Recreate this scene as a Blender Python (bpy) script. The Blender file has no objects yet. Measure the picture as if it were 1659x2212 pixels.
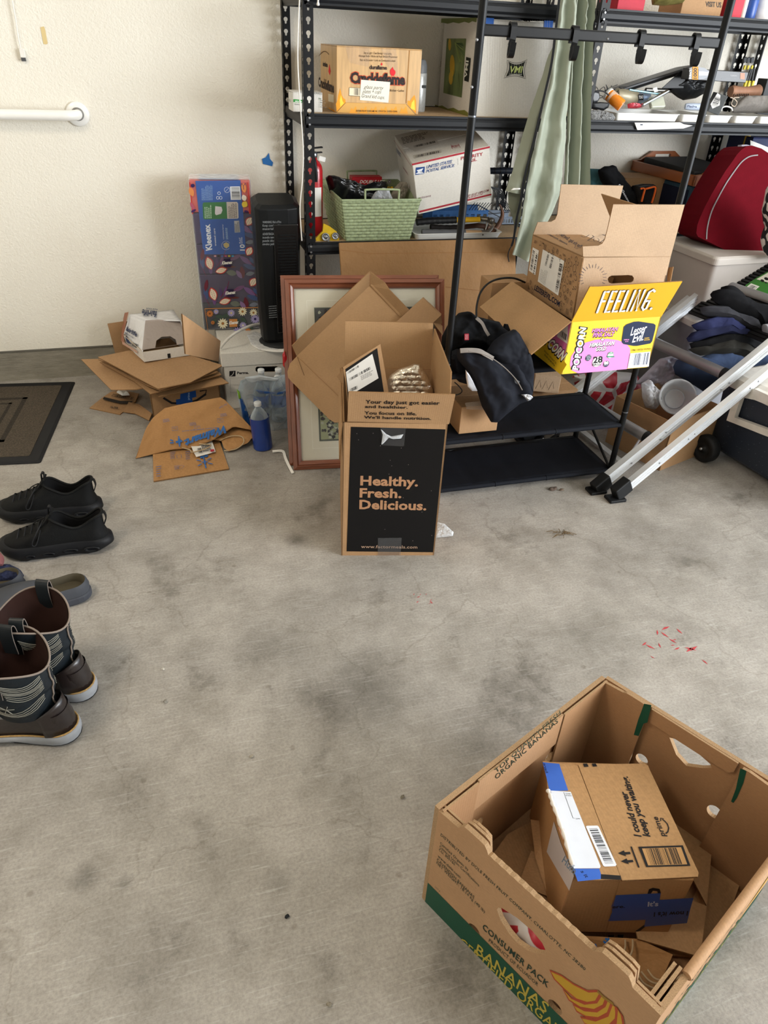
import bpy, bmesh, math, random
from mathutils import Vector, Matrix, noise
from mathutils.geometry import tessellate_polygon
random.seed(7)
V3 = Vector
SC = bpy.context.scene
COL = SC.collection

# ------------------------------------------------------------------ camera
IW, IH, FPX = 1659.0, 2212.0, 1534.0
PITCH, ROLL, YAW, CAMH = math.radians(34.0), math.radians(3.1), math.radians(18.0), 1.35
CF = V3((math.sin(YAW)*math.cos(PITCH), math.cos(YAW)*math.cos(PITCH), -math.sin(PITCH)))
_r0 = V3((math.cos(YAW), -math.sin(YAW), 0)); _u0 = _r0.cross(CF)
CR = _r0*math.cos(ROLL) + _u0*math.sin(ROLL); CU = -_r0*math.sin(ROLL) + _u0*math.cos(ROLL)
CAM = V3((0, 0, CAMH))
cd = bpy.data.cameras.new('camera'); cam = bpy.data.objects.new('camera', cd); COL.objects.link(cam)
cd.sensor_fit = 'HORIZONTAL'; cd.sensor_width = 36; cd.lens = FPX/IW*36; cd.clip_start = .02
mw = Matrix.Identity(4)
for i in range(3):
    mw[i][0] = CR[i]; mw[i][1] = CU[i]; mw[i][2] = -CF[i]; mw[i][3] = CAM[i]
cam.matrix_world = mw
SC.camera = cam

# ------------------------------------------------------------------ light
W_STR, W_COL = 3.0, (0.72, 0.86, 1.0)
world = bpy.data.worlds.new('sky'); SC.world = world; world.use_nodes = True
bg = world.node_tree.nodes['Background']; bg.inputs[0].default_value = (*W_COL, 1); bg.inputs[1].default_value = W_STR
def area(name, loc, target, sx, sy, power, col):
    l = bpy.data.lights.new(name, 'AREA'); l.shape = 'RECTANGLE'; l.size = sx; l.size_y = sy; l.energy = power; l.color = col
    o = bpy.data.objects.new(name, l); COL.objects.link(o); o.location = loc
    o.rotation_euler = (V3(target)-V3(loc)).to_track_quat('-Z', 'Z').to_euler(); return o
area('garage_door_daylight', (4.7, -1.3, 1.5), (.5, 2.5, .6), 3.6, 2.1, 345, (.95, .975, 1.0))
area('ceiling_lamp', (-1.3, .9, 2.55), (-1.1, 1.5, 0), .6, .6, 26, (1.0, .86, .68))
SC.view_settings.view_transform = 'Standard'; SC.view_settings.look = 'None'
SC.view_settings.gamma = 1; SC.view_settings.use_curve_mapping = False
SC.view_settings.exposure = 0.22

# ------------------------------------------------------------------ helpers
def ray(x, y): return CF + CR*((x-IW/2)/FPX) + CU*((IH/2-y)/FPX)
def G(x, y, z=0.0):
    d = ray(x, y); return CAM + d*((z-CAMH)/d.z)
def P(x, y, Y):
    d = ray(x, y); return CAM + d*(Y/d.y)
def PX(x, y, X):
    d = ray(x, y); return CAM + d*(X/d.x)
def hexc(h):
    h = h.lstrip('#'); c = [int(h[i:i+2], 16)/255 for i in (0, 2, 4)]
    return tuple(((v+.055)/1.055)**2.4 if v > .04045 else v/12.92 for v in c)

MATS = {}
def nt_new(name):
    m = bpy.data.materials.new(name); m.use_nodes = True; t = m.node_tree
    return m, t, t.nodes['Principled BSDF']
def node(t, typ, **kw):
    n = t.nodes.new(typ)
    for k, v in kw.items():
        if k in n.inputs: n.inputs[k].default_value = v
        else: setattr(n, k, v)
    return n
def coords(t, scale=(1, 1, 1)):
    tc = node(t, 'ShaderNodeTexCoord'); mp = node(t, 'ShaderNodeMapping'); mp.inputs['Scale'].default_value = scale
    t.links.new(tc.outputs['Object'], mp.inputs[0]); return mp.outputs[0]
def ntex(t, vec, scale, detail=3, rough=.55):
    n = node(t, 'ShaderNodeTexNoise', Scale=scale, Detail=detail, Roughness=rough); t.links.new(vec, n.inputs['Vector']); return n.outputs[0]
def ramp(t, fac, stops):
    r = node(t, 'ShaderNodeValToRGB'); e = r.color_ramp.elements
    while len(e) < len(stops): e.new(.5)
    for el, (p, c) in zip(e, stops): el.position = p; el.color = (*c[:3], 1)
    t.links.new(fac, r.inputs[0]); return r.outputs[0]
def mixc(t, fac, a, b, mode='MIX'):
    m = node(t, 'ShaderNodeMix', data_type='RGBA', blend_type=mode)
    for sock, v in ((0, fac), (6, a), (7, b)):
        if hasattr(v, 'links') or isinstance(v, bpy.types.NodeSocket): t.links.new(v, m.inputs[sock])
        else: m.inputs[sock].default_value = v if sock == 0 else (*v[:3], 1)
    return m.outputs[2]
def bump(t, b, h, strength, dist=.002):
    n = node(t, 'ShaderNodeBump', Strength=strength, Distance=dist); t.links.new(h, n.inputs['Height']); t.links.new(n.outputs[0], b.inputs['Normal'])
def mul(c, k): return tuple(min(1, v*k) for v in c)
def M(name, col=None, rough=.6, metal=0., var=.10, scale=30, stretch=(1, 1, 1), bmp=0., bscale=None, bdist=.001, sheen=0, coat=0, alpha=None, spec=None):
    if name in MATS: return MATS[name]
    c = hexc(col) if isinstance(col, str) else col
    m, t, b = nt_new(name); vec = coords(t, stretch)
    n = ntex(t, vec, scale)
    t.links.new(ramp(t, n, [(.25, mul(c, 1-var)), (.75, mul(c, 1+var))]), b.inputs['Base Color'])
    b.inputs['Roughness'].default_value = rough; b.inputs['Metallic'].default_value = metal
    b.inputs['Specular IOR Level'].default_value = spec if spec is not None else (.5 if rough < .4 or metal else .22)
    if bmp: bump(t, b, ntex(t, vec, bscale or scale*3, 4), bmp, bdist)
    if sheen: b.inputs['Sheen Weight'].default_value = sheen
    if coat: b.inputs['Coat Weight'].default_value = coat; b.inputs['Coat Roughness'].default_value = .1
    if alpha is not None: b.inputs['Alpha'].default_value = alpha
    MATS[name] = m; return m
def ink(col, rough=.5):
    return M('ink_'+col.lstrip('#'), col, rough, var=.03)
def cardboard(name, col, var=.09):
    if name in MATS: return MATS[name]
    c = hexc(col); m, t, b = nt_new(name)
    vec = coords(t); fib = coords(t, (1, 1, 9))
    base = ramp(t, ntex(t, vec, 7, 4), [(.25, mul(c, 1-var)), (.75, mul(c, 1+var))])
    speck = ramp(t, ntex(t, fib, 140, 2), [(.35, (.86, .86, .86)), (.65, (1, 1, 1))])
    t.links.new(mixc(t, 1.0, base, speck, 'MULTIPLY'), b.inputs['Base Color'])
    w = node(t, 'ShaderNodeTexWave', Scale=55.0, Distortion=.6); w.bands_direction = 'X'; t.links.new(vec, w.inputs['Vector'])
    b.inputs['Roughness'].default_value = .72; b.inputs['Specular IOR Level'].default_value = .3
    add = node(t, 'ShaderNodeMath', operation='ADD'); t.links.new(w.outputs[1], add.inputs[0]); t.links.new(ntex(t, vec, 300, 3), add.inputs[1])
    bump(t, b, add.outputs[0], .18, .0006)
    MATS[name] = m; return m
def clear(name, col='#e8eef2', opac=.25, rough=.08, bmp=.6, bscale=25):
    if name in MATS: return MATS[name]
    c = hexc(col); m, t, b = nt_new(name); vec = coords(t)
    b.inputs['Base Color'].default_value = (*c, 1); b.inputs['Roughness'].default_value = rough
    tr = node(t, 'ShaderNodeBsdfTransparent'); mx = node(t, 'ShaderNodeMixShader')
    fr = node(t, 'ShaderNodeLayerWeight', Blend=.35)
    f = node(t, 'ShaderNodeMath', operation='ADD'); t.links.new(fr.outputs[1], f.inputs[0]); f.inputs[1].default_value = opac; f.use_clamp = True
    t.links.new(f.outputs[0], mx.inputs[0]); t.links.new(tr.outputs[0], mx.inputs[1]); t.links.new(b.outputs[0], mx.inputs[2])
    if bmp: bump(t, b, ntex(t, vec, bscale, 3), bmp, .01)
    t.links.new(mx.outputs[0], t.nodes['Material Output'].inputs[0])
    MATS[name] = m; return m

class Fr:
    """plane frame: origin, u, v (unit), n = u x v"""
    def __init__(s, o, u, v):
        s.o = V3(o); s.u = V3(u).normalized(); vv = V3(v); s.v = (vv - s.u*vv.dot(s.u)).normalized(); s.n = s.u.cross(s.v)
    def at(s, x, y, z=0): return s.o + s.u*x + s.v*y + s.n*z
    def px(s, x, y):
        d = ray(x, y); t = (s.o-CAM).dot(s.n)/d.dot(s.n); q = CAM + d*t - s.o
        return (q.dot(s.u), q.dot(s.v))
ORG = {}
def org(o): return ORG[o.name] if o is not None else V3((0, 0, 0))
class MB:
    def __init__(s): s.v = []; s.f = []; s.m = []; s.s = []
    def add(s, vs, fs, m=0, sm=False):
        k = len(s.v); s.v += [V3(p) for p in vs]
        for f in fs: s.f.append([k+i for i in f]); s.m.append(m); s.s.append(sm)
        return s
    def quad(s, a, b, c, d, m=0): return s.add([a, b, c, d], [(0, 1, 2, 3)], m)
    def poly(s, pts, m=0):
        tri = tessellate_polygon([[V3(p) for p in pts]]); return s.add(pts, [tuple(t) for t in tri], m)
    def hexa(s, b, t, m=0):   # b,t: 4 pts each
        return s.add(list(b)+list(t), [(3, 2, 1, 0), (4, 5, 6, 7), (0, 1, 5, 4), (1, 2, 6, 5), (2, 3, 7, 6), (3, 0, 4, 7)], m)
    def box(s, fr, x0, x1, y0, y1, z0, z1, m=0):
        return s.hexa([fr.at(x0, y0, z0), fr.at(x1, y0, z0), fr.at(x1, y1, z0), fr.at(x0, y1, z0)],
                      [fr.at(x0, y0, z1), fr.at(x1, y0, z1), fr.at(x1, y1, z1), fr.at(x0, y1, z1)], m)
    def rbox(s, fr, x0, x1, y0, y1, z0, z1, r, m=0, n=3):   # rounded in xy, extruded z with small chamfer
        pts = rrect(x0, x1, y0, y1, r, n); c = min(r*.4, (z1-z0)*.3)
        def sh(q, k):
            cx, cy = (x0+x1)/2, (y0+y1)/2
            return [(cx+(a-cx)*(1-k/((x1-x0)/2)), cy+(b-cy)*(1-k/((y1-y0)/2))) for a, b in q]
        rings = [[fr.at(a, b, z0) for a, b in sh(pts, c)], [fr.at(a, b, z0+c) for a, b in pts], [fr.at(a, b, z1-c) for a, b in pts], [fr.at(a, b, z1) for a, b in sh(pts, c)]]
        return s.loft(rings, m, True, True, sm=False)
    def slab(s, a, b, c, d, t=.004, m=0, e=1):   # quad with thickness t opposite its normal
        a, b, c, d = map(V3, (a, b, c, d)); n = (c-a).cross(d-b).normalized()*(-t)
        k = [a, b, c, d, a+n, b+n, c+n, d+n]
        s.add(k, [(0, 1, 2, 3), (7, 6, 5, 4)], m); s.add(k, [(0, 4, 5, 1), (1, 5, 6, 2), (2, 6, 7, 3), (3, 7, 4, 0)], e); return s
    def plate(s, fr, outer, holes=(), t=.004, m=0, e=1, z=0, m2=None):
        loops = [outer]+list(holes); flat = []; L = []
        for lp in loops: L.append([V3((p[0], p[1], 0)) for p in lp]); flat += lp
        tri = tessellate_polygon(L)
        def ori(q):
            a, b, c = (flat[i] for i in q); return (b[0]-a[0])*(c[1]-a[1])-(b[1]-a[1])*(c[0]-a[0])
        tri = [tuple(q) if ori(q) > 0 else tuple(reversed(q)) for q in tri]
        s.add([fr.at(p[0], p[1], z) for p in flat], tri, m)
        s.add([fr.at(p[0], p[1], z-t) for p in flat], [tuple(reversed(q)) for q in tri], m if m2 is None else m2)
        for i, lp in enumerate(loops):
            n = len(lp); ar = sum(lp[j][0]*lp[(j+1) % n][1]-lp[(j+1) % n][0]*lp[j][1] for j in range(n))
            q = lp if (ar > 0) == (i == 0) else lp[::-1]
            s.add([fr.at(p[0], p[1], z) for p in q]+[fr.at(p[0], p[1], z-t) for p in q], [(j, j+n, (j+1) % n+n, (j+1) % n) for j in range(n)], e)
        return s
    def loft(s, rings, m=0, cap0=False, cap1=False, sm=True, closed=True):
        n = len(rings[0]); vs = [p for r in rings for p in r]; fs = []
        for i in range(len(rings)-1):
            for j in range(n if closed else n-1):
                k = (j+1) % n; fs.append((i*n+j, i*n+k, (i+1)*n+k, (i+1)*n+j))
        s.add(vs, fs, m, sm)
        if cap0: s.add(rings[0], [tuple(range(n-1, -1, -1))], m)
        if cap1: s.add(rings[-1], [tuple(range(n))], m)
        return s
    def tube(s, pts, r, m=0, n=8, cap=True, sm=True, flat=None):
        pts = [V3(p) for p in pts]; rings = []; ref = None
        for i, p in enumerate(pts):
            d = (pts[min(i+1, len(pts)-1)]-pts[max(i-1, 0)]).normalized()
            if ref is None: ref = d.orthogonal().normalized() if flat is None else V3(flat)
            a = (ref-d*ref.dot(d)).normalized(); b = d.cross(a); ref = a if flat is None else V3(flat)
            rr = r[min(i, len(r)-1)] if isinstance(r, list) else r
            ra, rb = rr if isinstance(rr, tuple) else (rr, rr)
            rings.append([p+a*ra*math.cos(2*math.pi*k/n)+b*rb*math.sin(2*math.pi*k/n) for k in range(n)])
        return s.loft(rings, m, cap, cap, sm)
    def strip(s, pts, wdir, w, t, m=0):  # flat strap along pts, width vector wdir
        pts = [V3(p) for p in pts]; wd = V3(wdir).normalized(); rings = []
        for i, p in enumerate(pts):
            d = (pts[min(i+1, len(pts)-1)]-pts[max(i-1, 0)]).normalized(); a = (wd-d*wd.dot(d)).normalized(); b = d.cross(a)
            rings.append([p+a*w/2+b*t/2, p-a*w/2+b*t/2, p-a*w/2-b*t/2, p+a*w/2-b*t/2])
        return s.loft(rings, m, True, True, False)
    def lathe(s, o, axis, prof, n=20, m=0, cap=True, sm=True):
        ax = V3(axis).normalized(); a = ax.orthogonal().normalized(); b = ax.cross(a); o = V3(o)
        rings = [[o+ax*z+(a*math.cos(2*math.pi*k/n)+b*math.sin(2*math.pi*k/n))*max(r, 1e-5) for k in range(n)] for r, z in prof]
        return s.loft(rings, m, cap, cap, sm)
    def grid(s, fn, nu, nv, m=0, sm=True, thick=0):
        vs = [V3(fn(i/nu, j/nv)) for j in range(nv+1) for i in range(nu+1)]
        fs = [(j*(nu+1)+i, j*(nu+1)+i+1, (j+1)*(nu+1)+i+1, (j+1)*(nu+1)+i) for j in range(nv) for i in range(nu)]
        s.add(vs, fs, m, sm); return s
    def pillow(s, outline, n, hf, hb, fold=lambda p, e: 0, rings=12, m=0, N=90, center=None):
        """puffed cloth over a closed outline (world pts); n = facing direction; hf/hb = thickness front/back"""
        o = resample([V3(p) for p in outline], N); c = V3(center) if center else sum(o, V3())/len(o); n = V3(n).normalized()
        for side, h in ((1, hf), (-1, hb)):
            R = []
            for k in range(rings+1):
                e = k/rings; sc = 1-e*.985; hh = h*(1-(1-min(1, e*2.0))**2)**.5
                R.append([c+(p-c)*sc + n*side*(hh+(fold(c+(p-c)*sc, e)*min(1, e*4) if side > 0 else 0)) for p in o])
            if side < 0: R = [r[::-1] for r in R]
            s.loft(R, m, False, True, True)
        return s
    def obj(s, name, mats, parent=None, at=None, bevel=0, seg=2, label=None, kind=None, solid=0, sub=0):
        me = bpy.data.meshes.new(name); o = V3(at) if at is not None else org(parent)
        me.from_pydata([tuple(p-o) for p in s.v], [], s.f)
        if not isinstance(mats, (list, tuple)): mats = [mats]
        for m in mats: me.materials.append(m)
        me.polygons.foreach_set('material_index', [min(k, len(mats)-1) for k in s.m]); me.polygons.foreach_set('use_smooth', s.s)
        me.update()
        ob = bpy.data.objects.new(name, me); COL.objects.link(ob); ORG[ob.name] = o
        if parent is not None: ob.parent = parent
        else: ob.location = o
        if solid: md = ob.modifiers.new('solid', 'SOLIDIFY'); md.thickness = solid; md.offset = 0
        if bevel: md = ob.modifiers.new('bevel', 'BEVEL'); md.width = bevel; md.segments = seg; md.limit_method = 'ANGLE'; md.angle_limit = .6
        if sub: md = ob.modifiers.new('sub', 'SUBSURF'); md.levels = md.render_levels = sub
        if label: ob['label'] = label
        if kind: ob['kind'] = kind
        return ob
def resample(pts, N):
    L = [0]; n = len(pts)
    for i in range(n): L.append(L[-1]+(pts[(i+1) % n]-pts[i]).length)
    out = []; j = 0
    for k in range(N):
        t = L[-1]*k/N
        while L[j+1] < t: j += 1
        f = (t-L[j])/max(L[j+1]-L[j], 1e-9); out.append(pts[j].lerp(pts[(j+1) % n], f))
    return out
def rrect(x0, x1, y0, y1, r, n=4):
    out = []
    for cx, cy, a in ((x1-r, y0+r, -90), (x1-r, y1-r, 0), (x0+r, y1-r, 90), (x0+r, y0+r, 180)):
        for k in range(n+1): t = math.radians(a+90*k/n); out.append((cx+r*math.cos(t), cy+r*math.sin(t)))
    return out
def circ(cx, cy, rx, ry=None, n=24):
    ry = ry or rx; return [(cx+rx*math.cos(2*math.pi*k/n), cy+ry*math.sin(2*math.pi*k/n)) for k in range(n)]
def spline(pts, n=6):
    pts = [V3(p) for p in pts]; out = []
    for i in range(len(pts)-1):
        p0, p1, p2, p3 = pts[max(i-1, 0)], pts[i], pts[i+1], pts[min(i+2, len(pts)-1)]
        for k in range(n):
            t = k/n; out.append(.5*((2*p1)+(-p0+p2)*t+(2*p0-5*p1+4*p2-p3)*t*t+(-p0+3*p1-3*p2+p3)*t**3))
    out.append(pts[-1]); return out
def thing(name, label, cat, loc, group=None):
    o = bpy.data.objects.new(name, None); COL.objects.link(o); o.location = V3(loc); o.empty_display_size = .05
    ORG[o.name] = V3(loc); tag(o, label, cat, group); return o
def tag(o, label, cat, group=None):
    o['label'] = label; o['category'] = cat
    if group: o['group'] = group
    return o
def dup(root, loc, rz=None, label=None, group=None):
    r = root.copy(); COL.objects.link(r); r.location = V3(loc); ORG[r.name] = V3(loc)
    if rz is not None: r.rotation_euler = (0, 0, rz)
    if label: r['label'] = label
    if group: r['group'] = group
    for ch in list(root.children):
        c = ch.copy(); COL.objects.link(c); c.parent = r
        for g in list(ch.children):
            d = g.copy(); COL.objects.link(d); d.parent = c
    return r
_TC = {}
def glyphs(s, bold=0, shear=0, sp=1.0):
    key = (s, bold, shear, sp)
    if key in _TC: return _TC[key]
    cu = bpy.data.curves.new('t', 'FONT'); cu.body = s; cu.size = 1; cu.offset = bold; cu.shear = shear; cu.resolution_u = 2; cu.space_character = sp
    ob = bpy.data.objects.new('t', cu); COL.objects.link(ob)
    me = bpy.data.meshes.new_from_object(ob.evaluated_get(bpy.context.evaluated_depsgraph_get()))
    vs = [(v.co.x, v.co.y) for v in me.vertices]; fs = [tuple(p.vertices) for p in me.polygons]
    bpy.data.objects.remove(ob); bpy.data.curves.remove(cu); bpy.data.meshes.remove(me)
    xs = [v[0] for v in vs] or [0, 1]; _TC[key] = (vs, fs, min(xs), max(xs)); return _TC[key]
class Print:
    """flat print on a planar face; coordinates either metres in the frame or photo pixels projected on that plane"""
    def __init__(s, fr, lift=.0006, pix=True): s.fr = fr; s.mb = MB(); s.mats = []; s.l = lift; s.pix = pix
    def q(s, p): return s.fr.px(*p) if s.pix else p
    def mi(s, col):
        m = ink(col) if isinstance(col, str) else col
        if m not in s.mats: s.mats.append(m)
        return s.mats.index(m)
    def _p(s, pts, col, dl):
        s.l += .00004
        L = [V3((a, b, 0)) for a, b in pts]; tri = tessellate_polygon([L])
        def ori(t): a, b, c = (pts[i] for i in t); return (b[0]-a[0])*(c[1]-a[1])-(b[1]-a[1])*(c[0]-a[0])
        s.mb.add([s.fr.at(a, b, s.l+dl) for a, b in pts], [tuple(t) if ori(t) > 0 else tuple(reversed(t)) for t in tri], s.mi(col))
    def poly(s, pts, col, dl=0): s._p([s.q(p) for p in pts], col, dl); return s
    def rect(s, x0, y0, x1, y1, col, dl=0): return s.poly([(x0, y0), (x1, y0), (x1, y1), (x0, y1)], col, dl)
    def disc(s, c, r, col, n=24, ry=None):
        c = s.q(c); s._p(circ(c[0], c[1], r, ry, n), col, 0); return s
    def line(s, pts, w, col, closed=False):
        q = [V3((*s.q(p), 0)) for p in pts]
        if closed: q.append(q[0])
        s.l += .00004; L = []; R = []
        for i, p in enumerate(q):
            a = q[i-1] if i > 0 else (q[-2] if closed else None); b = q[i+1] if i < len(q)-1 else (q[1] if closed else None)
            d = ((b if b is not None else p)-(a if a is not None else p))
            if d.length < 1e-9: d = V3((1, 0, 0))
            d.normalize(); nn = V3((-d.y, d.x, 0))*w/2; L.append(p+nn); R.append(p-nn)
        vs = [s.fr.at(p.x, p.y, s.l) for p in R]+[s.fr.at(p.x, p.y, s.l) for p in L]; n = len(q)
        s.mb.add(vs, [(i, i+1, n+i+1, n+i) for i in range(n-1)], s.mi(col)); return s
    def text(s, t, A, B, C, col, bold=.012, shear=0, sp=1.0, dl=0):
        """baseline A->B spans the text width, A->C is the cap height"""
        A, B, C = (V3((*s.q(p), 0)) for p in (A, B, C)); vs, fs, x0, x1 = glyphs(t, bold, shear, sp); s.l += .00004
        U = (B-A)/max(x1-x0, 1e-6); W = (C-A)/.7
        s.mb.add([s.fr.at(*(A+U*(x-x0)+W*y).xy, s.l+dl) for x, y in vs], fs, s.mi(col)); return s
    def bars(s, A, B, C, col='#1c1c20', n=22, seed=1, bgc=None, vert=False):
        """barcode in parallelogram A (origin), B along, C up"""
        A, B, C = (V3((*s.q(p), 0)) for p in (A, B, C)); rnd = random.Random(seed); U = B-A; W = C-A
        if bgc: s._p([tuple((A+U*a+W*b).xy) for a, b in ((-.06, -.12), (1.06, -.12), (1.06, 1.1), (-.06, 1.1))], bgc, 0)
        s.l += .00004; x = 0
        while x < .99:
            w = rnd.choice((.4, .8, 1.4))/n/1.6; w = min(w, 1-x)
            s.mb.add([s.fr.at(*(A+U*a+W*b).xy, s.l) for a, b in ((x, 0), (x+w, 0), (x+w, 1), (x, 1))], [(0, 1, 2, 3)], s.mi(col)); x += w+rnd.choice((.4, .7, 1.1))/n/1.4
        return s
    def tiny(s, A, B, C, rows, col, seed=3, fill=.55):
        """unreadable small print: rows of short dashes"""
        A, B, C = (V3((*s.q(p), 0)) for p in (A, B, C)); rnd = random.Random(seed); U = B-A; W = C-A; s.l += .00004
        for r in range(rows):
            y0 = (r+.5-.5*fill)/rows; y1 = (r+.5+.5*fill)/rows; x = 0; xe = rnd.uniform(.7, 1)
            while x < xe:
                w = min(rnd.uniform(.04, .16), xe-x)
                s.mb.add([s.fr.at(*(A+U*a+W*b).xy, s.l) for a, b in ((x, y0), (x+w, y0), (x+w, y1), (x, y1))], [(0, 1, 2, 3)], s.mi(col)); x += w+.025
        return s
    def done(s, parent, name='print', label=None):
        if s.mb.f: return s.mb.obj(name, s.mats, parent, label=label)
def lineface(fr, pr, sc, ox, oy, strokes, w, col):
    """strokes in local units scaled by sc at (ox,oy) metres"""
    for st in strokes: pr.line([(ox+x*sc, oy+y*sc) for x, y in st], w, col)
def arc(cx, cy, r, a0, a1, n=8, ry=None):
    ry = ry or r; return [(cx+r*math.cos(math.radians(a0+(a1-a0)*k/n)), cy+ry*math.sin(math.radians(a0+(a1-a0)*k/n))) for k in range(n+1)]
def fbm(p, s, o=3): return noise.fractal(V3(p)*s, .8, 2.0, o)

# ================================================================== structure
YW = 3.25
def structure(ob): ob['kind'] = 'structure'; return ob
X3, Y3, Z3 = V3((1, 0, 0)), V3((0, 1, 0)), V3((0, 0, 1))
FRW = Fr((0, 0, 0), X3, Z3)          # a wall-parallel frame: at(x, z, d) lies at y = -d
FRF = Fr((0, 0, 0), X3, Y3)          # floor frame
def ntex_c(t, vec, s):
    n = node(t, 'ShaderNodeTexNoise', Scale=s, Detail=6.0, Roughness=.7); t.links.new(vec, n.inputs['Vector']); return n.outputs[1]
def concrete():
    m, t, b = nt_new('concrete'); vec = coords(t)
    big = ntex(t, vec, 1.6, 6, .62); mid = ntex(t, vec, 7, 6, .65); fine = ntex(t, vec, 160, 5, .7); st = ntex(t, vec, 3.3, 8, .72)
    c = ramp(t, big, [(.30, hexc('#8c8781')), (.52, hexc('#a9a49d')), (.75, hexc('#bab4ad'))])
    c = mixc(t, .8, c, ramp(t, mid, [(.32, (.64, .625, .60)), (.60, (1, 1, 1))]), 'MULTIPLY')
    c = mixc(t, 1, c, ramp(t, fine, [(.33, (.74, .74, .74)), (.6, (1.0, 1.0, 1.0))]), 'MULTIPLY')
    c = mixc(t, .9, c, ramp(t, st, [(.30, (.44, .43, .41)), (.44, (1, 1, 1))]), 'MULTIPLY')
    # small dark spots
    vo = node(t, 'ShaderNodeTexVoronoi', Scale=9.0, Randomness=1.0); t.links.new(vec, vo.inputs['Vector'])
    sp = ramp(t, vo.outputs['Distance'], [(.035, (.55, .52, .48)), (.075, (1, 1, 1))]); c = mixc(t, .55, c, sp, 'MULTIPLY')
    for px_, py_, rad, dk in ((780, 1490, .20, .62), (600, 1400, .12, .75), (1290, 1380, .16, .8), (640, 1170, .05, .6), (180, 1895, .035, .6), (265, 1905, .025, .65), (600, 1905, .04, .75), (1010, 1600, .10, .78)):
        g0 = G(px_, py_); wv = node(t, 'ShaderNodeVectorMath', operation='MULTIPLY_ADD'); t.links.new(ntex_c(t, vec, 6), wv.inputs[0]); wv.inputs[1].default_value = (rad*1.6, rad*1.6, 0); t.links.new(vec, wv.inputs[2])
        ds = node(t, 'ShaderNodeVectorMath', operation='DISTANCE'); t.links.new(wv.outputs[0], ds.inputs[0]); ds.inputs[1].default_value = (g0.x+rad*.8, g0.y+rad*.8, 0)
        dv_ = node(t, 'ShaderNodeMath', operation='DIVIDE'); t.links.new(ds.outputs['Value'], dv_.inputs[0]); dv_.inputs[1].default_value = rad
        c = mixc(t, 1, c, ramp(t, dv_.outputs[0], [(.15, (dk, dk, dk*.99)), (.95, (1, 1, 1))]), 'MULTIPLY')
    # hairline cracks
    nz = node(t, 'ShaderNodeTexNoise', Scale=5.0, Detail=5.0); t.links.new(vec, nz.inputs['Vector'])
    vm = node(t, 'ShaderNodeVectorMath', operation='MULTIPLY_ADD'); t.links.new(nz.outputs[1], vm.inputs[0]); vm.inputs[1].default_value = (.35, .35, .0); t.links.new(vec, vm.inputs[2])
    vc = node(t, 'ShaderNodeTexVoronoi', Scale=1.7); vc.feature = 'DISTANCE_TO_EDGE'; t.links.new(vm.outputs[0], vc.inputs['Vector'])
    cr = ramp(t, vc.outputs['Distance'], [(.0015, (.66, .64, .6)), (.005, (1, 1, 1))]); c = mixc(t, .5, c, cr, 'MULTIPLY')
    # trowel arcs, light scratches
    sc = ntex(t, coords(t, (2, 30, 1)), 6, 4, .7); c = mixc(t, .35, c, ramp(t, sc, [(.55, (0, 0, 0)), (.75, (.5, .5, .5))]), 'SCREEN')
    t.links.new(c, b.inputs['Base Color']); b.inputs['Roughness'].default_value = .62; b.inputs['Specular IOR Level'].default_value = .35
    bump(t, b, fine, .25, .002); return m
def drywall():
    m, t, b = nt_new('painted_drywall'); vec = coords(t)
    c = ramp(t, ntex(t, vec, 2.2, 4), [(.3, hexc('#e6e1d5')), (.7, hexc('#ece8dd'))])
    t.links.new(c, b.inputs['Base Color']); b.inputs['Roughness'].default_value = .6
    a = node(t, 'ShaderNodeMath', operation='ADD'); t.links.new(ntex(t, vec, 85, 3, .5), a.inputs[0]); t.links.new(ntex(t, vec, 190, 2, .5), a.inputs[1])
    bump(t, b, a.outputs[0], .55, .0035); return m
CONC, DRY = concrete(), drywall()
floor = structure(MB().box(FRF, -3.2, 9, -4, YW+.2, -.1, 0).obj('floor', CONC))
wall = structure(MB().box(FRW, -3.2, 6.5, .139, 2.7, -YW-.15, -YW).obj('wall_back', DRY))
structure(MB().box(FRW, -3.2, 6.5, .0, .135, -YW-.14, -YW-.006).obj('trim_1', M('stem_concrete', '#8f8a7e', .9, var=.2, scale=14, stretch=(1, 1, 5), bmp=.7, bscale=60, bdist=.006)))
structure(MB().box(FRW, -3.2, 6.5, .134, .1395, -YW-.12, -YW+.002).obj('trim_2', M('gap_shade', '#6d6a62', .7)))  # dark strip put in for the shaded gap below the drywall
structure(MB().box(FRF, -3.35, -3.2, -4, YW, 0, 2.7).obj('wall_left', DRY))
structure(MB().box(FRF, -3.2, 6.5, -4, YW, 2.7, 2.8).obj('ceiling', DRY))
structure(MB().box(FRF, -3.2, 6.5, -4.15, -4, 0, 2.7).obj('wall_rear', DRY))
# red chalk like marks on the slab
rm = M('red_mark', '#b8444a', .8, var=.2)
for cx, cy, n, s in ((912, 1287, 5, .013), (930, 1303, 4, .010), (1450, 1372, 6, .022), (1412, 1390, 4, .018), (1490, 1410, 6, .022)):
    mb = MB(); c0 = G(cx, cy)
    for k in range(n):
        p = c0 + V3((random.gauss(0, s), random.gauss(0, s), 0)); a = random.uniform(0, 6.28); l = random.uniform(.25, .8)*s; w = l*.22
        d = V3((math.cos(a), math.sin(a), 0)); e = V3((-d.y, d.x, 0)); z = V3((0, 0, .0006))
        mb.add([p-d*l+z, p+e*w+z, p+d*l+e*w*.5+z, p-e*w+z], [(0, 3, 2, 1)])
    mb.obj('paint_mark', rm, floor)

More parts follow.
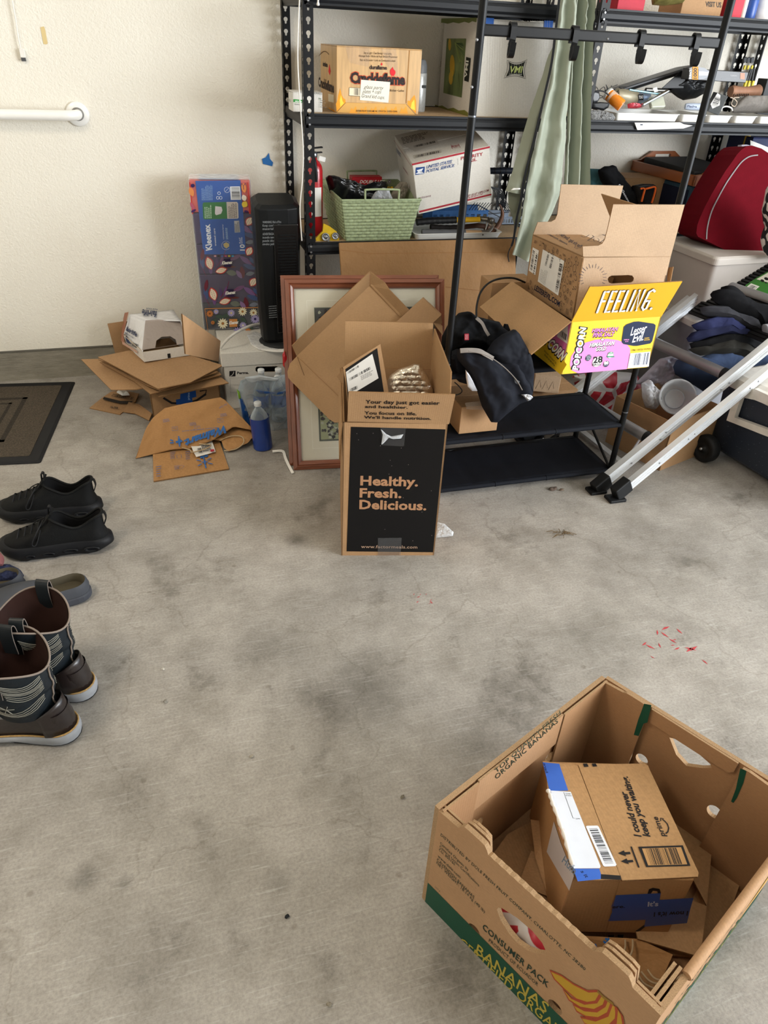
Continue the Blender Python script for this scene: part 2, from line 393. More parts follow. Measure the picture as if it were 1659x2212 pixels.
# ================================================================== on the left wall
WH = M('white_enamel', '#f1f0ec', .25, var=.01, coat=.3)
def wallp(x, y, off=0): return P(x, y, YW-off)
t = thing('grab_bar', 'white enamelled grab bar screwed to the wall at far left', 'grab bar', wallp(168, 246))
c0 = wallp(168, 246)
MB().lathe(c0, (0, -1, 0), [(.001, 0), (.0415, 0), (.0415, .006), (.038, .009), (.021, .010)], 40, cap=False).obj('flange', WH, t)
e = P(150, 246, YW-.055)
pts = [c0+V3((0, -.004, 0)), c0+V3((0, -.03, 0)), c0+V3((-.006, -.047, 0)), c0+V3((-.03, -.06, 0)), c0+V3((-.06, -.062, -.0)), P(0, 247, YW-.062), P(-300, 232, YW-.062)]
MB().tube(spline(pts[:5], 4)[:-1]+pts[4:], .0175, n=20).obj('rail', WH, t)
MB().lathe(c0+V3((0, -.0095, 0)), (0, -1, 0), [(.0185, 0), (.0225, .0), (.0225, .002), (.0185, .003)], 30, cap=False).obj('collar', M('collar_grey', '#8c8a86', .5), t)  # plain grey ring around the rail at the flange
# usb cable
cw = M('white_cable', '#e9e6e0', .5, var=.02)
t = thing('charging_cable', 'thin white cable with plug end hanging down the wall above the grab bar', 'cable', wallp(48, 118, .01))
MB().tube(spline([wallp(x, y, .012) for x, y in ((22, -60), (26, 0), (33, 40), (38, 75), (44, 104))]), .0023).obj('cord', cw, t)
fr = Fr(wallp(49, 118, .012), X3, V3((-.06, 0, 1)))
MB().rbox(fr, -.0085, .0085, -.009, .018, -.005, .005, .003).obj('plug', cw, t)
MB().box(fr, -.0075, .0075, -.020, -.009, -.003, .003).obj('connector', M('plug_steel', '#6e7076', .3, .9), t)
# tapes
def patch(name, label, cat, pts, col, off=.0015, thick=.0006, rough=.7):
    q = [wallp(x, y, off) for x, y in pts]; mb = MB()
    mb.poly(q); mb.poly([p+V3((0, thick, 0)) for p in q][::-1]); n = len(q)
    for i in range(n): mb.quad(q[i], q[(i+1) % n], q[(i+1) % n]+V3((0, thick, 0)), q[i]+V3((0, thick, 0)))
    return tag(mb.obj(name, M(name+'_mat', col, rough, var=.05), at=q[0]), label, cat)
patch('masking_tape', 'small strip of pale yellow masking tape stuck on the wall', 'tape', [(87, 59), (95, 57), (98, 66), (103, 94), (100, 96), (94, 95), (90, 74)], '#d9c38e')
patch('painter_tape', 'torn scrap of blue painter tape on the wall beside the shelf post', 'tape', [(566, 343), (574, 340), (581, 330), (583, 343), (590, 351), (588, 359), (577, 356), (568, 354)], '#2f6db0', .004)

# ================================================================== steel shelving
STEEL = M('black_steel', '#141518', .45, .0, var=.06, scale=12)
STEEL2 = M('black_steel_beam', '#1d1f23', .44, .0, var=.08, scale=9)
BOARD = M('particle_board', '#b59c7c', .85, var=.12, scale=80)
ZINC = M('zinc', '#a8aab0', .35, .9, var=.05)
KH = [(0, .0095), (.0042, .0085), (.0072, .005), (.0078, .0015), (.0064, -.002), (.0036, -.0045), (.0034, -.0105), (0, -.0125), (-.0034, -.0105), (-.0036, -.0045), (-.0064, -.002), (-.0078, .0015), (-.0072, .005), (-.0042, .0085)]
KH = KH[::-1]
def flange(mb, fr, w, z0, z1, pitch=.0376, t=.0018):
    z = z0; hp = pitch/2
    while z < z1-1e-6:
        a = math.pi/2; out = []
        for x, y in KH:
            th = math.atan2(y, x); k = min(w/2/max(abs(math.cos(th)), 1e-6), hp/max(abs(math.sin(th)), 1e-6)); out.append((k*math.cos(th), k*math.sin(th)))
        n = len(KH)
        for cx, cy in ((w/2, hp), (w/2, -hp), (-w/2, -hp), (-w/2, hp)):   # snap nearest ray to corners
            j = min(range(n), key=lambda i: (out[i][0]-cx)**2+(out[i][1]-cy)**2); out[j] = (cx, cy)
        c = z+hp
        A = [fr.at(w/2+x, c+y, 0) for x, y in out]; B = [fr.at(w/2+x, c+y, 0) for x, y in KH]
        A2 = [fr.at(w/2+x, c+y, -t) for x, y in out]; B2 = [fr.at(w/2+x, c+y, -t) for x, y in KH]
        mb.add(A+B, [(i, (i+1) % n, n+(i+1) % n, n+i) for i in range(n)])
        mb.add(A2+B2, [(n+i, n+(i+1) % n, (i+1) % n, i) for i in range(n)])
        mb.add(B+B2, [(i, (i+1) % n, n+(i+1) % n, n+i) for i in range(n)])
        z += pitch
    return mb
def post(unit, x, y, sx, sy, z1=1.86, w=.034):
    """L post: flange A along x (sx = direction into the unit), flange B along y"""
    mb = MB()
    fa = Fr((x if sx > 0 else x-w, y, 0), X3, Z3); flange(mb, fa, w, 0, z1)
    fb = Fr((x, y, 0) if sy > 0 else (x, y-w, 0), Y3, Z3); flange(mb, fb, w, 0, z1)
    mb.box(FRF, x-.0012, x+.0012, y-.0012, y+.0012, 0, z1)
    return mb.obj('post', STEEL, unit)
def beam_x(x0, x1, y, z, s):   # profiled front or back beam, top at z; s=-1 face towards -y
    prof = [(0, 0), (.0, -.006), (.006, -.008), (.010, -.016), (.010, -.030), (.004, -.038), (.004, -.044), (-.012, -.044), (-.012, -.0)]
    mb = MB(); mb.loft([[V3((xx, y+s*a, z+b)) for a, b in prof] for xx in (x0, x1)], 0, True, True, False); return mb
def beam_y(x, y0, y1, z, s):
    prof = [(0, 0), (.0, -.006), (.006, -.008), (.008, -.016), (.008, -.030), (.004, -.038), (.004, -.044), (-.012, -.044), (-.012, -.0)]
    mb = MB(); mb.loft([[V3((x+s*a, yy, z+b)) for a, b in prof] for yy in (y0, y1)], 0, True, True, False); return mb
SY0, SY1 = 2.79, 3.225
def shelf_unit(label, x0, x1, levels):
    u = thing('storage_shelf', label, 'shelving', ((x0+x1)/2, 3.0, 0))
    for x, sx in ((x0, 1), (x1, -1)):
        post(u, x, SY0, sx, 1); post(u, x, SY1, sx, -1)
    for z in levels:
        beam_x(x0+.004, x1-.004, SY0+.006, z, -1).obj('beam', STEEL2, u); beam_x(x0+.004, x1-.004, SY1-.006, z, 1).obj('beam', STEEL2, u)
        beam_y(x0+.008, SY0, SY1, z, -1).obj('side_beam', STEEL2, u); beam_y(x1-.008, SY0, SY1, z, 1).obj('side_beam', STEEL2, u)
        MB().box(FRF, x0+.02, x1-.02, SY0+.012, SY1-.012, z-.012, z-.002).obj('shelf_board', BOARD, u)
        for x in (x0+.017, x1-.017):
            for dz in (-.013, -.033):
                MB().lathe((x, SY0-.001, z+dz), (0, -1, 0), [(.0048, 0), (.0048, .0015), (.003, .003)], 10).obj('rivet', ZINC, u)
    return u
ZT, ZM, ZL = 1.458, 1.103, .668
X1A, X1B, X2A, X2B = .537, 1.545, 1.625, 2.63
unit1 = shelf_unit('black steel rivet shelving unit on the left with the fire log box on it', X1A, X1B, (ZT, ZM, ZL, .20))
unit2 = shelf_unit('black steel rivet shelving unit on the right behind the clothes rail', X2A, X2B, (ZT, ZM, ZL, .20))
shelf_unit('black steel shelving unit at the far right of which only the rear left post shows', 2.715, 3.7, (ZT, ZM, .20))
# hanging cord left of the shelf
t = MB().tube(spline([P(x, y, 2.77) for x, y in ((649, -40), (645, 40), (643, 120), (646, 190), (651, 260), (655, 330), (653, 390), (648, 450), (652, 520))]), .0022).obj('hanging_cord', cw, at=P(645, 40, 2.77))
tag(t, 'thin white cord hanging down beside the left shelf post', 'cord')
t = MB().tube(spline([P(x, y, 2.77) for x, y in ((690, -60), (688, -20), (687, 4))]), .003).lathe(P(687, 8, 2.77), (0, 0, -1), [(.002, -.006), (.005, 0), (.005, .004), (.001, .006)], 12).obj('pull_cord', cw, at=P(687, 8, 2.77))
tag(t, 'short white pull cord with knob end hanging at the top left of the shelf', 'cord')

# ================================================================== cartons
CB = cardboard('cardboard', '#a98560'); CBI = cardboard('cardboard_inside', '#ae8a63'); CBL = cardboard('cardboard_pale', '#bca083')
CBE = M('cardboard_edge', '#8d6b48', .85, var=.35, scale=420)
WHC = cardboard('white_cardboard', '#dcd9d2', .03); WHE = M('white_card_edge', '#b9a68a', .8)
CLR = clear('clear_tape', '#f4efe6', .06, .12, .3, 60)
def rotm(rx, ry, rz): return (Matrix.Rotation(math.radians(rz), 3, 'Z') @ Matrix.Rotation(math.radians(ry), 3, 'Y') @ Matrix.Rotation(math.radians(rx), 3, 'X'))
class Bx:
    """oriented cuboid; o = front-left-bottom corner. faces as frames"""
    def __init__(s, o, w, d, h, rx=0, ry=0, rz=0):
        R = rotm(rx, ry, rz); s.o = V3(o); s.x = R@X3; s.y = R@Y3; s.z = R@Z3; s.w, s.d, s.h = w, d, h
        s.front = Fr(s.o, s.x, s.z); s.left = Fr(s.o+s.y*d, -s.y, s.z); s.right = Fr(s.o+s.x*w, s.y, s.z)
        s.top = Fr(s.o+s.z*h, s.x, s.y); s.back = Fr(s.o+s.x*w+s.y*d, -s.x, s.z); s.base = Fr(s.o, s.x, s.y)
    def p(s, a, b, c): return s.o+s.x*(a*s.w)+s.y*(b*s.d)+s.z*(c*s.h)
    def scaled(s, k):
        o = CAM+(s.o-CAM)*k; n = Bx(o, s.w*k, s.d*k, s.h*k); n.x, n.y, n.z = s.x, s.y, s.z; return n
def boxframe(o, w, d, h, rx=0, ry=0, rz=0, k=1.0):
    o = CAM+(V3(o)-CAM)*k; return Bx(o, w*k, d*k, h*k, rx, ry, rz)
def carton(b, name, label, cat, mat, group=None, bevel=.002, part='body', seam=True):
    t = thing(name, label, cat, b.p(.5, .5, 0), group)
    mb = MB(); mb.box(b.base, 0, b.w, 0, b.d, 0, b.h-(.003 if seam else 0)); mb.obj(part, mat, t, bevel=bevel)
    if seam:
        for nm, y0, y1 in (('top_flap', 0, b.d/2-.0008), ('top_flap', b.d/2+.0008, b.d)):
            MB().box(b.base, 0, b.w, y0, y1, b.h-.003, b.h).obj(nm, mat, t, bevel=.001, seg=1)
    return t

# ---- fire log carton
b = boxframe((.668, 2.867, ZM-.002), .315, .25, .204, rz=.9)
woodp = M('printed_wood', '#c9a371', .35, var=.22, scale=9, stretch=(1.5, 1.5, .25) and (7, 7, .8), coat=.15)
t = carton(b, 'fire_log_carton', 'wood-grain printed fire log carton with a handwritten party plates note', 'box', woodp)
pr = Print(b.front); c = lambda x, y: (600+x/4.1475, y/4.1475)
pr.poly([c(525, 1008), c(610, 918), c(1150, 932), c(1238, 1030)], '#d3a45c')
for f in ([(528, 1000), (521, 930), (535, 900), (540, 860), (560, 790), (572, 850), (590, 880), (605, 890), (608, 918)], [(1160, 935), (1165, 900), (1185, 905), (1200, 880), (1225, 850), (1240, 905), (1238, 1020)]):
    pr.poly([c(*q) for q in f], '#e79a2c')
for f in ([(560, 960), (555, 900), (566, 850), (580, 905), (592, 925)], [(1190, 970), (1200, 920), (1222, 890), (1230, 990)]): pr.poly([c(*q) for q in f], '#f6d04a')
for x in range(640, 1130, 90): pr.poly([c(x, 1015), c(x+20, 965), c(x+35, 985), c(x+60, 950), c(x+75, 1018)], '#e8a13a')
pr.line([c(525, 1008), c(610, 918)], .0008, '#5a4428'); pr.line([c(1150, 932), c(1238, 1030)], .0008, '#5a4428'); pr.line([c(610, 918), c(1150, 932)], .0006, '#a87c48')
pr.line([c(1180, 450), c(1150, 925)], .003, '#a9793f')
pr.text('Easy to Light • Clean Burning • Long Lasting', c(770, 482), c(1020, 490), c(770, 462), '#4a3416', .005, .2)
pr.text('Allumage Facile • Bûche de Foyer Brûlant Proprement', c(722, 508), c(1072, 519), c(722, 490), '#4a3416', .005, .2)
pr.text('Fácil de Encender • Leño de Combustión Limpia', c(735, 545), c(1052, 553), c(735, 527), '#4a3416', .005, .2)
pr.text('duraflame', c(820, 618), c(978, 624), c(820, 582), '#3a2a22', .03, sp=.9)
pr.poly([c(925, 585), c(922, 572), c(932, 560), c(938, 574), c(934, 587)], '#d8232c')
pr.text('Crackleflame', c(645, 742), c(1142, 760), c(645, 645), '#d0502c', .075, sp=.88); pr.text('Crackleflame', c(648, 740), c(1140, 758), c(648, 648), '#2c211e', .05, sp=.92)
pr.poly([c(1005, 655), c(1005, 630), c(1030, 598), c(1036, 620), c(1052, 635), c(1054, 655), c(1040, 680), c(1018, 680)], '#d8232c')
pr.poly([c(640, 784), c(745, 790), c(742, 862), c(638, 856)], '#e9dcc0'); pr.bars(c(680, 850), c(742, 854), c(680, 790), n=16)
pr.line([c(640, 784), c(745, 790), c(742, 862), c(638, 856)], .0012, '#2c2a28', True)
pr.text('Bûches • Leños', c(1000, 818), c(1130, 822), c(1000, 798), '#3a2a16', .01, .2)
pr.text('DISTRIBUTED BY DURAFLAME, INC. STOCKTON, CA 95203 ©2009A', c(700, 1000), c(1070, 1006), c(700, 984), '#3a2a16', .005)
pr.done(t, 'front_print')
pr = Print(b.left)
pr.text('Crackleflame', c(366, 770), c(505, 830), c(366, 690), '#332622', .05); pr.poly([c(455, 640), c(463, 570), c(475, 640), c(466, 675)], '#d8232c'); pr.text('duraflame', c(405, 590), c(447, 600), c(405, 550), '#332622', .04)
pr.line([c(372+8*i, 500-40*math.sin(i*.26)) for i in range(12)], .003, '#6a4c2c')
pr.poly([c(455, 840), c(503, 850), c(503, 920), c(455, 908)], '#e9dcc0'); pr.poly([c(455, 960), c(505, 985), c(520, 1008), c(462, 975)], '#e79a2c')
pr.done(t, 'side_print')
# tape and note
for q in ([c(600, 415), c(830, 425), c(810, 600), c(640, 560)], [c(930, 435), c(1060, 440), c(1090, 720), c(960, 560)]): Print(b.front, .0012).poly(q, CLR).done(t, 'clear_tape')
pr = Print(b.front, .0018); pr.poly([c(745, 714), c(1006, 735), c(990, 920), c(734, 896)], '#ece6d6')
pr.text('glass party', c(768, 792), c(945, 803), c(772, 760), '#26221e', .0, .35); pr.text('plates + cups', c(755, 835), c(925, 838), c(758, 800), '#26221e', .0, .35); pr.text('Grand kid cups.', c(750, 872), c(955, 888), c(752, 840), '#26221e', .0, .35)
pr.done(t, 'paper_note', 'white paper note with handwriting')

# ---- glove box
o = P(633, 234, 2.865); o.z = ZM-.002
b = boxframe(o, .106, .10, .062, rz=-1)
t = carton(b, 'glove_box', 'white and green box of disposable gloves beside the fire log carton', 'box', WHC)
pr = Print(b.front); pr.poly([c(140, 888), c(228, 896), c(228, 922), c(140, 914)], '#2f8f3c'); pr.text('MEDIUM', c(155, 912), c(215, 917), c(155, 900), '#e8f2e6', .02)
pr.text('VINYL GLOVES', c(200, 832), c(395, 850), c(200, 812), '#9a9a92', .01)
for i, s in enumerate(('Small', 'Medium', 'Large', 'X-Large')):
    y = 905+19*i; pr.line([c(366, y), c(376, y+1), c(376, y-10), c(366, y-11)], .0005, '#6c6c66', True); pr.text(s, c(382, y), c(382+8*len(s), y+2), c(382, y-10), '#6c6c66', .01)
pr.text('Size', c(366, 888), c(390, 890), c(366, 876), '#4c6c46', .02); pr.tiny(c(150, 940), c(210, 945), c(150, 925), 2, '#8c8c86'); pr.done(t, 'front_print')
pr = Print(b.left); pr.tiny(c(80, 895), c(128, 925), c(80, 870), 2, '#a9a9a2'); pr.tiny(c(80, 815), c(128, 835), c(80, 800), 1, '#a9a9a2'); pr.done(t, 'side_print')
# tan paper poking up behind it
# ---- spray can
o = P(899, 242, 3.0); o.z = ZM-.002
t = thing('spray_can', 'grey spray can standing behind the fire log carton', 'can', o)
MB().lathe(o, Z3, [(.031, 0), (.033, .003), (.033, .125), (.031, .128)], 24).obj('can_body', M('can_grey', '#a9abaa', .35, .3, var=.2, scale=90), t)
MB().lathe(o, Z3, [(.0315, .128), (.0315, .150), (.026, .166), (.020, .172), (0, .172)], 24).obj('cap', M('grey_cap', '#6a6d70', .4), t)
pr = Print(Fr(o+V3((.006, -.0335, .08)), X3, Z3), pix=False); pr.rect(0, 0, .016, .01, '#26282a'); pr.done(t, 'label_mark')

# ---- white housewares box
b = boxframe((1.176, 2.85, ZM-.002), .345, .36, .305, rz=-1.3)
t = carton(b, 'housewares_box', 'large white corrugated box with bamboo picture on its side and blue tape on top', 'box', WHC)
d = lambda x, y: (900+x/4.1475, y/4.1475)
pr = Print(b.front)
def plaque(pr, c00, c10, c11, c01, txt, sub):
    A, B, C_, D = (V3((*q, 0)) for q in (c00, c10, c11, c01))
    def bi(u, v): return tuple((A*(1-u)*(1-v)+B*u*(1-v)+C_*u*v+D*(1-u)*v).xy)
    def ring(g):
        L = []
        for i in range(9): u = i/8; L.append(bi(-g+(1+2*g)*u, -g+.20*math.sin(math.pi*u)))
        for i in range(1, 8): v = i/8; L.append(bi(1+g-.10*math.sin(math.pi*v), -g+(1+2*g)*v))
        for i in range(9): u = 1-i/8; L.append(bi(-g+(1+2*g)*u, 1+g-.16*math.sin(math.pi*u)))
        for i in range(1, 8): v = 1-i/8; L.append(bi(-g+.10*math.sin(math.pi*v), -g+(1+2*g)*v))
        return L
    pr.line(ring(.09), .0014, '#1e211e', True); pr.poly(ring(0), '#1d221c')
    pr.text(txt, bi(.16, .72), bi(.86, .72), bi(.16, .30), '#cfe08a', .02, .1); pr.text(sub, bi(.2, .86), bi(.86, .86), bi(.2, .79), '#dfe4da', .01)
plaque(pr, d(822, 552), d(975, 548), d(962, 692), d(797, 688), 'VMI', 'HOUSEWARES')
for i in range(26): x = 620+i*22; pr.line([d(x+22, 180), d(x, 1040)], .0005, '#cbc7be')
pr.done(t, 'front_print')
pr = Print(b.left)
pr.poly([d(192, 165), d(540, 158), d(536, 200), d(500, 190), d(470, 207), d(430, 195), d(380, 210), d(330, 200), d(280, 213), d(230, 203), d(192, 215)], '#6f7a45')
pr.poly([d(145, 930), d(200, 950), d(230, 945), d(280, 975), d(330, 965), d(380, 990), d(430, 985), d(462, 1010), d(460, 1050), d(420, 1048), d(140, 965)], '#7d7f3c')
pr.poly([d(272, 345), d(446, 345), d(405, 875), d(240, 832)], M('bamboo_print', '#6b7a4d', .5, var=.45, scale=16, stretch=(1, 1, .3)))
rnd = random.Random(5)
for i in range(24):
    x0 = 300+rnd.random()*50; a = rnd.uniform(-.9, .9); pr.line([d(345, 380), d(345+90*math.cos(a)*rnd.uniform(.6, 1), 470+130*math.sin(a))], .0022, rnd.choice(('#3f5a33', '#8fa05a', '#2f4630')))
for (x, y, h, w, cc) in ((300, 400, 110, 26, '#c9a63a'), (322, 590, 200, 44, '#d0ab34'), (310, 700, 120, 36, '#c9a63a')):
    pr.poly([d(x+w*.5*math.cos(q), y+h*.5*math.sin(q)) for q in [k*math.pi/8 for k in range(16)]], cc)
for k in range(5): pr.line([d(335+14*k, 620+10*k), d(325+14*k, 850)], .002, '#3b5734')
pr.poly([d(448, 510), d(488, 522), d(468, 735), d(430, 722)], '#1d221c'); pr.text('IMV', d(470, 545), d(452, 700), d(448, 541), '#dfe4da', .02); pr.tiny(d(205, 660), d(222, 515), d(212, 662), 2, '#8d8a80')
pr.done(t, 'side_print')
bt = M('blue_tape', '#2a62b8', .55, var=.06)
fr = b.front
for q in ([d(612, 158), d(692, 162), d(688, 250), d(608, 250)], [d(1142, 184), d(1223, 186), d(1214, 278), d(1136, 270)]):
    pts = [fr.px(*k) for k in q]; MB().plate(fr, pts[::-1], (), .0006, 0, 0, z=.0014).obj('blue_tape', bt, t)

# ---- fire extinguisher
RED = M('extinguisher_red', '#b01822', .22, coat=.5, var=.03)
o = P(679, 492, 2.93); o.z = ZL-.002
t = thing('fire_extinguisher', 'small red fire extinguisher standing behind the left shelf post', 'fire extinguisher', o)
prof = [(.028, 0), (.033, .004), (.034, .01), (.034, .235), (.031, .252), (.022, .266), (.013, .272), (.012, .282), (0, .282)]
MB().lathe(o, Z3, prof, 32).obj('cylinder', RED, t)
blk = M('black_plastic', '#191a1c', .4, var=.05); wht = M('white_paper', '#e6e4df', .7, var=.02); mtl = M('brushed_metal', '#8d8f93', .3, .9, var=.05)
MB().lathe(o, Z3, [(.012, .280), (.014, .284), (.014, .296), (.009, .300), (0, .30)], 16).obj('valve', mtl, t)
mb = MB(); h = o+V3((0, 0, .302)); mb.strip([h+V3((-.018, 0, -.004)), h+V3((.0, 0, .010)), h+V3((.034, 0, .013))], Y3, .018, .004); mb.strip([h+V3((-.014, 0, -.014)), h+V3((.006, 0, -.006)), h+V3((.032, 0, -.004))], Y3, .016, .004); mb.obj('lever', blk, t)
MB().tube(spline([h+V3((-.01, -.014, -.012)), h+V3((-.004, -.034, -.03)), h+V3((0, -.040, -.07)), h+V3((0, -.038, -.10))]), .007, n=10).obj('hose', blk, t)
mb = MB(); mb.grid(lambda u, v: o+V3((.0346*math.sin(-.5+u*1.25), -.0346*math.cos(-.5+u*1.25), .075+v*.105)), 8, 1); mb.obj('label', wht, t)
MB().box(Fr(h+V3((.016, -.012, -.030)), V3((.9, .1, -.25)), Z3), 0, .026, 0, .016, 0, .0006).obj('tag', wht, t)

# ---- green woven basket
o0, o1 = G(748, 521, ZL-.002), G(889, 521, ZL-.002); zt = P(738, 433, o0.y-.03).z
t0, t1 = P(738, 433, o0.y-.03), P(909, 434, o0.y-.03); t1.z = t0.z
o1 = V3((o1.x, o0.y, o0.z)); dp = .28
o2, o3 = o1+V3((.005, dp, 0)), o0+V3((-.005, dp, 0)); t3 = V3((t0.x-.012, t0.y+dp+.07, t0.z+.012)); t2 = V3((t1.x+.012, t1.y+dp+.07, t1.z+.012))
green = M('green_basket_weave', '#9aa783', .6, var=.2, scale=60, bmp=.4, bscale=220)
t = thing('woven_basket', 'pale green woven paper basket full of odds and ends on the lower shelf', 'basket', (o0+o1+o2+o3)/4)
def weave(a, b_, c_, d_, nx, nz):   # a,b bottom; d,c top ; outward normal
    a, b_, c_, d_ = map(V3, (a, b_, c_, d_)); n = (b_-a).cross(d_-a).normalized(); mb = MB()
    for j in range(nz):
        for i in range(nx):
            over = (i+j) % 2; jx = random.uniform(-.06, .06)
            u0, u1 = (i-.22 if over else i+.1)/nx, (i+1.22 if over else i+.9)/nx; v0, v1 = (j+.03)/nz, (j+.97)/nz
            u0, u1 = max(0, u0), min(1, u1)
            q = lambda u, v: a.lerp(b_, u).lerp(d_.lerp(c_, u), v)
            hgt = .0035 if over else .0012; L = []
            for k in range(5): 
                u = u0+(u1-u0)*k/4; e = hgt*math.sin(math.pi*k/4)+.0004; L.append([q(u, v0)+n*(e*.35), q(u, v0+(v1-v0)*.25)+n*(e+.0008), q(u, v0+(v1-v0)*.75)+n*(e+.0008), q(u, v1)+n*(e*.35)])
            mb.loft(L, 0, closed=False)
    mb.slab(a, b_, c_, d_, .003); return mb
for q in ((o0, o1, t1, t0, 17, 13), (o1, o2, t2, t1, 19, 13), (o2, o3, t3, t2, 17, 13), (o3, o0, t0, t3, 19, 13)): weave(*q).obj('woven_wall', green, t)
MB().quad(o0+Z3*.003, o1+Z3*.003, o2+Z3*.003, o3+Z3*.003).obj('base', green, t)
MB().tube([t0, t1, t2, t3, t0], .0042, n=8).obj('rim', green, t)
e = t0.y-.002
MB().tube(spline([P(789, 432, e), P(789, 414, e), P(791, 410, e), P(826, 409, e), P(860, 410, e), P(862, 414, e), P(861, 432, e)], 3), .0038).obj('handle', green, t)
e = t3.y
MB().tube(spline([P(751, 391, e), P(750, 373, e), P(752, 370, e), P(780, 369, e), P(811, 369, e), P(813, 373, e), P(813, 380, e)], 3), .0036).obj('handle', green, t)
# contents
e = 2.95
BAGB = M('black_film', '#121214', .22, var=.2, scale=20, bmp=.5, bscale=30, bdist=.008)
ol = [P(x, y, e) for x, y in ((703, 384), (715, 388), (745, 393), (775, 404), (800, 412), (838, 398), (836, 412), (815, 430), (810, 450), (740, 450), (712, 415))]
tag(MB().pillow(ol, (-.1, -.8, .6), .05, .03, lambda p, q: .012*fbm(p, 28)).obj('black_bag', BAGB, at=ol[0]), 'crumpled black plastic film in the green woven basket', 'bag')
o = P(760, 432, 3.03)
b = Bx(V3((o.x, 3.03, ZL+.01)), .125, .05, P(760, 382, 3.03).z-ZL-.01, rz=-1)
t = carton(b, 'bulb_box', 'red and yellow light bulb box reading double life in the green basket', 'box', M('bulb_red', '#b3202a', .4))
f = lambda x, y: (640+x/3.456, 260+y/3.456)
pr = Print(b.front); pr.text('DOUBLE LIFE', f(472, 470), f(660, 470), f(476, 446), '#f1efe8', .02, .2)
pr.rect(*f(430, 494), *f(722, 520), '#e3b62a'); pr.text('60', f(685, 514), f(706, 512), f(685, 494), '#22242a', .03)
cc = b.front.px(*f(694, 458)); pr.pix = False
pr.disc(cc, .0085, '#1c1a1c'); pr.disc(cc, .0072, '#c9c5bf'); pr.disc(cc, .0062, '#1c1a1c')
for k in range(4): a = k*math.pi/2+.4; pr.line([(cc[0]+.005*math.cos(a), cc[1]+.005*math.sin(a)), (cc[0]+.002*math.cos(a+.9), cc[1]+.002*math.sin(a+.9)), (cc[0]-.002*math.cos(a), cc[1]-.002*math.sin(a))], .0009, '#c9c5bf')
pr.done(t, 'front_print')
CP = clear('clear_pack', '#c9ccd0', .35, .1, .8, 40)
e = 2.87; ol = [P(x, y, e) for x, y in ((800, 432), (808, 418), (825, 408), (840, 410), (848, 432), (846, 440), (803, 440))]
tag(MB().pillow(ol, (0, -.7, .7), .02, .02, lambda p, q: .01*fbm(p, 40)).obj('clear_package', CP, at=ol[0]), 'clear plastic blister package in the front of the green basket', 'package')
e = 2.93; ol = [P(x, y, e) for x, y in ((843, 425), (852, 405), (863, 394), (874, 398), (880, 412), (872, 432), (860, 440))]
tag(MB().pillow(ol, (.3, -.7, .6), .025, .02, lambda p, q: .01*fbm(p, 50)).obj('paper_bag', M('grey_paper', '#8f877b', .7, var=.2), at=ol[0]), 'crumpled grey paper bag at the right of the green basket', 'bag')

# ---- yellow caster pack
o = G(705, 520, ZL-.002)
t = thing('caster_pack', 'yellow carded pack with two steel caster wheels left of the green basket', 'hardware', o)
mb = MB(); e = o.y
pl = [P(x, y, e) for x, y in ((682, 515), (697, 500), (699, 483), (712, 489), (727, 500), (733, 516), (731, 524), (700, 527), (684, 525))]
mb.poly(pl); mb.poly([p+V3((0, .01, 0)) for p in pl][::-1])
for i in range(len(pl)): q = pl[(i+1) % len(pl)]; mb.quad(pl[i], pl[i]+V3((0, .01, 0)), q+V3((0, .01, 0)), q)
mb.obj('card', M('pack_yellow', '#d9b52c', .4, var=.12, scale=40), t)
for x, y, r in ((703, 512, .0155), (724, 510, .0135)):
    p = P(x, y, e-.004)
    MB().lathe(p, (0, -1, .15), [(r, 0), (r, .004), (r*.75, .005), (r*.7, .003), (r*.3, .003), (r*.3, .007), (0, .007)], 22).obj('wheel', mtl, t)
MB().tube([P(708, 524, e-.014), P(712, 512, e-.016)], .004).lathe(P(713, 524, e-.016), (0, -1, 0), [(.006, 0), (.006, .004), (0, .005)], 12).obj('bolt', ZINC, t)

# ---- priority mail box, tilted
b = boxframe((.948, 2.695, .786), .286, .335, .185, 9.2, -13.0, -7.3, k=1.045)
t = carton(b, 'mail_carton', 'tilted white postal shipping box with red stripes on the lower shelf', 'box', WHC)
pr = Print(b.front)
RS, NB = '#a3303c', '#2a4a86'
def edge(y0, y1, x): return y0+(y1-y0)*x
pr.poly([(889.5, 353.5), (1058, 315.5), (1058, 319.5), (889.8, 357.5)], RS); pr.poly([(905.3, 455.5), (1061.5, 418), (1061.5, 421.5), (905.5, 459.5)], RS)
pr.poly([f(892, 352), f(960, 345), f(955, 398), f(888, 408)], NB)
pr.poly([f(898, 372), f(950, 356), f(936, 378), f(905, 380), f(955, 396), f(888, 400), f(910, 385)], '#dfe3ea')
pr.text('UNITED STATES', f(970, 359), f(1160, 317), f(974, 336), NB, .015, .25, .95); pr.text('POSTAL SERVICE.', f(967, 391), f(1180, 345), f(970, 370), NB, .015, .25, .95)
pr.line([f(972, 364), f(1168, 320)], .0006, '#7d2c3c'); pr.line([f(1205, 285), f(1207, 332)], .0006, '#555a66')
pr.text('PRIORITY', f(1229, 297), f(1392, 262), f(1229, 272), RS, .012); pr.text('MAIL', f(1252, 324), f(1348, 300), f(1252, 302), RS, .012)
pr.text('VISIT US AT USPS.COM', f(1262, 578), f(1436, 528), f(1262, 562), '#7d2c3c', .012); pr.tiny(f(1262, 590), f(1430, 542), f(1262, 580), 1, '#a0606a')
pr.tiny(f(925, 585), f(1028, 565), f(925, 572), 2, '#8a6a70')
pr.done(t, 'front_print')
pr = Print(b.top)
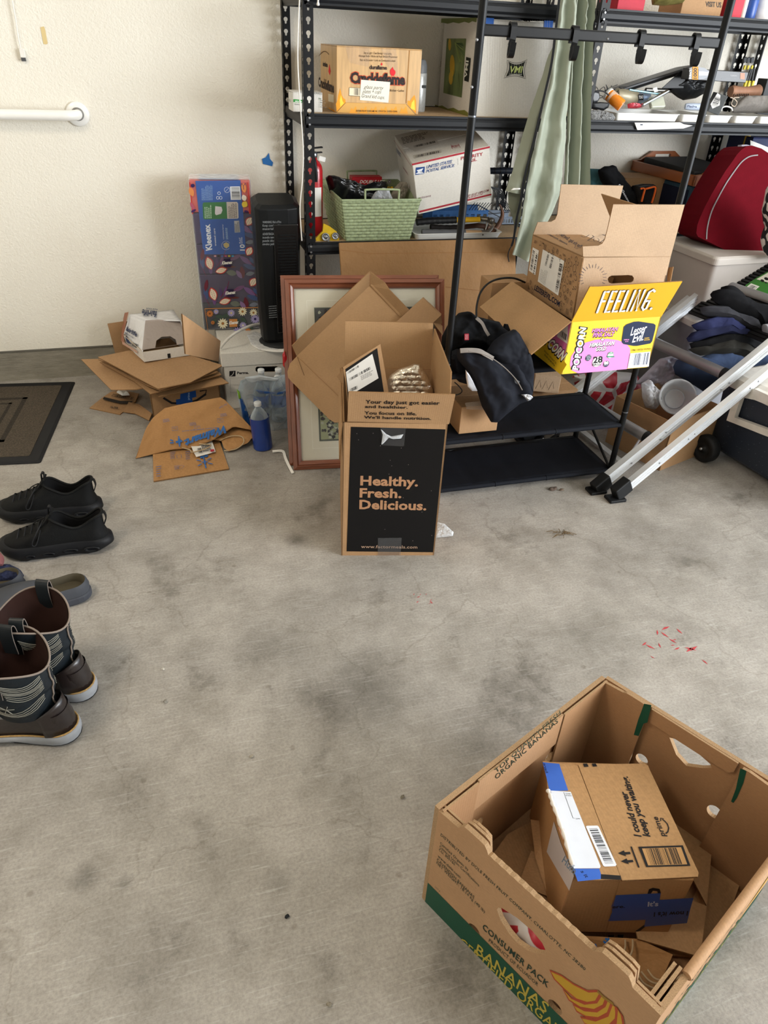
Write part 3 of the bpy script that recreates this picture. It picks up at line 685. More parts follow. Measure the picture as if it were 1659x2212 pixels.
pr.poly([f(760, 150), f(1005, 92), f(1070, 175), f(885, 235)], '#c9c4bc'); pr.tiny(f(800, 180), f(1010, 130), f(780, 130), 5, '#6e6a66'); pr.bars(f(880, 205), f(1040, 168), f(876, 190), '#2a2826', 24)
pr.poly([f(875, 262), f(1080, 220), f(1085, 240), f(880, 285)], '#c4bfb6'); pr.bars(f(890, 280), f(1072, 242), f(888, 264), '#2a2826', 30); pr.line([f(875, 262), f(1080, 220), f(1085, 240), f(880, 285)], .0008, '#3a3836', True)
pr.line([f(1155, 182), f(1210, 175), f(1225, 205), f(1165, 215)], .0016, '#9c3a44', True); pr.text('PRIORITY', f(1160, 208), f(1218, 200), f(1160, 190), '#9c3a44', .02)
pr.done(t, 'top_print')
pr = Print(b.left); pr.tiny(f(752, 240), f(790, 290), f(745, 200), 4, '#4a5a86'); pr.line([f(732, 150), f(862, 345)], .002, RS); pr.tiny(f(800, 360), f(850, 430), f(795, 340), 3, '#a0606a'); pr.done(t, 'side_print')

# ---- white tray with hammers
o = G(900, 519, ZL-.002)
def tray(name, label, x0, x1, y0, y1, z, h, mat, ribs=0, cat='tray', flare=.008, r=.015):
    t = thing(name, label, cat, ((x0+x1)/2, (y0+y1)/2, z)); mb = MB()
    def ring(k, zz): return [V3((a, b_, z+zz)) for a, b_ in rrect(x0-k, x1+k, y0-k, y1+k, r, 4)]
    mb.loft([ring(-flare, 0), ring(0, h), ring(.003, h), ring(.003, h+.002), ring(-.002, h+.002), ring(-flare-.003, .003)], 0, True, True, False)
    mb.obj('tray_body', mat, t); return t
WP = M('white_plastic', '#dededb', .35, var=.02)
tray('hammer_tray', 'shallow white plastic tray holding hammers beside the green basket', o.x-.005, o.x+.37, o.y+.0, o.y+.22, ZL-.002, .022, WP)
hy = o.y+.05
def hammer(label, pts_grip, pts_neck, head, gm, nm, hm, rg=.011, rn=.007):
    t = thing('hammer', label, 'hammer', P(*pts_grip[0], hy))
    gp = spline([P(x, y, hy) for x, y in pts_grip], 8)
    MB().tube(gp, [(rg*1.15*(1+.06*math.sin(i*2.2)), rg*(1+.06*math.sin(i*2.2))) for i in range(len(gp))], n=12).obj('grip', gm, t)
    MB().tube([P(x, y, hy) for x, y in pts_neck], (rn*1.3, rn)).obj('shaft', nm, t)
    head(t, hm)
def head1(t, hm):
    MB().tube([P(1034, 472, hy+.02), P(1045, 473, hy+.005), P(1055, 474, hy-.01)], [.010, .011, .010], n=12).lathe(P(1057, 475, hy-.01), (.35, -.9, -.1), [(.010, 0), (.0125, .004), (.0125, .018), (.0115, .021), (0, .021)], 18).obj('head', hm, t)
    mb = MB(); mb.tube(spline([P(1050, 474, hy+.01), P(1052, 484, hy-.0), P(1048, 497, hy-.01)]), [(.012-.0008*i, .006-.0003*i) for i in range(13)]).obj('claw', hm, t)
hammer('claw hammer with black ribbed grip and yellow band lying on the tray', [(900, 480), (930, 477), (960, 476), (985, 475)], [(984, 475), (1036, 474)], head1, blk, M('tool_yellow', '#d8a91e', .45), M('worn_steel', '#7c7872', .35, .8, var=.2), .012, .009)
hy += .035
def head2(t, hm):
    k = spline([P(1050, 492, hy-.005), P(1068, 496, hy), P(1078, 484, hy), P(1085, 466, hy), P(1084, 452, hy), P(1079, 442, hy)], 5)
    MB().tube(k, [(.013-.0105*(i/(len(k)-1))**1.5, .017-.0125*(i/(len(k)-1))) for i in range(len(k))], n=10).lathe(P(1066, 500, hy-.02), (-.3, -.95, 0), [(.010, -.01), (.013, .002), (.013, .016), (0, .017)], 16).obj('head', hm, t)
hammer('old hammer with dark taped handle and rusty curved claw', [(930, 490), (960, 492), (995, 491)], [(994, 491), (1030, 487), (1056, 490)], head2, M('dark_tape', '#2b2624', .7, var=.3), M('dark_wood_handle', '#4a2f22', .6, var=.25), M('rusty_steel', '#5c4030', .6, .5, var=.35, scale=70), .010, .0085)
hy = o.y+.012
def head3(t, hm): MB().tube(spline([P(1040, 503, hy), P(1055, 500, hy), P(1064, 490, hy+.01), P(1062, 483, hy+.015)]), [(.013-.0006*i, .009-.0004*i) for i in range(19)]).obj('head', hm, t)
hammer('hammer with plain grey rubber handle lying lowest in the tray', [(911, 501), (950, 501), (1005, 501)], [(1005, 501), (1042, 502)], head3, M('grey_rubber', '#4c4d50', .7), M('tan_wood', '#a98a68', .6), M('pewter', '#77706a', .4, .7), .009, .007)
# ---- baskets, wire rack and roll behind
bl = M('blue_plastic', '#3f6ea8', .4); 
def crate(name, label, x0, x1, yy, z0, z1, dp, mat, n):
    t = thing(name, label, 'basket', ((x0+x1)/2, yy+dp/2, z0)); fr = Fr((x0, yy, z0), X3, Z3); w = x1-x0; h = z1-z0
    holes = [[(w*(i+.2)/n, h*.25), (w*(i+.8)/n, h*.25), (w*(i+.8)/n, h*.75), (w*(i+.2)/n, h*.75)] for i in range(n)]
    MB().plate(fr, [(0, 0), (w, 0), (w, h), (0, h)], holes, .002, 0, 0).obj('slotted_wall', mat, t)
    MB().plate(Fr((x1, yy+dp, z0), -X3, Z3), [(0, 0), (w, 0), (w, h), (0, h)], (), .002, 0, 0).obj('back_wall', mat, t)
    MB().box(FRF, x0, x1, yy, yy+dp, z0, z0+.002).obj('base', mat, t)
    MB().tube([(x0, yy, z1), (x1, yy, z1), (x1, yy+dp, z1), (x0, yy+dp, z1), (x0, yy, z1)], .0025, n=6).obj('rim', mat, t)
a, b_ = P(933, 470, 3.05), P(1008, 470, 3.05); crate('plastic_basket', 'blue slotted plastic basket under the tilted postal box', a.x, b_.x+.1, 3.05, ZL, a.z+.025, .12, bl, 9)
a, b_ = P(1078, 485, 3.03), P(1112, 485, 3.03); crate('plastic_basket', 'grey blue slotted plastic basket behind the hammer tray at right', a.x, b_.x+.03, 3.03, ZL, a.z+.03, .14, M('grey_blue_plastic', '#7d8a9c', .3), 8)
e = 3.08; wr = M('black_wire', '#17181b', .35, .4)
t = thing('wire_rack', 'black curved wire dish rack behind the postal box', 'rack', P(1055, 470, e))
for k in range(7):
    x = 1010+k*6; MB().tube(spline([P(x+16, 438+0*k, e+.02*k/7), P(x+6, 450, e), P(x, 462, e)], 4), .0016, n=6).obj('wire', wr, t)
for k in range(8):
    x = 1058+k*3.2; MB().tube(spline([P(x-4, 402+k*.6, e+.004*k), P(x+6, 408+k, e+.004*k), P(x+14, 430+k, e+.004*k), P(x+22+k, 456, e+.004*k)], 4), .0016, n=6).obj('wire', wr, t)
MB().tube([P(1008, 463, e), P(1060, 462, e), P(1100, 458, e)], .002, n=6).obj('rail', wr, t)
t = thing('dark_roll', 'dark navy cylindrical roll lying across at the right of the postal box', 'roll', P(1080, 370, 3.0))
MB().tube([P(1045, 369, 3.0), P(1108, 369, 3.0)], .0125, n=20).obj('tube', M('navy_vinyl', '#1c222e', .45), t)
for x in (1066, 1078, 1090): MB().tube([P(x, 369, 3.0), P(x+2, 369, 3.0)], .0132, n=20).obj('band', blk, t)

def ONP(fr, x, y, d=0):
    o = fr.o+fr.n*d; r = ray(x, y); return CAM+r*((o-CAM).dot(fr.n)/r.dot(fr.n))
def sheet_obj(name, pts, mats, parent=None, t=.004, **k):
    """flat card from world points (ccw seen from the outside), thin slab following the polygon"""
    pts = [V3(p) for p in pts]; n = V3()
    for i in range(len(pts)): n += pts[i].cross(pts[(i+1) % len(pts)])
    n.normalize(); L = [V3(p) for p in pts]; tri = tessellate_polygon([L]); q = [p-n*t for p in pts]; m = MB(); N = len(pts)
    def ok(t3): a, b, c = (pts[i] for i in t3); return (b-a).cross(c-a).dot(n) > 0
    tri = [tuple(t3) if ok(t3) else tuple(reversed(t3)) for t3 in tri]
    m.add(pts, tri, 0); m.add(q, [tuple(reversed(t3)) for t3 in tri], 0)
    m.add(pts+q, [(i, i+N, (i+1) % N+N, (i+1) % N) for i in range(N)], 1)
    return m.obj(name, mats, parent, at=None if parent is not None else pts[0], **k)
CBM = [CB, CBE]; CBIM = [CBI, CBE]

# ================================================================== storage box, tissues, heater
b = Bx(V3((.184, 2.792, 0)), .31, .385, .25, rz=-1)
t = thing('storage_box', 'white cardboard records storage box with lid under the tissue pack', 'box', b.p(.5, .5, 0))
fr = b.front; hh = [fr.px(x, y) for x, y in ((552, 795), (555, 792), (598, 791), (602, 794), (602, 801), (598, 803), (556, 804), (552, 801))]
hh = [(q[0], min(q[1], .185)) for q in hh]
MB().plate(fr, [(0, 0), (b.w, 0), (b.w, b.h-.004), (0, b.h-.004)], [hh], .004).obj('front_panel', [WHC, WHE], t)
for f_, w in ((b.left, b.d), (b.right, b.d), (b.back, b.w)): MB().plate(f_, [(0, 0), (w, 0), (w, b.h-.004), (0, b.h-.004)], (), .004).obj('side_panel', [WHC, WHE], t)
MB().box(b.base, 0, b.w, 0, b.d, .0, .004).obj('bottom_panel', WHC, t)
lid = Bx(b.p(0, 0, 1)-b.x*.005-b.y*.005-b.z*.058, b.w+.01, b.d+.01, .058); lid.x, lid.y, lid.z = b.x, b.y, b.z
MB().box(Fr(lid.o, lid.x, lid.y), 0, lid.w, 0, lid.d, .052, .058).box(Fr(lid.o, lid.x, lid.z), 0, lid.w, 0, .055, -.004, .0).box(Fr(lid.o, lid.x, lid.y), 0, .004, .004, lid.d, 0, .055).box(Fr(lid.o, lid.x, lid.y), lid.w-.004, lid.w, .004, lid.d, 0, .055).box(Fr(lid.o, lid.x, lid.y), .004, lid.w-.004, lid.d-.004, lid.d, 0, .055).obj('lid', [WHC], t, bevel=.0015, seg=1)
g_ = lambda x, y: (160+x/3.318, 640+y/3.318)
pr = Print(fr); pr.poly([g_(1113, 536), g_(1157, 533), g_(1157, 573), g_(1113, 575)], '#1e1e20'); pr.line([g_(1118, 572), g_(1132, 566), g_(1142, 552), g_(1145, 540)], .0022, '#dcdad4')
pr.text('Perma.', g_(1168, 558), g_(1252, 555), g_(1168, 540), '#1e1e20', .03)
for y in (585, 635, 690): pr.line([g_(1118, y), g_(1490, y-8)], .0008, '#8c8a86')
pr.line([g_(1118, 585), g_(1124, 720)], .0008, '#8c8a86'); pr.done(t, 'front_print')

# tissue pack
kb = Bx(V3((.138, 3.06, .2505)), .23, .1, .6, 1.4, -.3, -4.8)
t = thing('tissue_pack', 'tall shrink wrapped pack of patterned tissue boxes leaning on the wall', 'tissues', kb.p(.5, .5, 0))
kc = [('#2b3042', .0), ('#3a2a55', .2), ('#3a2a55', .4), ('#3a2a55', .6), ('#d4645c', .8)]
for i, (cc, z) in enumerate(kc):
    m = M('tissue_'+str(cc), cc, .35, var=.04)
    for row, (y0, y1) in enumerate(((0, .049), (.051, .1))):
        MB().box(Fr(kb.p(0, 0, z), kb.x, kb.y), .001, kb.w-.001, y0, y1, .001, .1185).obj('tissue_box', m, t, bevel=.003)
k_ = lambda x, y: (380+x/5.53, 360+y/5.53)
def leafp(x, y, l, w, a):
    a = math.radians(a); L = []
    for k in range(9): u = k/8; L.append((u*l, w*math.sin(math.pi*u)**.8))
    for k in range(1, 8): u = 1-k/8; L.append((u*l, -w*math.sin(math.pi*u)**.8))
    return [(x+p*math.cos(a)-q*math.sin(a), y+p*math.sin(a)+q*math.cos(a)) for p, q in L]
def elp(x, y, a, b_, r=0, n=18):
    r = math.radians(r); return [(x+a*math.cos(t)*math.cos(r)-b_*math.sin(t)*math.sin(r), y+a*math.cos(t)*math.sin(r)+b_*math.sin(t)*math.cos(r)) for t in [2*math.pi*i/n for i in range(n)]]
KF = kb.front
def K(L): return [k_(*q) for q in L]
pr = Print(KF, .0012)
def pod(x, y, l, w, a):
    pr.poly(K(leafp(x, y, l, w, a)), '#b8413f'); pr.poly(K(leafp(x+8*math.cos(math.radians(a)), y+8*math.sin(math.radians(a)), l*.86, w*.72, a)), '#ecdcc6')
    for k in range(5):
        u = .25+.13*k
        for s in (-1, 1): pr.poly(K(elp(x+u*l*math.cos(math.radians(a))-s*w*.25*math.sin(math.radians(a)), y+u*l*math.sin(math.radians(a))+s*w*.25*math.cos(math.radians(a)), 5, 3, a, 6)), '#3a2a45')
def flora(dx, dy, part=False):
    S = [(300, 120, 150, 28, 80, '#4a5a86'), (330, 20, 150, 22, 100, '#6b2c3a'), (420, 330, 110, 24, -95, '#6e5082'), (560, 100, 140, 22, 100, '#6e5082'), (480, 120, 120, 18, 80, '#54406e'),
         (640, 160, 150, 26, -25, '#7a587e'), (760, 110, 180, 30, 35, '#7d6092'), (780, 230, 150, 30, 80, '#6b2c3a'), (800, 210, 170, 28, 20, '#4a5a86'), (600, 300, 130, 34, 10, '#6f746c'), (720, 280, 120, 26, 55, '#8b6f9c'), (830, 330, 110, 26, -10, '#7b8090'),
         (520, 230, 200, 16, 3, '#6b3838'), (880, 120, 90, 20, 60, '#4d5f8c')]
    for x, y, l, w, a, cc in S: pr.poly(K(leafp(x+dx, y+dy, l, w, a)), cc)
    for L in ([(290, 200), (340, 300), (360, 350)], [(470, 260), (520, 190), (560, 150), (590, 40)], [(700, 120), (640, 150), (600, 190)], [(860, 160), (905, 200), (935, 235)]):
        pr.line(K([(x+dx, y+dy) for x, y in L]), .0014, '#8c2248')
    if not part: pod(425+dx, 275+dy, 170, 52, -108)
    pod(470+dx, 300+dy, 150, 42, -15); pod(905+dx, 0+dy if not part else 20+dy, 120, 50, 120)
flora(0, 580, True); flora(0, 955); flora(45, 1322)
# coral box
pr.poly(K([(158, 182), (172, 182), (206, 560), (192, 560)]), '#c0403a'); pr.poly(K([(850, 185), (864, 185), (892, 560), (874, 560)]), '#c0403a')
for x, y, l, w, a, cc in ((165, 240, 120, 30, 70, '#d98a52'), (800, 190, 120, 30, 80, '#d98a52'), (800, 480, 80, 36, -60, '#e4c94e'), (800, 330, 80, 30, 70, '#efe6d8'), (170, 420, 120, 20, 60, '#b45a70'), (180, 540, 70, 16, -30, '#4a2d62'), (810, 525, 60, 14, 10, '#4a2d62')): pr.poly(K(leafp(x, y, l, w, a)), cc)
pr.poly(K(elp(202, 222, 24, 22)), '#33285a'); pr.line(K([(785, 195), (805, 225), (830, 195)]), .002, '#4a2d62'); pr.line(K([(805, 225), (808, 270)]), .002, '#4a2d62')
# daisy box
pr.line(K([(345, 1690), (990, 1675)]), .0035, '#c98a4e'); pr.line(K([(345, 1690), (385, 1960)]), .002, '#c98a4e')
def daisy(x, y, r, cc, ce, n=12):
    for k in range(n): pr.poly(K(leafp(x+r*.2*math.cos(k*6.283/n), y+r*.2*math.sin(k*6.283/n), r*.8, r*.15, 360*k/n)), cc)
    pr.poly(K(elp(x, y, r*.25, r*.25)), ce)
for x, y in ((470, 1880), (720, 1830), (880, 1900), (600, 1790), (820, 1790), (520, 1780)): pr.poly(K(leafp(x-50, y, 100, 26, random.uniform(-60, 60))), '#46564c')
for d_ in ((560, 1865, 66, '#e9e2c4', '#a5733c'), (660, 1740, 48, '#a9a0cc', '#d8c48a'), (795, 1722, 55, '#e9e2c4', '#a5733c'), (925, 1735, 50, '#e9e2c4', '#a5733c'), (945, 1810, 58, '#a9a0cc', '#33285a'), (800, 1885, 45, '#a9a0cc', '#e9e2c4'), (405, 1745, 45, '#c77f45', '#8c4f2c'), (735, 1960, 60, '#9a92c2', '#e9e2c4'), (480, 1720, 34, '#a9a0cc', '#d8c48a'), (860, 1950, 40, '#c77f45', '#8c4f2c'), (440, 1850, 26, '#c77f45', '#8c4f2c')): daisy(*d_)
pr.poly(K([(636, 1808), (732, 1805), (732, 1898), (640, 1902)]), '#c98a4e')
for (x0, y0, x1, y1, bx) in ((548, 1158, 675, 1146, 1), (588, 1517, 713, 1503, 1), (633, 1872, 748, 1860, 0)):
    if bx: pr.poly(K([(x0+20, y0-65), (x1-25, y0-68), (x1-18, y1+40), (x0+25, y1+40)]), '#2b1f44')
    pr.text('Kleenex', k_(x0, y0), k_(x1, y1), k_(x0, y0-38), '#f0eee8', .04, .25)
pr.done(t, 'pattern')
# blue label
pr = Print(KF, .0028); BL = '#1c58ae'
pr.poly(K([(232, 168), (770, 160), (800, 500), (840, 1043), (328, 1046), (290, 700)]), BL)
pr.text('Kleenex', k_(432, 1004), k_(404, 680), k_(360, 1004), '#eef2f6', .03, -.25); pr.text('trusted care', k_(483, 944), k_(467, 735), k_(462, 944), '#e8eef4', .012)
pr.text('10', k_(822, 1000), k_(818, 925), k_(766, 1000), '#eef2f6', .02); pr.text('FLAT', k_(777, 915), k_(774, 845), k_(757, 915), '#eef2f6', .01); pr.text('BOXES', k_(795, 915), k_(792, 840), k_(782, 915), '#eef2f6', .01)
pr.poly([k_(*q) for q in [(318, 445), (330, 425), (600, 420), (614, 620), (340, 628), (326, 610)]], '#2c7a3c'); pr.poly(K([(604, 420), (725, 418), (742, 435), (748, 605), (738, 618), (614, 620)]), '#d8cfc8')
pr.poly(K([(470, 470), (545, 478), (556, 520), (540, 560), (480, 578), (466, 560)]), '#e6e2ea'); pr.tiny(k_(340, 615), k_(335, 440), k_(430, 615), 4, '#b8d4bc'); pr.tiny(k_(630, 610), k_(622, 430), k_(735, 610), 9, '#6a6668'); pr.tiny(k_(306, 400), k_(300, 215), k_(440, 400), 9, '#8db4dc', fill=.4)
pr.poly(K([(645, 235), (765, 233), (778, 393), (655, 395)]), '#e8eaee'); pr.bars(k_(670, 380), k_(662, 248), k_(765, 380), n=15)
pr.poly(K([(695, 645), (755, 643), (768, 782), (702, 785)]), '#b9bcc2'); pr.tiny(k_(704, 780), k_(698, 650), k_(762, 780), 6, '#4c5060')
pr.line(K(arc(610, 275, 33, 0, 360, 16)), .0012, '#dfe8f2', True); pr.line(K([(590, 295), (630, 255)]), .001, '#dfe8f2')
for q in ((515, 315), (500, 370), (535, 370)): pr.line(K(arc(*q, 17, 0, 360, 10)), .0018, '#dfe8f2', True)
pr.text('a protective barrier', k_(575, 865), k_(565, 685), k_(560, 865), '#dfe8f2', .005); pr.tiny(k_(625, 865), k_(612, 690), k_(598, 865), 2, '#9cbfe2')
pr.poly(K([(565, 920), (600, 900), (635, 918), (636, 950), (602, 975), (572, 952)]), '#c3b47a'); pr.line(K(arc(598, 938, 52, 40, 330, 14)), .0008, '#dfe8f2')
for i, cc in enumerate(('#d8a0a8', '#1c1c20', '#3c6ab4', '#c04a7a', '#d8c23a', '#4a9ac0')): pr.rect(*k_(455+42*i, 1056), *k_(482+42*i, 1074), cc)
pr.done(t, 'wrap_label')
pr = Print(kb.top, .001, pix=False); pr.rect(.036, 0, .188, .098, BL); pr.text('Kleenex', (.07, .055), (.16, .055), (.07, .078), '#dfe8f2', .03, .25); pr.done(t, 'top_label')
FILM = clear('shrink_film', '#eef2f6', .05, .06, .5, 35)
fm = MB(); fb = Fr(kb.p(0, 0, 0), kb.x, kb.y); fm.box(fb, -.003, kb.w+.003, -.004, .103, .001, .604); fm.obj('shrink_film', FILM, t, bevel=.008)

# heater on its cardboard disc
o = G(603, 735, .258)
tag(MB().lathe(V3((o.x, o.y, .2515)), Z3, [(0, 0), (.119, 0), (.120, .0015), (.119, .003), (0, .003)], 48, cap=False).obj('cake_board', M('white_board', '#dedcd8', .6, var=.02), at=V3((o.x, o.y, .2515))), 'round white board lying under the black tower heater', 'board')
ol = [G(x, y, .2512) for x, y in ((534, 725), (560, 716), (600, 752), (560, 757), (543, 742))]
t = thing('tower_heater', 'black tower heater with warning text standing on a round white board', 'heater', (o.x, o.y, .2555))
ho = V3((o.x+.003, o.y-.004, .2555))
hb = M('heater_plastic', '#131517', .42, var=.05)
MB().lathe(ho, Z3, [(.086, 0), (.088, .003), (.078, .010), (.055, .016), (0, .018)], 40).obj('base', M('heater_base', '#26282a', .6), t)
def hring(z, s=1.0, yo=0):
    A, B = .086*s, .062*s
    L = [(-A, -.012), (-A+.004, -B*.75), (-A+.018, -B), (-A+.05, -B-.004), (A-.05, -B-.002), (A-.012, -B*.9), (A, -B*.6), (A, B*.6), (A-.02, B), (-A+.02, B), (-A+.002, B*.6)]
    return [ho+V3((p, q+yo, z)) for p, q in L]
mb = MB(); ztop = P(557, 443, ho.y-.03).z-ho.z
rr = [hring(.016, .82), hring(.03, .9), hring(.2, .97), hring(ztop-.02, 1.02)]
top = [p+V3((0, 0, .012+.22*(p.y-ho.y+.06))) for p in hring(ztop-.02, 1.02)]; top2 = [ho+V3((0, .0, ztop+.012))+(p-ho-V3((0, 0, ztop)))*.8 for p in top]
mb.loft(rr+[top, top2], 0, True, True, False); mb.obj('tower_body', hb, t, bevel=.003)
hf = Fr(ho+V3((-.086, -.0625, 0)), V3((1, .0, 0)), Z3)
MB().box(Fr(ho+V3((-.02, -.069, .06)), X3, Z3), 0, .095, 0, ztop-.12, -.01, .003).obj('grille_panel', M('heater_panel', '#0e0f11', .25), t, bevel=.004)
gm = MB()
for i in range(34): gm.box(Fr(ho+V3((-.005, -.073, .08+i*(ztop-.17)/34)), X3, Z3), 0, .07, 0, .003, -.002, .0015)
gm.obj('grille', hb, t, kind='stuff')
pr = Print(Fr(ho+V3((-.075, -.0665, 0)), X3, Z3), .0035)
for i, s in enumerate(('WARNING: Risk of Fire', 'Keep combustible', 'material away', 'ADVERTENCIA: Riesgo de', 'incendio temperatura', 'puede alcanzar a', 'niveles peligrosos')):
    y = 482+i*7.2+(4 if i > 2 else 0); pr.text(s, (567, y), (607, y-.8), (567, y-5), '#8d9194', .0)
pr.tiny((581, 688), (604, 686), (580, 659), 6, '#7c8084', fill=.35); pr.done(t, 'warning_print')
ol = [G(x, y, .253) for x, y in ((533, 724), (548, 716), (575, 722), (590, 745), (612, 752), (600, 757), (560, 756), (543, 745))]
tag(MB().pillow(ol, (0, 0, 1), .006, .0005, lambda p, e: .002*fbm(p, 60)).obj('plastic_bag', clear('thin_poly', '#d8dadc', .22, .15, .8, 60), at=ol[0]), 'flattened clear plastic bag under the round white board', 'bag')
t = MB().tube(spline([G(476, 752, .262), G(487, 738, .29), G(505, 722, .32), P(535, 706, 2.86), P(558, 700, 2.9), P(572, 700, 2.92), P(590, 706, 2.97)]), .0055, n=12).obj('white_hose', M('white_hose_mat', '#cfcdc8', .4), at=G(476, 752, .262))
tag(t, 'thick white cable arching over the storage box to the heater', 'cable')

# ================================================================== cardboard pile
b = Bx(V3((-.113, 2.76, 0)), .275, .37, .122, rz=3)
t = thing('open_carton', 'open brown shipping carton with blue tape under the pile of flattened cardboard', 'box', b.p(.5, .5, 0))
for f_, w in ((b.front, b.w), (b.left, b.d), (b.right, b.d), (b.back, b.w)): MB().plate(f_, [(0, 0), (w, 0), (w, b.h), (0, b.h)], ()).obj('side_panel', CBM, t)
MB().box(b.base, .003, b.w-.003, .003, b.d-.003, .0005, .004).obj('bottom_panel', CB, t)
pr = Print(b.front); pr.line([g_(640, 728), g_(700, 765), g_(800, 770), g_(880, 745), g_(945, 700)], .009, '#202024'); pr.line([g_(900, 680), g_(948, 672), g_(940, 712)], .005, '#202024')
pr.poly([g_(730, 740), g_(760, 735), g_(762, 700), g_(872, 675), g_(876, 720), g_(846, 728), g_(850, 768), g_(732, 776)], '#1f4f9e'); pr.text('prime', g_(828, 742), g_(828, 690), g_(812, 742), '#9fc0ea', .02); pr.done(t, 'front_print')
BKP = Fr(b.back.o, -b.back.u, Z3)
bk = [ONP(BKP, *q) for q in ((256, 790), (232, 699), (272, 693), (330, 720), (345, 790))]
sheet_obj('flap', bk, CBM, t)
rp = Fr(b.p(1, 0, 1), (V3((.35, 1, 0))), V3((.25, -.1, 1)))
rfl = [ONP(rp, *q) for q in (g_(800, 415), g_(777, 128), g_(1050, 320), g_(1036, 468))]
sheet_obj('flap', rfl[::-1], CBM, t)
# stacked flat sheets
def gz(L): return [G(x, y, z) for x, y, z in L]
ST = [('wide pale flattened cardboard sheet sticking out lowest on the left of the pile', [(175, 776, .150), (240, 842, .128), (293, 841, .140), (360, 830, .158), (330, 770, .165), (211, 775, .158)]),
      ('flattened cardboard sheet pointing out to the right at the bottom of the pile', [(343, 857, .130), (494, 827, .150), (468, 808, .160), (400, 800, .165), (320, 835, .145)]),
      ('creased cardboard sheet second from the top of the pile', [(215, 782, .166), (290, 823, .160), (325, 851, .152), (478, 809, .172), (462, 790, .180), (300, 775, .185)]),
      ('thin cardboard sheet just beneath the top sheet of the pile', [(212, 776, .176), (262, 797, .176), (318, 832, .172), (345, 842, .178), (470, 803, .186), (440, 780, .19)]),
      ('large smooth kraft cardboard sheet on top of the pile under the shrink-wrapped tray', [(211, 771, .196), (341, 839.5, .184), (411, 826, .190), (482, 789, .197), (411, 767, .199), (340, 757, .205), (279, 757, .205)])]
for lab, L in ST:
    tag(sheet_obj('cardboard_sheet', gz(L), CBM, t=.0035), lab, 'cardboard', 'flattened cardboard by the wall')
DN = M('navy_film', '#14204a', .3, var=.1, bmp=.3, bscale=40)
L = [(401, 717), (413, 762), (458, 773), (462, 753)]
sp = Fr(G(401, 717, .25), V3((.8, .25, -.25)), V3((-.1, .6, 1)))
mb = MB(); q = [ONP(sp, *k) for k in L]; mb.hexa(q, [p-sp.n*.03 for p in q]); o_ = mb.obj('padded_mailer', DN, at=q[0], bevel=.006)
tag(o_, 'dark navy padded mailer tucked behind the shrink-wrapped tray', 'parcel')
pr = Print(sp, .001); pr.text('pa', g_(862, 345), g_(872, 418), g_(880, 342), '#c7ccd8', .04); pr.done(o_, 'lettering')

# shrink wrapped drink tray
F0, F1, B0 = G(312, 782, .202), G(412, 767, .202), G(270, 744, .202); B1 = B0+(F1-F0)
T0, T1, T2, T3 = G(315, 692, .33), G(391, 694, .33), G(374, 669, .33), G(280, 679, .33)
t = thing('drink_tray', 'white shrink-wrapped drink tray with torn open front on top of the cardboard', 'tray', (F0+F1+B0+B1)/4)
tw = cardboard('tray_white', '#dcd8d2', .04); h0 = .042
up = Z3*h0
MB().slab(F0, F1, F1+up, F0+up, .003).obj('tray_front', [tw, WHE], t)
MB().slab(B0, F0, F0+up, B0+up, .003).obj('tray_side', [tw, WHE], t); MB().slab(F1, B1, B1+up, F1+up, .003).obj('tray_side', [tw, WHE], t)
MB().slab(B1, B0, B0+up, B1+up, .003).obj('tray_back', [tw, WHE], t)
MB().quad(F0+Z3*.003, F1+Z3*.003, B1+Z3*.003, B0+Z3*.003).obj('tray_base', CB, t)
film = M('printed_film', '#dcdce0', .22, var=.05, scale=14, bmp=.6, bscale=28, bdist=.008, coat=.4)
# film: side, back, top and a front with an arched opening
cm = MB()
def wq(a, b_, c_, d_, n=8):
    cm.grid(lambda u, v: (V3(a).lerp(b_, u)).lerp(V3(d_).lerp(c_, u), v)+V3((1, 1, 1))*(.003*fbm((V3(a).lerp(b_, u)).lerp(V3(d_).lerp(c_, u), v), 30)*math.sin(math.pi*u)*math.sin(math.pi*v)), n, n)
wq(B0+Z3*.004, F0+up, T0, T3); wq(F1+up, B1+up, T2, T1); wq(B1+up, B0+up, T3, T2); wq(T0, T1, T2, T3)
cm.obj('film_wrap', film, t, solid=.001)
ff = Fr(F0+up, F1-F0, (T0+T1)/2-(F0+F1)/2-up)
fo = [ff.px(*q) for q in ((307, 756), (314, 692), (340, 690), (391, 694), (410, 740))]
fh = [ff.px(*q) for q in (g_(515, 372), g_(508, 350), g_(520, 270), g_(560, 228), g_(640, 208), g_(720, 215), g_(785, 260), g_(806, 335), g_(735, 345), g_(730, 310), g_(690, 285), g_(630, 288), g_(590, 312), g_(580, 365))]
MB().plate(ff, fo, [[ff.px(*q) for q in (g_(582, 370), g_(590, 318), g_(628, 290), g_(690, 286), g_(728, 310), g_(738, 348))][::-1]], .001, 0, 0).obj('front_film', clear('smoky_film', '#b9aca4', .55, .12, .8, 30), t)
pr = Print(Fr(F0, B0-F0, T0-F0) if False else Fr(B0, F0-B0, T0-F0-up*.0), .018)
pr.text('fairlife', g_(396, 250), g_(478, 300), g_(402, 222), '#1d2c50', .03, .1); pr.text('nutrition plan', g_(392, 272), g_(455, 312), g_(394, 262), '#3c4664', .01)
pr.poly([g_(395, 300), g_(405, 290), g_(425, 330), g_(440, 350), g_(415, 345), g_(405, 335)], '#1d2c50'); pr.bars(g_(430, 360), g_(480, 380), g_(438, 335), n=10)
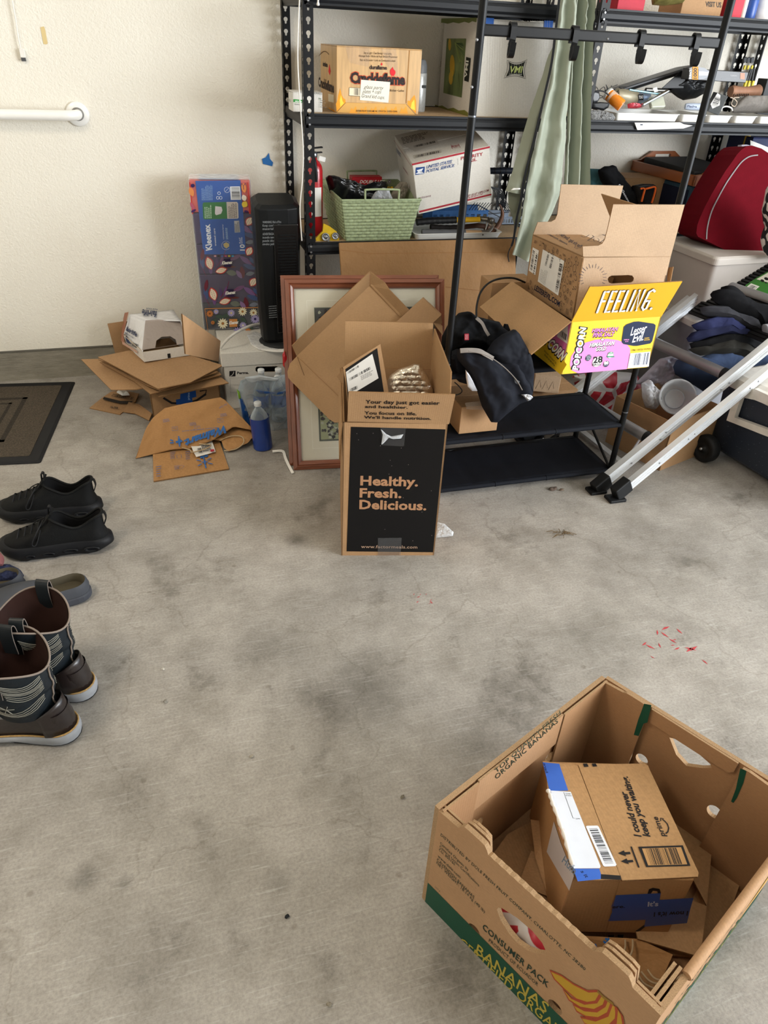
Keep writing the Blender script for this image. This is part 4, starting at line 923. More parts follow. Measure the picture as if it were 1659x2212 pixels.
pr.poly([g_(366, 330), g_(372, 240), g_(384, 160), g_(392, 128), g_(420, 122), g_(402, 200), g_(385, 300), g_(392, 345)], '#9a6a56'); pr.poly([g_(372, 330), g_(480, 400), g_(486, 418), g_(376, 352)], '#b08a78'); pr.done(t, 'side_print')
pr = Print(Fr(T0, T1-T0, T3-T0), .006); pr.text('fairlife', g_(596, 118), g_(490, 104), g_(592, 158), '#1d2c50', .03, .1); pr.text('nutrition', g_(600, 100), g_(520, 92), g_(598, 116), '#3c4664', .01); pr.done(t, 'top_print')
MB().box(Fr(F0.lerp(F1, .5)+Z3*.008, F1-F0, Z3), .0, .012, -.006, .012, 0, .0015).obj('black_tab', blk, t)
# flat cartons lying left below
for lab, L in (('flattened printed cardboard carton lying on the floor left of the pile', [(193, 881, .004), (259, 895, .004), (292, 868, .006), (300, 850, .012), (262, 842, .012), (240, 846, .012), (222, 858, .006)]),
               ('flattened cardboard strip on the floor beside the open carton', [(266, 889, .010), (292, 893, .009), (322, 908, .006), (328, 893, .016), (300, 873, .02), (278, 868, .02)])):
    o_ = tag(sheet_obj('flat_carton', gz(L), CBM, t=.004), lab, 'cardboard')
    if 'printed' in lab:
        pr = Print(Fr(V3((0, 0, .0115)), X3, Y3), .0005); pr.text('106-3808', g_(258, 800), g_(312, 808), g_(262, 786), '#2c2622', .02)
        pr.poly([g_(205, 738), g_(250, 752), g_(330, 770), g_(412, 772), g_(420, 752), g_(330, 750), g_(255, 732), g_(215, 722)], '#241f1c'); pr.line([g_(268, 715), g_(420, 745), g_(425, 722), g_(278, 700)], .002, '#241f1c', True); pr.bars(g_(272, 716), g_(415, 742), g_(282, 700), '#4a3b2c', 16)
        pr.done(o_, 'carton_print')
        MB().pillow([G(*g_(*q), .018) for q in ((305, 690), (330, 680), (385, 685), (400, 710), (345, 712))], (0, 0, 1), .012, .002, lambda p, e: .004*fbm(p, 60)).obj('torn_label', wht, o_)
# paper bags
BAGP = cardboard('kraft_paper', '#b08455', .08)
def bagprint(pr, rev, T):
    pass
fl = [(331.8, 1039, .006), (494.5, 1012, .006), (474, 952, .012), (440, 940, .012), (330, 975, .010)]
o_ = tag(sheet_obj('paper_bag', gz(fl), [BAGP, CBE], t=.005), 'folded flat kraft paper shopping bag lying under the open paper bag', 'bag')
WB = '#2c66ac'; pr = Print(Fr(V3((0, 0, .0126)), X3, Y3), .0003)
pr.text('rt', g_(905, 1160), g_(960, 1145), g_(900, 1125), WB, .06)
for a in range(6):
    an = math.radians(a*60+20); cx, cy = 935, 1188; pr.line([g_(cx+26*math.cos(an), cy+20*math.sin(an)), g_(cx+62*math.cos(an), cy+44*math.sin(an))], .005, WB)
pr.line([g_(915, 1190), g_(957, 1186)], .006, WB); pr.line([g_(935, 1172), g_(938, 1206)], .006, WB)
for x0, y0, x1, y1 in ((590, 1300, 610, 1215), (720, 1245, 735, 1215), (690, 1170, 705, 1115), (800, 1175, 815, 1110)): pr.tiny(g_(x0, y0), g_(x0+40, y0-6), g_(x0-2, y1), 5, '#3f5f96', fill=.3)
pr.line([g_(742, 1225), g_(770, 1212), g_(790, 1216), g_(780, 1230), g_(750, 1238)], .0012, '#3f5f96', True); pr.line([g_(735, 1140), g_(768, 1136), g_(770, 1160), g_(738, 1164)], .0012, '#3f5f96', True)
pr.done(o_, 'bag_print')
sl = tag(sheet_obj('shipping_label', gz([(419, 978, .020), (424, 987, .018), (466, 976, .016), (457, 950, .024), (412, 962, .024)]), [wht, wht], t=.0008), 'white shipping label sheet lying between the two paper bags', 'label')
pr = Print(Fr(V3((0, 0, .0235)), X3, Y3)); pr.bars(g_(890, 1125), g_(920, 1120), g_(880, 1090), n=10); pr.tiny(g_(925, 1115), g_(1000, 1100), g_(910, 1070), 5, '#3a3436'); pr.poly([g_(975, 1100), g_(1003, 1096), g_(1006, 1110), g_(980, 1116)], '#b03040'); pr.done(sl, 'label_print')
t = thing('paper_bag', 'open kraft paper shopping bag with blue print slumped over beside the pile', 'bag', G(420, 950, 0))
# upper panel: tilted, wrinkled
bf = Fr(G(293, 989, .006), G(540, 935, .05)-G(293, 989, .006), G(400, 868, .155)-G(293, 989, .006))
lowe = [(293, 990), (330, 981), (371, 971), (416, 968), (461, 950), (505, 921), (543, 928)]
uppe = [(293, 990), (315, 925), (330, 902), (356, 881), (404, 870), (480, 857), (545, 925)]
def lerpl(L, u):
    k = u*(len(L)-1); i = min(int(k), len(L)-2); f_ = k-i; return (L[i][0]*(1-f_)+L[i+1][0]*f_, L[i][1]*(1-f_)+L[i+1][1]*f_)
def bagpt(u, v, d=0):
    a, b_ = lerpl(lowe, u), lerpl(uppe, u); x, y = a[0]*(1-v)+b_[0]*v, a[1]*(1-v)+b_[1]*v
    p = ONP(bf, x, y); w = .006*fbm(p, 14)+.0025*fbm(p, 45); w *= min(1, 6*v)*min(1, 6*(1-v)+.2)
    return p+bf.n*(w+d-.004)
mb = MB(); mb.grid(lambda u, v: bagpt(u, v), 40, 24); mb.obj('front_panel', [BAGP], t, solid=.0015)
mb = MB()   # shadowed inner back layer and mouth
inn = [(505, 921), (540, 930), (546, 944), (535, 957), (494, 975), (484, 968), (478, 952), (461, 950)]
q = [G(x, y, .05-.04*min(1, max(0, (y-921)/50))) for x, y in inn]
mb.pillow(q, (0, 0, 1), .004, .004, lambda p, e: .003*fbm(p, 40)); mb.obj('back_panel', BAGP, t)
crest = [bagpt(u, 1) for u in [i/20 for i in range(21)]]; foot = [V3((p.x+.012, p.y+.03+.02*math.sin(i*.3), .002)) for i, p in enumerate(crest)]
MB().add(crest+foot, [(i, i+1, 22+i, 21+i) for i in range(20)], 0, True).obj('side_panel', BAGP, t, solid=.0015)
pr = Print(bf, .007)
pr.text('Walmart', g_(1098, 925), g_(800, 1030), g_(1092, 980), WB, .045)
pr.line([g_(730, 1048), g_(775, 1040)], .008, WB); pr.line([g_(752, 1020), g_(757, 1068)], .008, WB)
for a, b_ in (((690, 1032), (712, 1040)), ((688, 1055), (715, 1052)), ((750, 1006), (752, 1018)), ((788, 1040), (802, 1036)), ((756, 1070), (758, 1080))): pr.line([g_(*a), g_(*b_)], .005, WB)
pr.text('Members always get more', g_(1028, 942), g_(775, 968), g_(1028, 950), '#47679c', .012)
pr.text('Get Cash', g_(1095, 770), g_(1040, 800), g_(1098, 782), '#47679c', .0)
for x, y in ((720, 950), (880, 945), (1045, 890)): pr.line([g_(x-18, y-8), g_(x+22, y-12), g_(x+24, y+14), g_(x-16, y+18)], .0012, '#47679c', True); pr.line([g_(x-8, y+2), g_(x+12, y)], .0012, '#47679c')
for x, y in ((640, 900), (830, 925), (1050, 860)): pr.tiny(g_(x, y+10), g_(x+60, y), g_(x-4, y-14), 3, '#47679c', fill=.35)
pr.done(t, 'bag_print')
hc = M('paper_cord', '#b5a080', .8)
MB().tube(spline([bagpt(.42, .03, .004), G(*g_(830, 1100), .03), G(*g_(850, 1118), .028), G(*g_(950, 1090), .03), G(*g_(978, 1065), .03), bagpt(.56, .03, .004)]), .0022, n=6).obj('handle', hc, t)
MB().tube(spline([G(*g_(1045, 1035), .03), G(*g_(1120, 1003), .04), G(*g_(1200, 1005), .045), G(*g_(1215, 1050), .03), G(*g_(1160, 1095), .014), G(*g_(1075, 1108), .010)]), .0022, n=6).obj('handle', hc, t)

# ================================================================== water bottles
PET = clear('pet_plastic', '#cfdde6', .16, .04, .9, 55); CAPW = M('white_cap', '#dfe3e6', .4); LBL = M('bottle_label', '#2757a8', .35, var=.25, scale=60)
def bottle(loc, label, cat='bottle', h=.19, r=.031, tilt=None, lab=(.07, .12), lm=None, group=None):
    t = thing('water_bottle', label, cat, (0, 0, 0), group)
    pf = [(r*.8, 0), (r, .006), (r, .03), (r*.94, .035), (r, .042), (r, .06), (r*.95, .065), (r, .07), (r, h*.62), (r*.9, h*.72), (r*.55, h*.84), (.011, h*.9), (.011, h)]
    MB().lathe((0, 0, 0), Z3, pf, 20).obj('bottle_body', PET, t)
    MB().lathe((0, 0, h-.010), Z3, [(.0135, 0), (.014, .002), (.014, .012), (.0125, .014), (0, .014)], 18).obj('cap', CAPW, t)
    MB().lathe((0, 0, 0), Z3, [(r+.0006, lab[0]), (r+.0006, lab[1])], 20, cap=False).obj('label_band', lm or LBL, t)
    t.location = loc; ORG[t.name] = V3(loc)
    if tilt: t.rotation_euler = tilt
    return t
pk = G(600, 968, 0); b0 = bottle((.315, 2.66, 0), 'front left clear water bottle inside the torn shrink pack', group='bottles in the torn water pack')
for k, (x, y, s) in enumerate(((.385, 2.655, 'front right'), (.33, 2.735, 'rear left'), (.40, 2.73, 'rear right'))):
    dup(b0, (x, y, 0), .8*k, s+' clear water bottle inside the torn shrink pack')
ol = [P(x, y, 2.60) for x, y in ((512, 850), (520, 822), (548, 812), (590, 815), (625, 806), (632, 880), (632, 965), (600, 972), (590, 955), (560, 960), (535, 935), (520, 890))]
t = MB().pillow(ol, (0, -.9, .3), .035, .09, lambda p, e: .022*fbm(p, 16)+.006*fbm(p, 50)).obj('shrink_wrap', clear('water_film', '#c3d2de', .2, .07, 1.0, 30), at=ol[0])
tag(t, 'torn clear shrink wrap around the water bottles beside the storage box', 'plastic wrap')
for L, cc in (([(516, 850), (525, 862), (532, 880), (540, 905), (556, 925), (545, 940), (524, 900)], '#1c4a8c'), ([(528, 815), (560, 810), (605, 818), (600, 824), (560, 820), (540, 828)], '#cfd8e0'), ([(552, 842), (600, 848), (632, 842), (632, 848), (600, 853), (560, 850)], '#2c5fae'), ([(511, 840), (517, 845), (521, 862), (516, 862)], '#7fae3a')):
    q = [P(x, y, 2.585) for x, y in L]; MB().pillow(q, (0, -.9, .3), .012, .002, lambda p, e: .006*fbm(p, 30), rings=5, N=40).obj('printed_film_piece', M('film_'+cc[1:], cc, .3, var=.15), t)
bottle(G(570, 972, 0)+V3((0, .02, 0)), 'bottle with blue wrap and white cap standing in front of the water pack', h=.19, r=.036, tilt=(0, -.06, 0), lab=(.004, .135), lm=M('deep_blue_sleeve', '#1a3a86', .3, var=.12, coat=.3))
t = MB(); t.strip(spline([G(*g_(1422, 1112), .006), G(*g_(1470, 1108), .008), G(*g_(1500, 1115), .006), G(*g_(1515, 1160), .010), G(*g_(1535, 1205), .008), G(*g_(1568, 1268), .005)]), V3((.8, .3, .2)), .010, .003)
tag(t.obj('paper_strip', wht, at=G(*g_(1500, 1115))), 'crumpled white paper strip lying beside the picture frame', 'paper')
t = MB().pillow([P(x, y, 2.42) for x, y in ((610, 765), (614, 757), (620, 770), (624, 795), (618, 800), (611, 790))], (0, -1, 0), .01, .004).obj('red_scrap', RED, at=P(612, 790, 2.42)); tag(t, 'small red plastic loop peeking out left of the picture frame', 'scrap')

# ================================================================== panel and picture frames
bt0, bt1 = P(732, 522, 2.755), P(1112, 518, 2.755); zz = (bt0.z+bt1.z)/2; W0 = bt1.x-bt0.x
pf = Fr((bt0.x, 2.50, .002), X3, V3((0, .25, zz)))
t = MB().box(pf, 0, W0, 0, math.hypot(.25, zz), -.012, 0).obj('wrapped_panel', M('kraft_wrap', '#94704a', .65, var=.10, scale=5, bmp=.7, bscale=9, bdist=.02), at=pf.o, bevel=.002)
tag(t, 'large board wrapped in brown kraft paper leaning on the shelf', 'panel')
pr = Print(pf, .0008); pr.line([(736, 540), (800, 548), (940, 546), (1106, 545)], .0012, '#8c5f30'); pr.line([(962, 620), (1040, 628), (1110, 640)], .0016, '#7c5228'); pr.done(t, 'paper_seam')
ff = Fr((.37, 2.24, .001), *[rotm(-21.8, 0, -6.7)@a for a in (X3, Z3)])
OAK = M('stained_oak', '#7a4630', .38, var=.30, scale=26, stretch=(1, 1, 1), coat=.25, bmp=.2, bscale=90)
OAKV = M('stained_oak_upright', '#7a4630', .38, var=.30, scale=60, stretch=(1, .5, .06), coat=.25); OAKH = M('stained_oak_level', '#7a4630', .38, var=.30, scale=60, stretch=(.06, .5, 1), coat=.25)
def frame(label, fr, x0, x1, y0, y1, w, art):
    t = thing('picture_frame', label, 'picture', fr.at((x0+x1)/2, y0, 0))
    prof = [(0, -.022), (0, .004), (.012*w/.03, .010), (w*.55, .004), (w*.6, .007), (w*.85, .003), (w, -.003), (w, -.022)]
    def cor(k, z, a): 
        q = [(x0+k, y0+k), (x1-k, y0+k), (x1-k, y1-k), (x0+k, y1-k)][a]; return fr.at(q[0], q[1], z)
    for a in range(4):
        b_ = (a+1) % 4; mb = MB(); A = [cor(k, z, a) for k, z in prof]; B = [cor(k, z, b_) for k, z in prof]; mb.loft([A, B], 0, True, True, False)
        mb.obj('frame_rail', OAKH if a % 2 == 0 else OAKV, t)
    if art:
        MB().box(fr, x0+w-.002, x1-w+.002, y0+w-.002, y1-w+.002, -.016, -.012).obj('mat_board', M('cream_mat', '#d9d5c4', .7, var=.02), t)
    MB().box(fr, x0+.004, x1-.004, y0+.004, y1-.004, -.022, -.018).obj('backing', CB, t)
    return t
W_, H_ = .571, .670
t = frame('front wooden picture frame with cream mat behind the open meal carton', ff, 0, W_, 0, H_, .031, True)
art = Fr(ff.at(0, 0, -.0118), ff.u, ff.v)
pr = Print(art, .0004); v_ = lambda x, y: (600+x/4.1475, 580+y/4.1475)
q = [art.px(*v_(*k)) for k in ((258, 287), (325, 1612))]; x0, y1, y0 = q[0][0], q[0][1], q[1][1]; x1 = W_-x0
pr.pix = False; pr.line([(x0, y0), (x1, y0), (x1, y1), (x0, y1)], .0016, '#f2f0e4', True)
q = [art.px(*v_(*k)) for k in ((325, 350), (390, 1548))]; ax0, ay1, ay0 = q[0][0], q[0][1], q[1][1]; ax1 = W_-ax0
pr.rect(ax0, ay0, ax1, ay1, '#4c5a4a'); pr.rect(ax0+.003, ay0+.003, ax1-.003, ay1-.003, '#16191a'); pr.rect(ax0+.006, ay0+.006, ax1-.006, ay1-.006, '#9ba37c'); pr.rect(ax0+.006, ay1-.20, ax1-.006, ay1-.006, '#343a3e')
rnd = random.Random(9)
for (cx, cy, s, n) in ((ax0+.03, ay0+.08, .05, 46), (ax0+.06, ay0+.03, .04, 30), (ax0+.05, ay1-.06, .06, 30)):
    for k in range(n):
        x, y = cx+rnd.uniform(-s*.6, s), cy+rnd.uniform(-s*1.1, s); x = min(max(x, ax0+.014), ax1-.01); y = min(max(y, ay0+.014), ay1-.012)
        pr.poly([(x+rnd.uniform(.003, .009)*math.cos(a), y+rnd.uniform(.003, .009)*math.sin(a)) for a in (0, 1.2, 2.4, 3.7, 5)], rnd.choice(('#15171a', '#1c1e20', '#15171a', '#aeb3a0')))
pr.done(t, 'artwork')
MB().box(ff, .031, W_-.031, .031, H_-.031, -.0085, -.0075).obj('glass', clear('picture_glass', '#ffffff', .03, .02, 0), t)
ffb = Fr(ff.at(0, 0, -.033), ff.u, ff.v); c0_, c1_, c2_ = ffb.px(605.3, 595), ffb.px(947, 595.7), ffb.px(629, 1005)
frame('rear wooden picture frame showing only its top and left edges', ffb, c0_[0], c1_[0], max(c2_[1], .0), c0_[1], .031, False)
yb = [P(x, y, 2.4) for x, y in ((603, 640), (612, 640), (628, 840), (620, 840))]
# cardboard tray leaning on the frames
tf = Fr(ff.at(0, 0, .022), ff.u, ff.v)
t = thing('cardboard_tray', 'shallow open brown cardboard tray turned corner up leaning on the picture frames', 'cardboard', ONP(tf, 723, 914))
def tp(x, y, d=0): return ONP(tf, *v_(x, y), d)
A_, B_, = (822, 155), (170, 785)
base = [tp(*q) for q in ((822, 155), (170, 785), (560, 1160), (860, 1250), (1240, 800), (1100, 440))]
sheet_obj('tray_base', base, CBIM, t)
sheet_obj('side_wall', [tp(822, 155), tp(825, 28, .035), tp(128, 692, .035), tp(170, 785)], CBIM, t, .003)
sheet_obj('side_wall', [tp(1100, 440), tp(1175, 372, .035), tp(1000, 190, .035), tp(960, 130, .035), tp(830, 30, .035), tp(822, 155)], CBIM, t, .003)
sheet_obj('dust_flap', [tp(1095, 432, .004), tp(1175, 385, .02), tp(975, 170, .018), tp(915, 105, .016), tp(880, 98, .014), tp(830, 150, .006)], CBIM, t, .003)
fp = [(170, 787), (110, 850), (86, 925), (92, 975), (120, 1010), (300, 1190), (460, 1350), (510, 1382), (545, 1378), (580, 1340), (600, 1190), (560, 1160)]
sheet_obj('end_flap', [tp(x, y, .004) for x, y in fp], CBIM, t, .003)
pr = Print(tf, .009); pr.line([v_(175, 795), v_(235, 957)], .0016, '#5a3f26'); pr.line([v_(172, 788), v_(560, 1160)], .0012, '#8a6540'); pr.done(t, 'crease')
t = thing('cardboard_flap_piece', 'folded strip of brown cardboard sticking up right behind the meal carton', 'cardboard', tp(1230, 500, .03))
sheet_obj('panel', [tp(1060, 480, .03), tp(1060, 700, .03), tp(1390, 700, .03), tp(1390, 486, .03), tp(1462, 420, .03), tp(1298, 262, .03), tp(1190, 360, .03)], CBM, t)
sheet_obj('folded_edge', [tp(1298, 262, .03), tp(1462, 420, .03), tp(1466, 405, .0), tp(1303, 255, .0)], CBM, t, .002)
sheet_obj('folded_edge', [tp(1392, 486, .03), tp(1480, 600, .02), tp(1475, 500, -.02), tp(1462, 420, .03)], CBM, t, .002)

# ================================================================== tall meal carton
b = Bx(V3((.421, 1.701, 0)), .290, .386, .459, rz=-12.8)
t = thing('meal_carton', 'tall open brown carton with black printed front standing in the middle', 'box', b.p(.5, .5, 0))
for nm, f_, w in (('front_panel', b.front, b.w), ('side_panel', b.left, b.d), ('side_panel', b.right, b.d), ('back_panel', b.back, b.w)):
    MB().plate(f_, [(0, 0), (w, 0), (w, b.h), (0, b.h)], ()).obj(nm, CBM, t)
MB().box(b.base, .003, b.w-.003, .003, b.d-.003, .0005, .004).obj('bottom_panel', CB, t)
w3 = lambda x, y: (720+x/4.096, 680+y/4.096)
ffr = b.front
# front flap, leaning out
q = [b.p(0, 0, 1), b.p(1, 0, 1)]; ofs = ffr
def onf(x, y, d): return ONP(ffr, x, y, d)
fflap = [onf(*w3(125, 945), .001), onf(*w3(1025, 968), .001), onf(*w3(1080, 708), .022), onf(*w3(135, 683), .022)]
sheet_obj('front_flap', fflap, CBM, t, .004)
flf = Fr(fflap[0], fflap[1]-fflap[0], fflap[3]-fflap[0])
pr = Print(flf, .0008); BK = '#1a1718'
for s, A, B, C in (('Your day just got easier', (285, 783), (940, 795), (285, 752)), ('and healthier.', (280, 822), (658, 830), (280, 797)), ('You focus on life.', (275, 880), (738, 888), (275, 852)), ("We'll handle nutrition.", (272, 916), (865, 929), (272, 891))):
    pr.text(s, w3(*A), w3(*B), w3(*C), BK, .022, sp=1.02)
pr.done(t, 'flap_lettering')
bkf = Fr(b.back.at(b.w, 0, 0), b.x, b.z)
sheet_obj('back_flap', [ONP(bkf, *w3(100, 470)), ONP(bkf, *w3(870, 482)), ONP(bkf, *w3(884, 75)), ONP(bkf, *w3(107, 55))], CBIM, t)
rtf = Fr(b.p(1, 0, 0), b.y, b.z)
rw = [rtf.px(*w3(*q)) for q in ((1020, 968), (1050, 705), (1058, 525), (890, 88), (872, 480))]
MB().plate(b.right, [(0.0, b.h+.001), (b.d, b.h+.001), (b.d, rw[3][1]), (max(rw[2][0], .02), rw[2][1]), (.0, rw[1][1])], (), .004).obj('side_flap', [CBI, CBE], t)
ltf = b.left
MB().plate(Fr(b.p(0, 1, 1)-b.x*.001, -b.y, -V3(b.z)-b.x*.04), [(0, .002), (b.d, .002), (b.d-.01, .125), (.01, .125)], (), .004).obj('side_flap', [CBI, CBE], t)
TAPE2 = clear('dark_clear_tape', '#8a8a8c', .05, .25, .3, 60)
pr = Print(ffr, .0006)
pr.poly([w3(155, 990), w3(992, 1013), w3(882, 2100), w3(118, 2092)], '#100f10')
HC = '#a87e5e'
for s, A, B, C in (('Healthy.', (238, 1505), (748, 1515), (240, 1425)), ('Fresh.', (232, 1612), (602, 1618), (234, 1534)), ('Delicious.', (230, 1715), (822, 1726), (231, 1637))): pr.text(s, w3(*A), w3(*B), w3(*C), HC, .032, sp=1.02)
pr.text('www.factormeals.com', w3(246, 2062), w3(742, 2067), w3(246, 2036), '#b89880', .004, sp=1.05)
rnd = random.Random(2)
for k in range(16):
    x, y = rnd.uniform(180, 900), rnd.uniform(1020, 2000); pr.rect(*w3(x, y), *w3(x+5, y+5), '#8d8580')
pr.done(t, 'front_print')
for q in ([w3(415, 995), w3(640, 1003), w3(625, 1162), w3(432, 1152)], [w3(395, 1972), w3(605, 1970), w3(595, 2128), w3(393, 2126)]): Print(ffr, .0016).poly(q, TAPE2).done(t, 'clear_tape')
MB().pillow([onf(*w3(x, y), .003) for x, y in ((420, 1012), (445, 1045), (520, 1080), (600, 1075), (622, 1055), (600, 1095), (530, 1100), (455, 1075), (432, 1150), (424, 1148), (438, 1060))], ffr.n, .002, .001, N=60, rings=4).obj('loose_tape', clear('tape_crinkle', '#e6eaf0', .45, .05, .5, 80), t)
# contents
cf = Fr(b.p(0, .18, .6), b.x, b.z+b.y*.15)
crd = [ONP(cf, *w3(x, y)) for x, y in ((135, 900), (490, 900), (490, 688), (416, 258), (86, 464), (110, 600))]
t2 = thing('printed_card', 'black printed carton lid with white shipping label inside the meal carton', 'cardboard', crd[0])
sheet_obj('card', crd, CBM, t2)
pr = Print(cf, .0006); pr.poly([w3(107, 480), w3(388, 295), (w3(448, 690)), w3(448, 880), w3(140, 880)], '#1b1a1b'); pr.done(t2, 'black_print')
pr = Print(cf, .0012); pr.poly([w3(112, 505), w3(345, 345), w3(400, 560), w3(200, 680), w3(132, 682)], '#dcdad6'); pr.bars(w3(143, 585), w3(335, 478), w3(138, 562), n=26); pr.bars(w3(125, 525), w3(225, 462), w3(122, 508), n=16); pr.tiny(w3(250, 580), w3(370, 520), w3(240, 540), 4, '#4a4648', fill=.35)
pr.bars(w3(150, 682), w3(220, 650), w3(145, 655), n=12); pr.done(t2, 'shipping_label')
FOIL = M('silver_foil', '#ddd3c4', .3, .9, var=.06, scale=30, bmp=.5, bscale=50, bdist=.01)
o = ONP(Fr(b.p(0, .45, 0), b.x, b.z), 888, 860)
ff2 = Fr(b.p(0, .40, 0), b.x, b.z+b.y*.3)
ol = [ONP(ff2, *w3(x, y)) for x, y in ((478, 800), (480, 580), (500, 540), (570, 490), (650, 465), (710, 442), (760, 448), (820, 540), (870, 640), (890, 700), (880, 800))]
def quilt(p, e):
    q_ = p-ff2.o; u, v = q_.dot(ff2.u), q_.dot(ff2.v); r_ = math.floor(v/.016); return .0032*abs(math.sin(math.pi*(u/.03+.5*(r_ % 2))))**.5*abs(math.sin(math.pi*v/.016))**.5+.0016*fbm(p, 45)
tag(MB().pillow(ol, ff2.n+Z3*.5, .05, .04, quilt, rings=34, N=220).obj('foil_liner', FOIL, at=ol[0]), 'quilted silver foil insulation liner in the meal carton', 'insulation')
tag(sheet_obj('cardboard_corner', [ONP(Fr(b.p(0, .5, 0), b.x, b.z), *w3(x, y)) for x, y in ((30, 543), (92, 480), (92, 610), (78, 600))], CBM), 'small cardboard corner poking out left of the meal carton', 'cardboard')

# ================================================================== clothes rail with shoe shelves
RK = M('rack_black', '#0b0c0e', .42, .0, var=.05); RKF = M('rack_fabric', '#0e1119', .8, var=.12, scale=40, bmp=.35, bscale=500, spec=.2)
RX0, RX1, RY0, RY1 = .815, 1.515, 1.95, 2.215
t = rack = thing('garment_rack', 'black steel clothes rail with three fabric shoe shelves standing before the shelving', 'rack', ((RX0+RX1)/2, (RY0+RY1)/2, 0))
for x in (RX0, RX1):
    for y, h in ((RY0, 1.75), (RY1, .485)):
        MB().tube([(x, y, .006), (x, y, h)], .0105, n=16).obj('pole', RK, t)
        MB().lathe((x, y, 0), Z3, [(.012, 0), (.013, .004), (.0125, .018), (.0106, .02)], 16).obj('foot_cap', blk, t)
for x, z in ((RX0, 1.18), (RX0, .50), (RX1, .95), (RX1, .27)): MB().lathe((x, RY0, z), Z3, [(.0107, -.002), (.0110, 0), (.0107, .002)], 16).obj('joint', M('joint_grey', '#6d7076', .35, .7), t)
zb = 1.366
cb = MB(); cb.rbox(Fr((RX0+.004, RY0, zb), Y3, Z3), -.006, .006, -.0125, .0125, 0, RX1-RX0-.008, .004); cb.obj('crossbar', RK, t)
MB().tube([(RX0, RY0, 1.72), (RX1, RY0, 1.72)], .0105, n=12).obj('top_rail', RK, t)
for x, z in ((RX0-.002, 1.345), (RX0-.003, 1.245)): MB().lathe((x-.008, RY0-.006, z), (-.7, -.7, 0), [(.004, 0), (.004, .002), (0, .0035)], 10).obj('screw', ZINC, t)
MB().lathe(P(1313, 84, RY0-.006), (0, -1, 0), [(.003, 0), (.003, .001), (0, .002)], 10).obj('screw', ZINC, t)
for px_ in (1105, 1240, 1385, 1505):
    p = P(px_, 76, RY0); p.z = zb; mb = MB(); hk = thing('rail_hook', {1105: 'leftmost black plastic hook on the rail crossbar over the white box', 1240: 'second black plastic hook from the left hanging before the green garment', 1385: 'third black plastic hook from the left on the rail crossbar', 1505: 'rightmost black plastic hook on the rail crossbar'}[px_], 'hook', p, 'hooks on the rail crossbar')
    sx = p.x
    mb.strip(spline([V3((sx, RY0+.008, zb-.018)), V3((sx, RY0+.010, zb)), V3((sx, RY0+.006, zb+.016)), V3((sx, RY0-.004, zb+.018)), V3((sx, RY0-.010, zb+.010)), V3((sx-.001, RY0-.011, zb-.018)), V3((sx-.004, RY0-.012, zb-.03))], 4), X3, .016, .004); mb.obj('clip', RK, hk)
    mb = MB(); mb.strip(spline([V3((sx-.002, RY0-.013, zb-.016)), V3((sx-.006, RY0-.016, zb-.035)), V3((sx-.012, RY0-.030, zb-.052)), V3((sx-.016, RY0-.046, zb-.05)), V3((sx-.016, RY0-.050, zb-.038)), V3((sx-.014, RY0-.048, zb-.022))], 4), V3((1, -.3, 0)), .014, .004); mb.obj('hook_loop', RK, hk)
for i, z in enumerate((.028, .218, .455)):
    nx, ny = 36, 12
    def fs(u, v, z=z, i=i):
        x = RX0+.004+(RX1-RX0-.008)*u; y = RY0+(RY1-RY0)*v
        s = .010*math.sin(math.pi*u)**.5*math.sin(math.pi*v)+.0025*fbm((x, y, i), 9)
        for cx in (.22, .48, .74): s += .003*math.exp(-((u-cx)/.012)**2)
        s += .002*math.exp(-((v-.5)/.04)**2)
        return V3((x, y, z-s+.006))
    MB().grid(fs, nx, ny).obj('fabric_shelf', RKF, t, solid=.0018)
    for y in (RY0, RY1):
        MB().tube([(RX0, y, z), (RX1, y, z)], .0085, n=12).obj('shelf_rod', RKF if y == RY0 else RK, t)
    for x in (RX0, RX1): MB().tube([(x, RY0, z), (x, RY1, z)], .007, n=10).obj('side_rod', RK, t)
    for k in (.33, .62): MB().lathe((RX0+(RX1-RX0)*k, RY0, z), X3, [(.0086, -.003), (.0098, -.002), (.0098, .002), (.0086, .003)], 12).obj('rod_joint', RKF, t)
MB().tube([(RX1, RY0, .03), (RX1, RY1, .17)], .005, n=8).obj('brace', RK, t)

# box on middle shelf
b = Bx(V3((.845, 1.99, .226)), .17, .16, .085, rz=2)
b = Bx(V3((G(968, 894, .226).x-.02, 1.985, .226)), G(1040, 893, .226).x-G(968, 894, .226).x+.02, .17, .10)
t = carton(b, 'small_carton', 'small brown carton with tape sitting on the middle shoe shelf under the jacket', 'box', CB)
pr = Print(b.front, .001); pr.poly([(1004, 870), (1045, 865), (1045, 885), (1008, 884)], CLR); pr.done(t, 'clear_tape')
t = MB().tube(spline([P(955, 850, 1.985), P(985, 853, 1.98), P(998, 845, 1.98), P(990, 833, 1.98), P(982, 826, 1.98)]), .0018).obj('thin_cord', blk, at=P(985, 853, 1.98)); tag(t, 'thin black cord lying on the small carton under the jacket', 'cord')
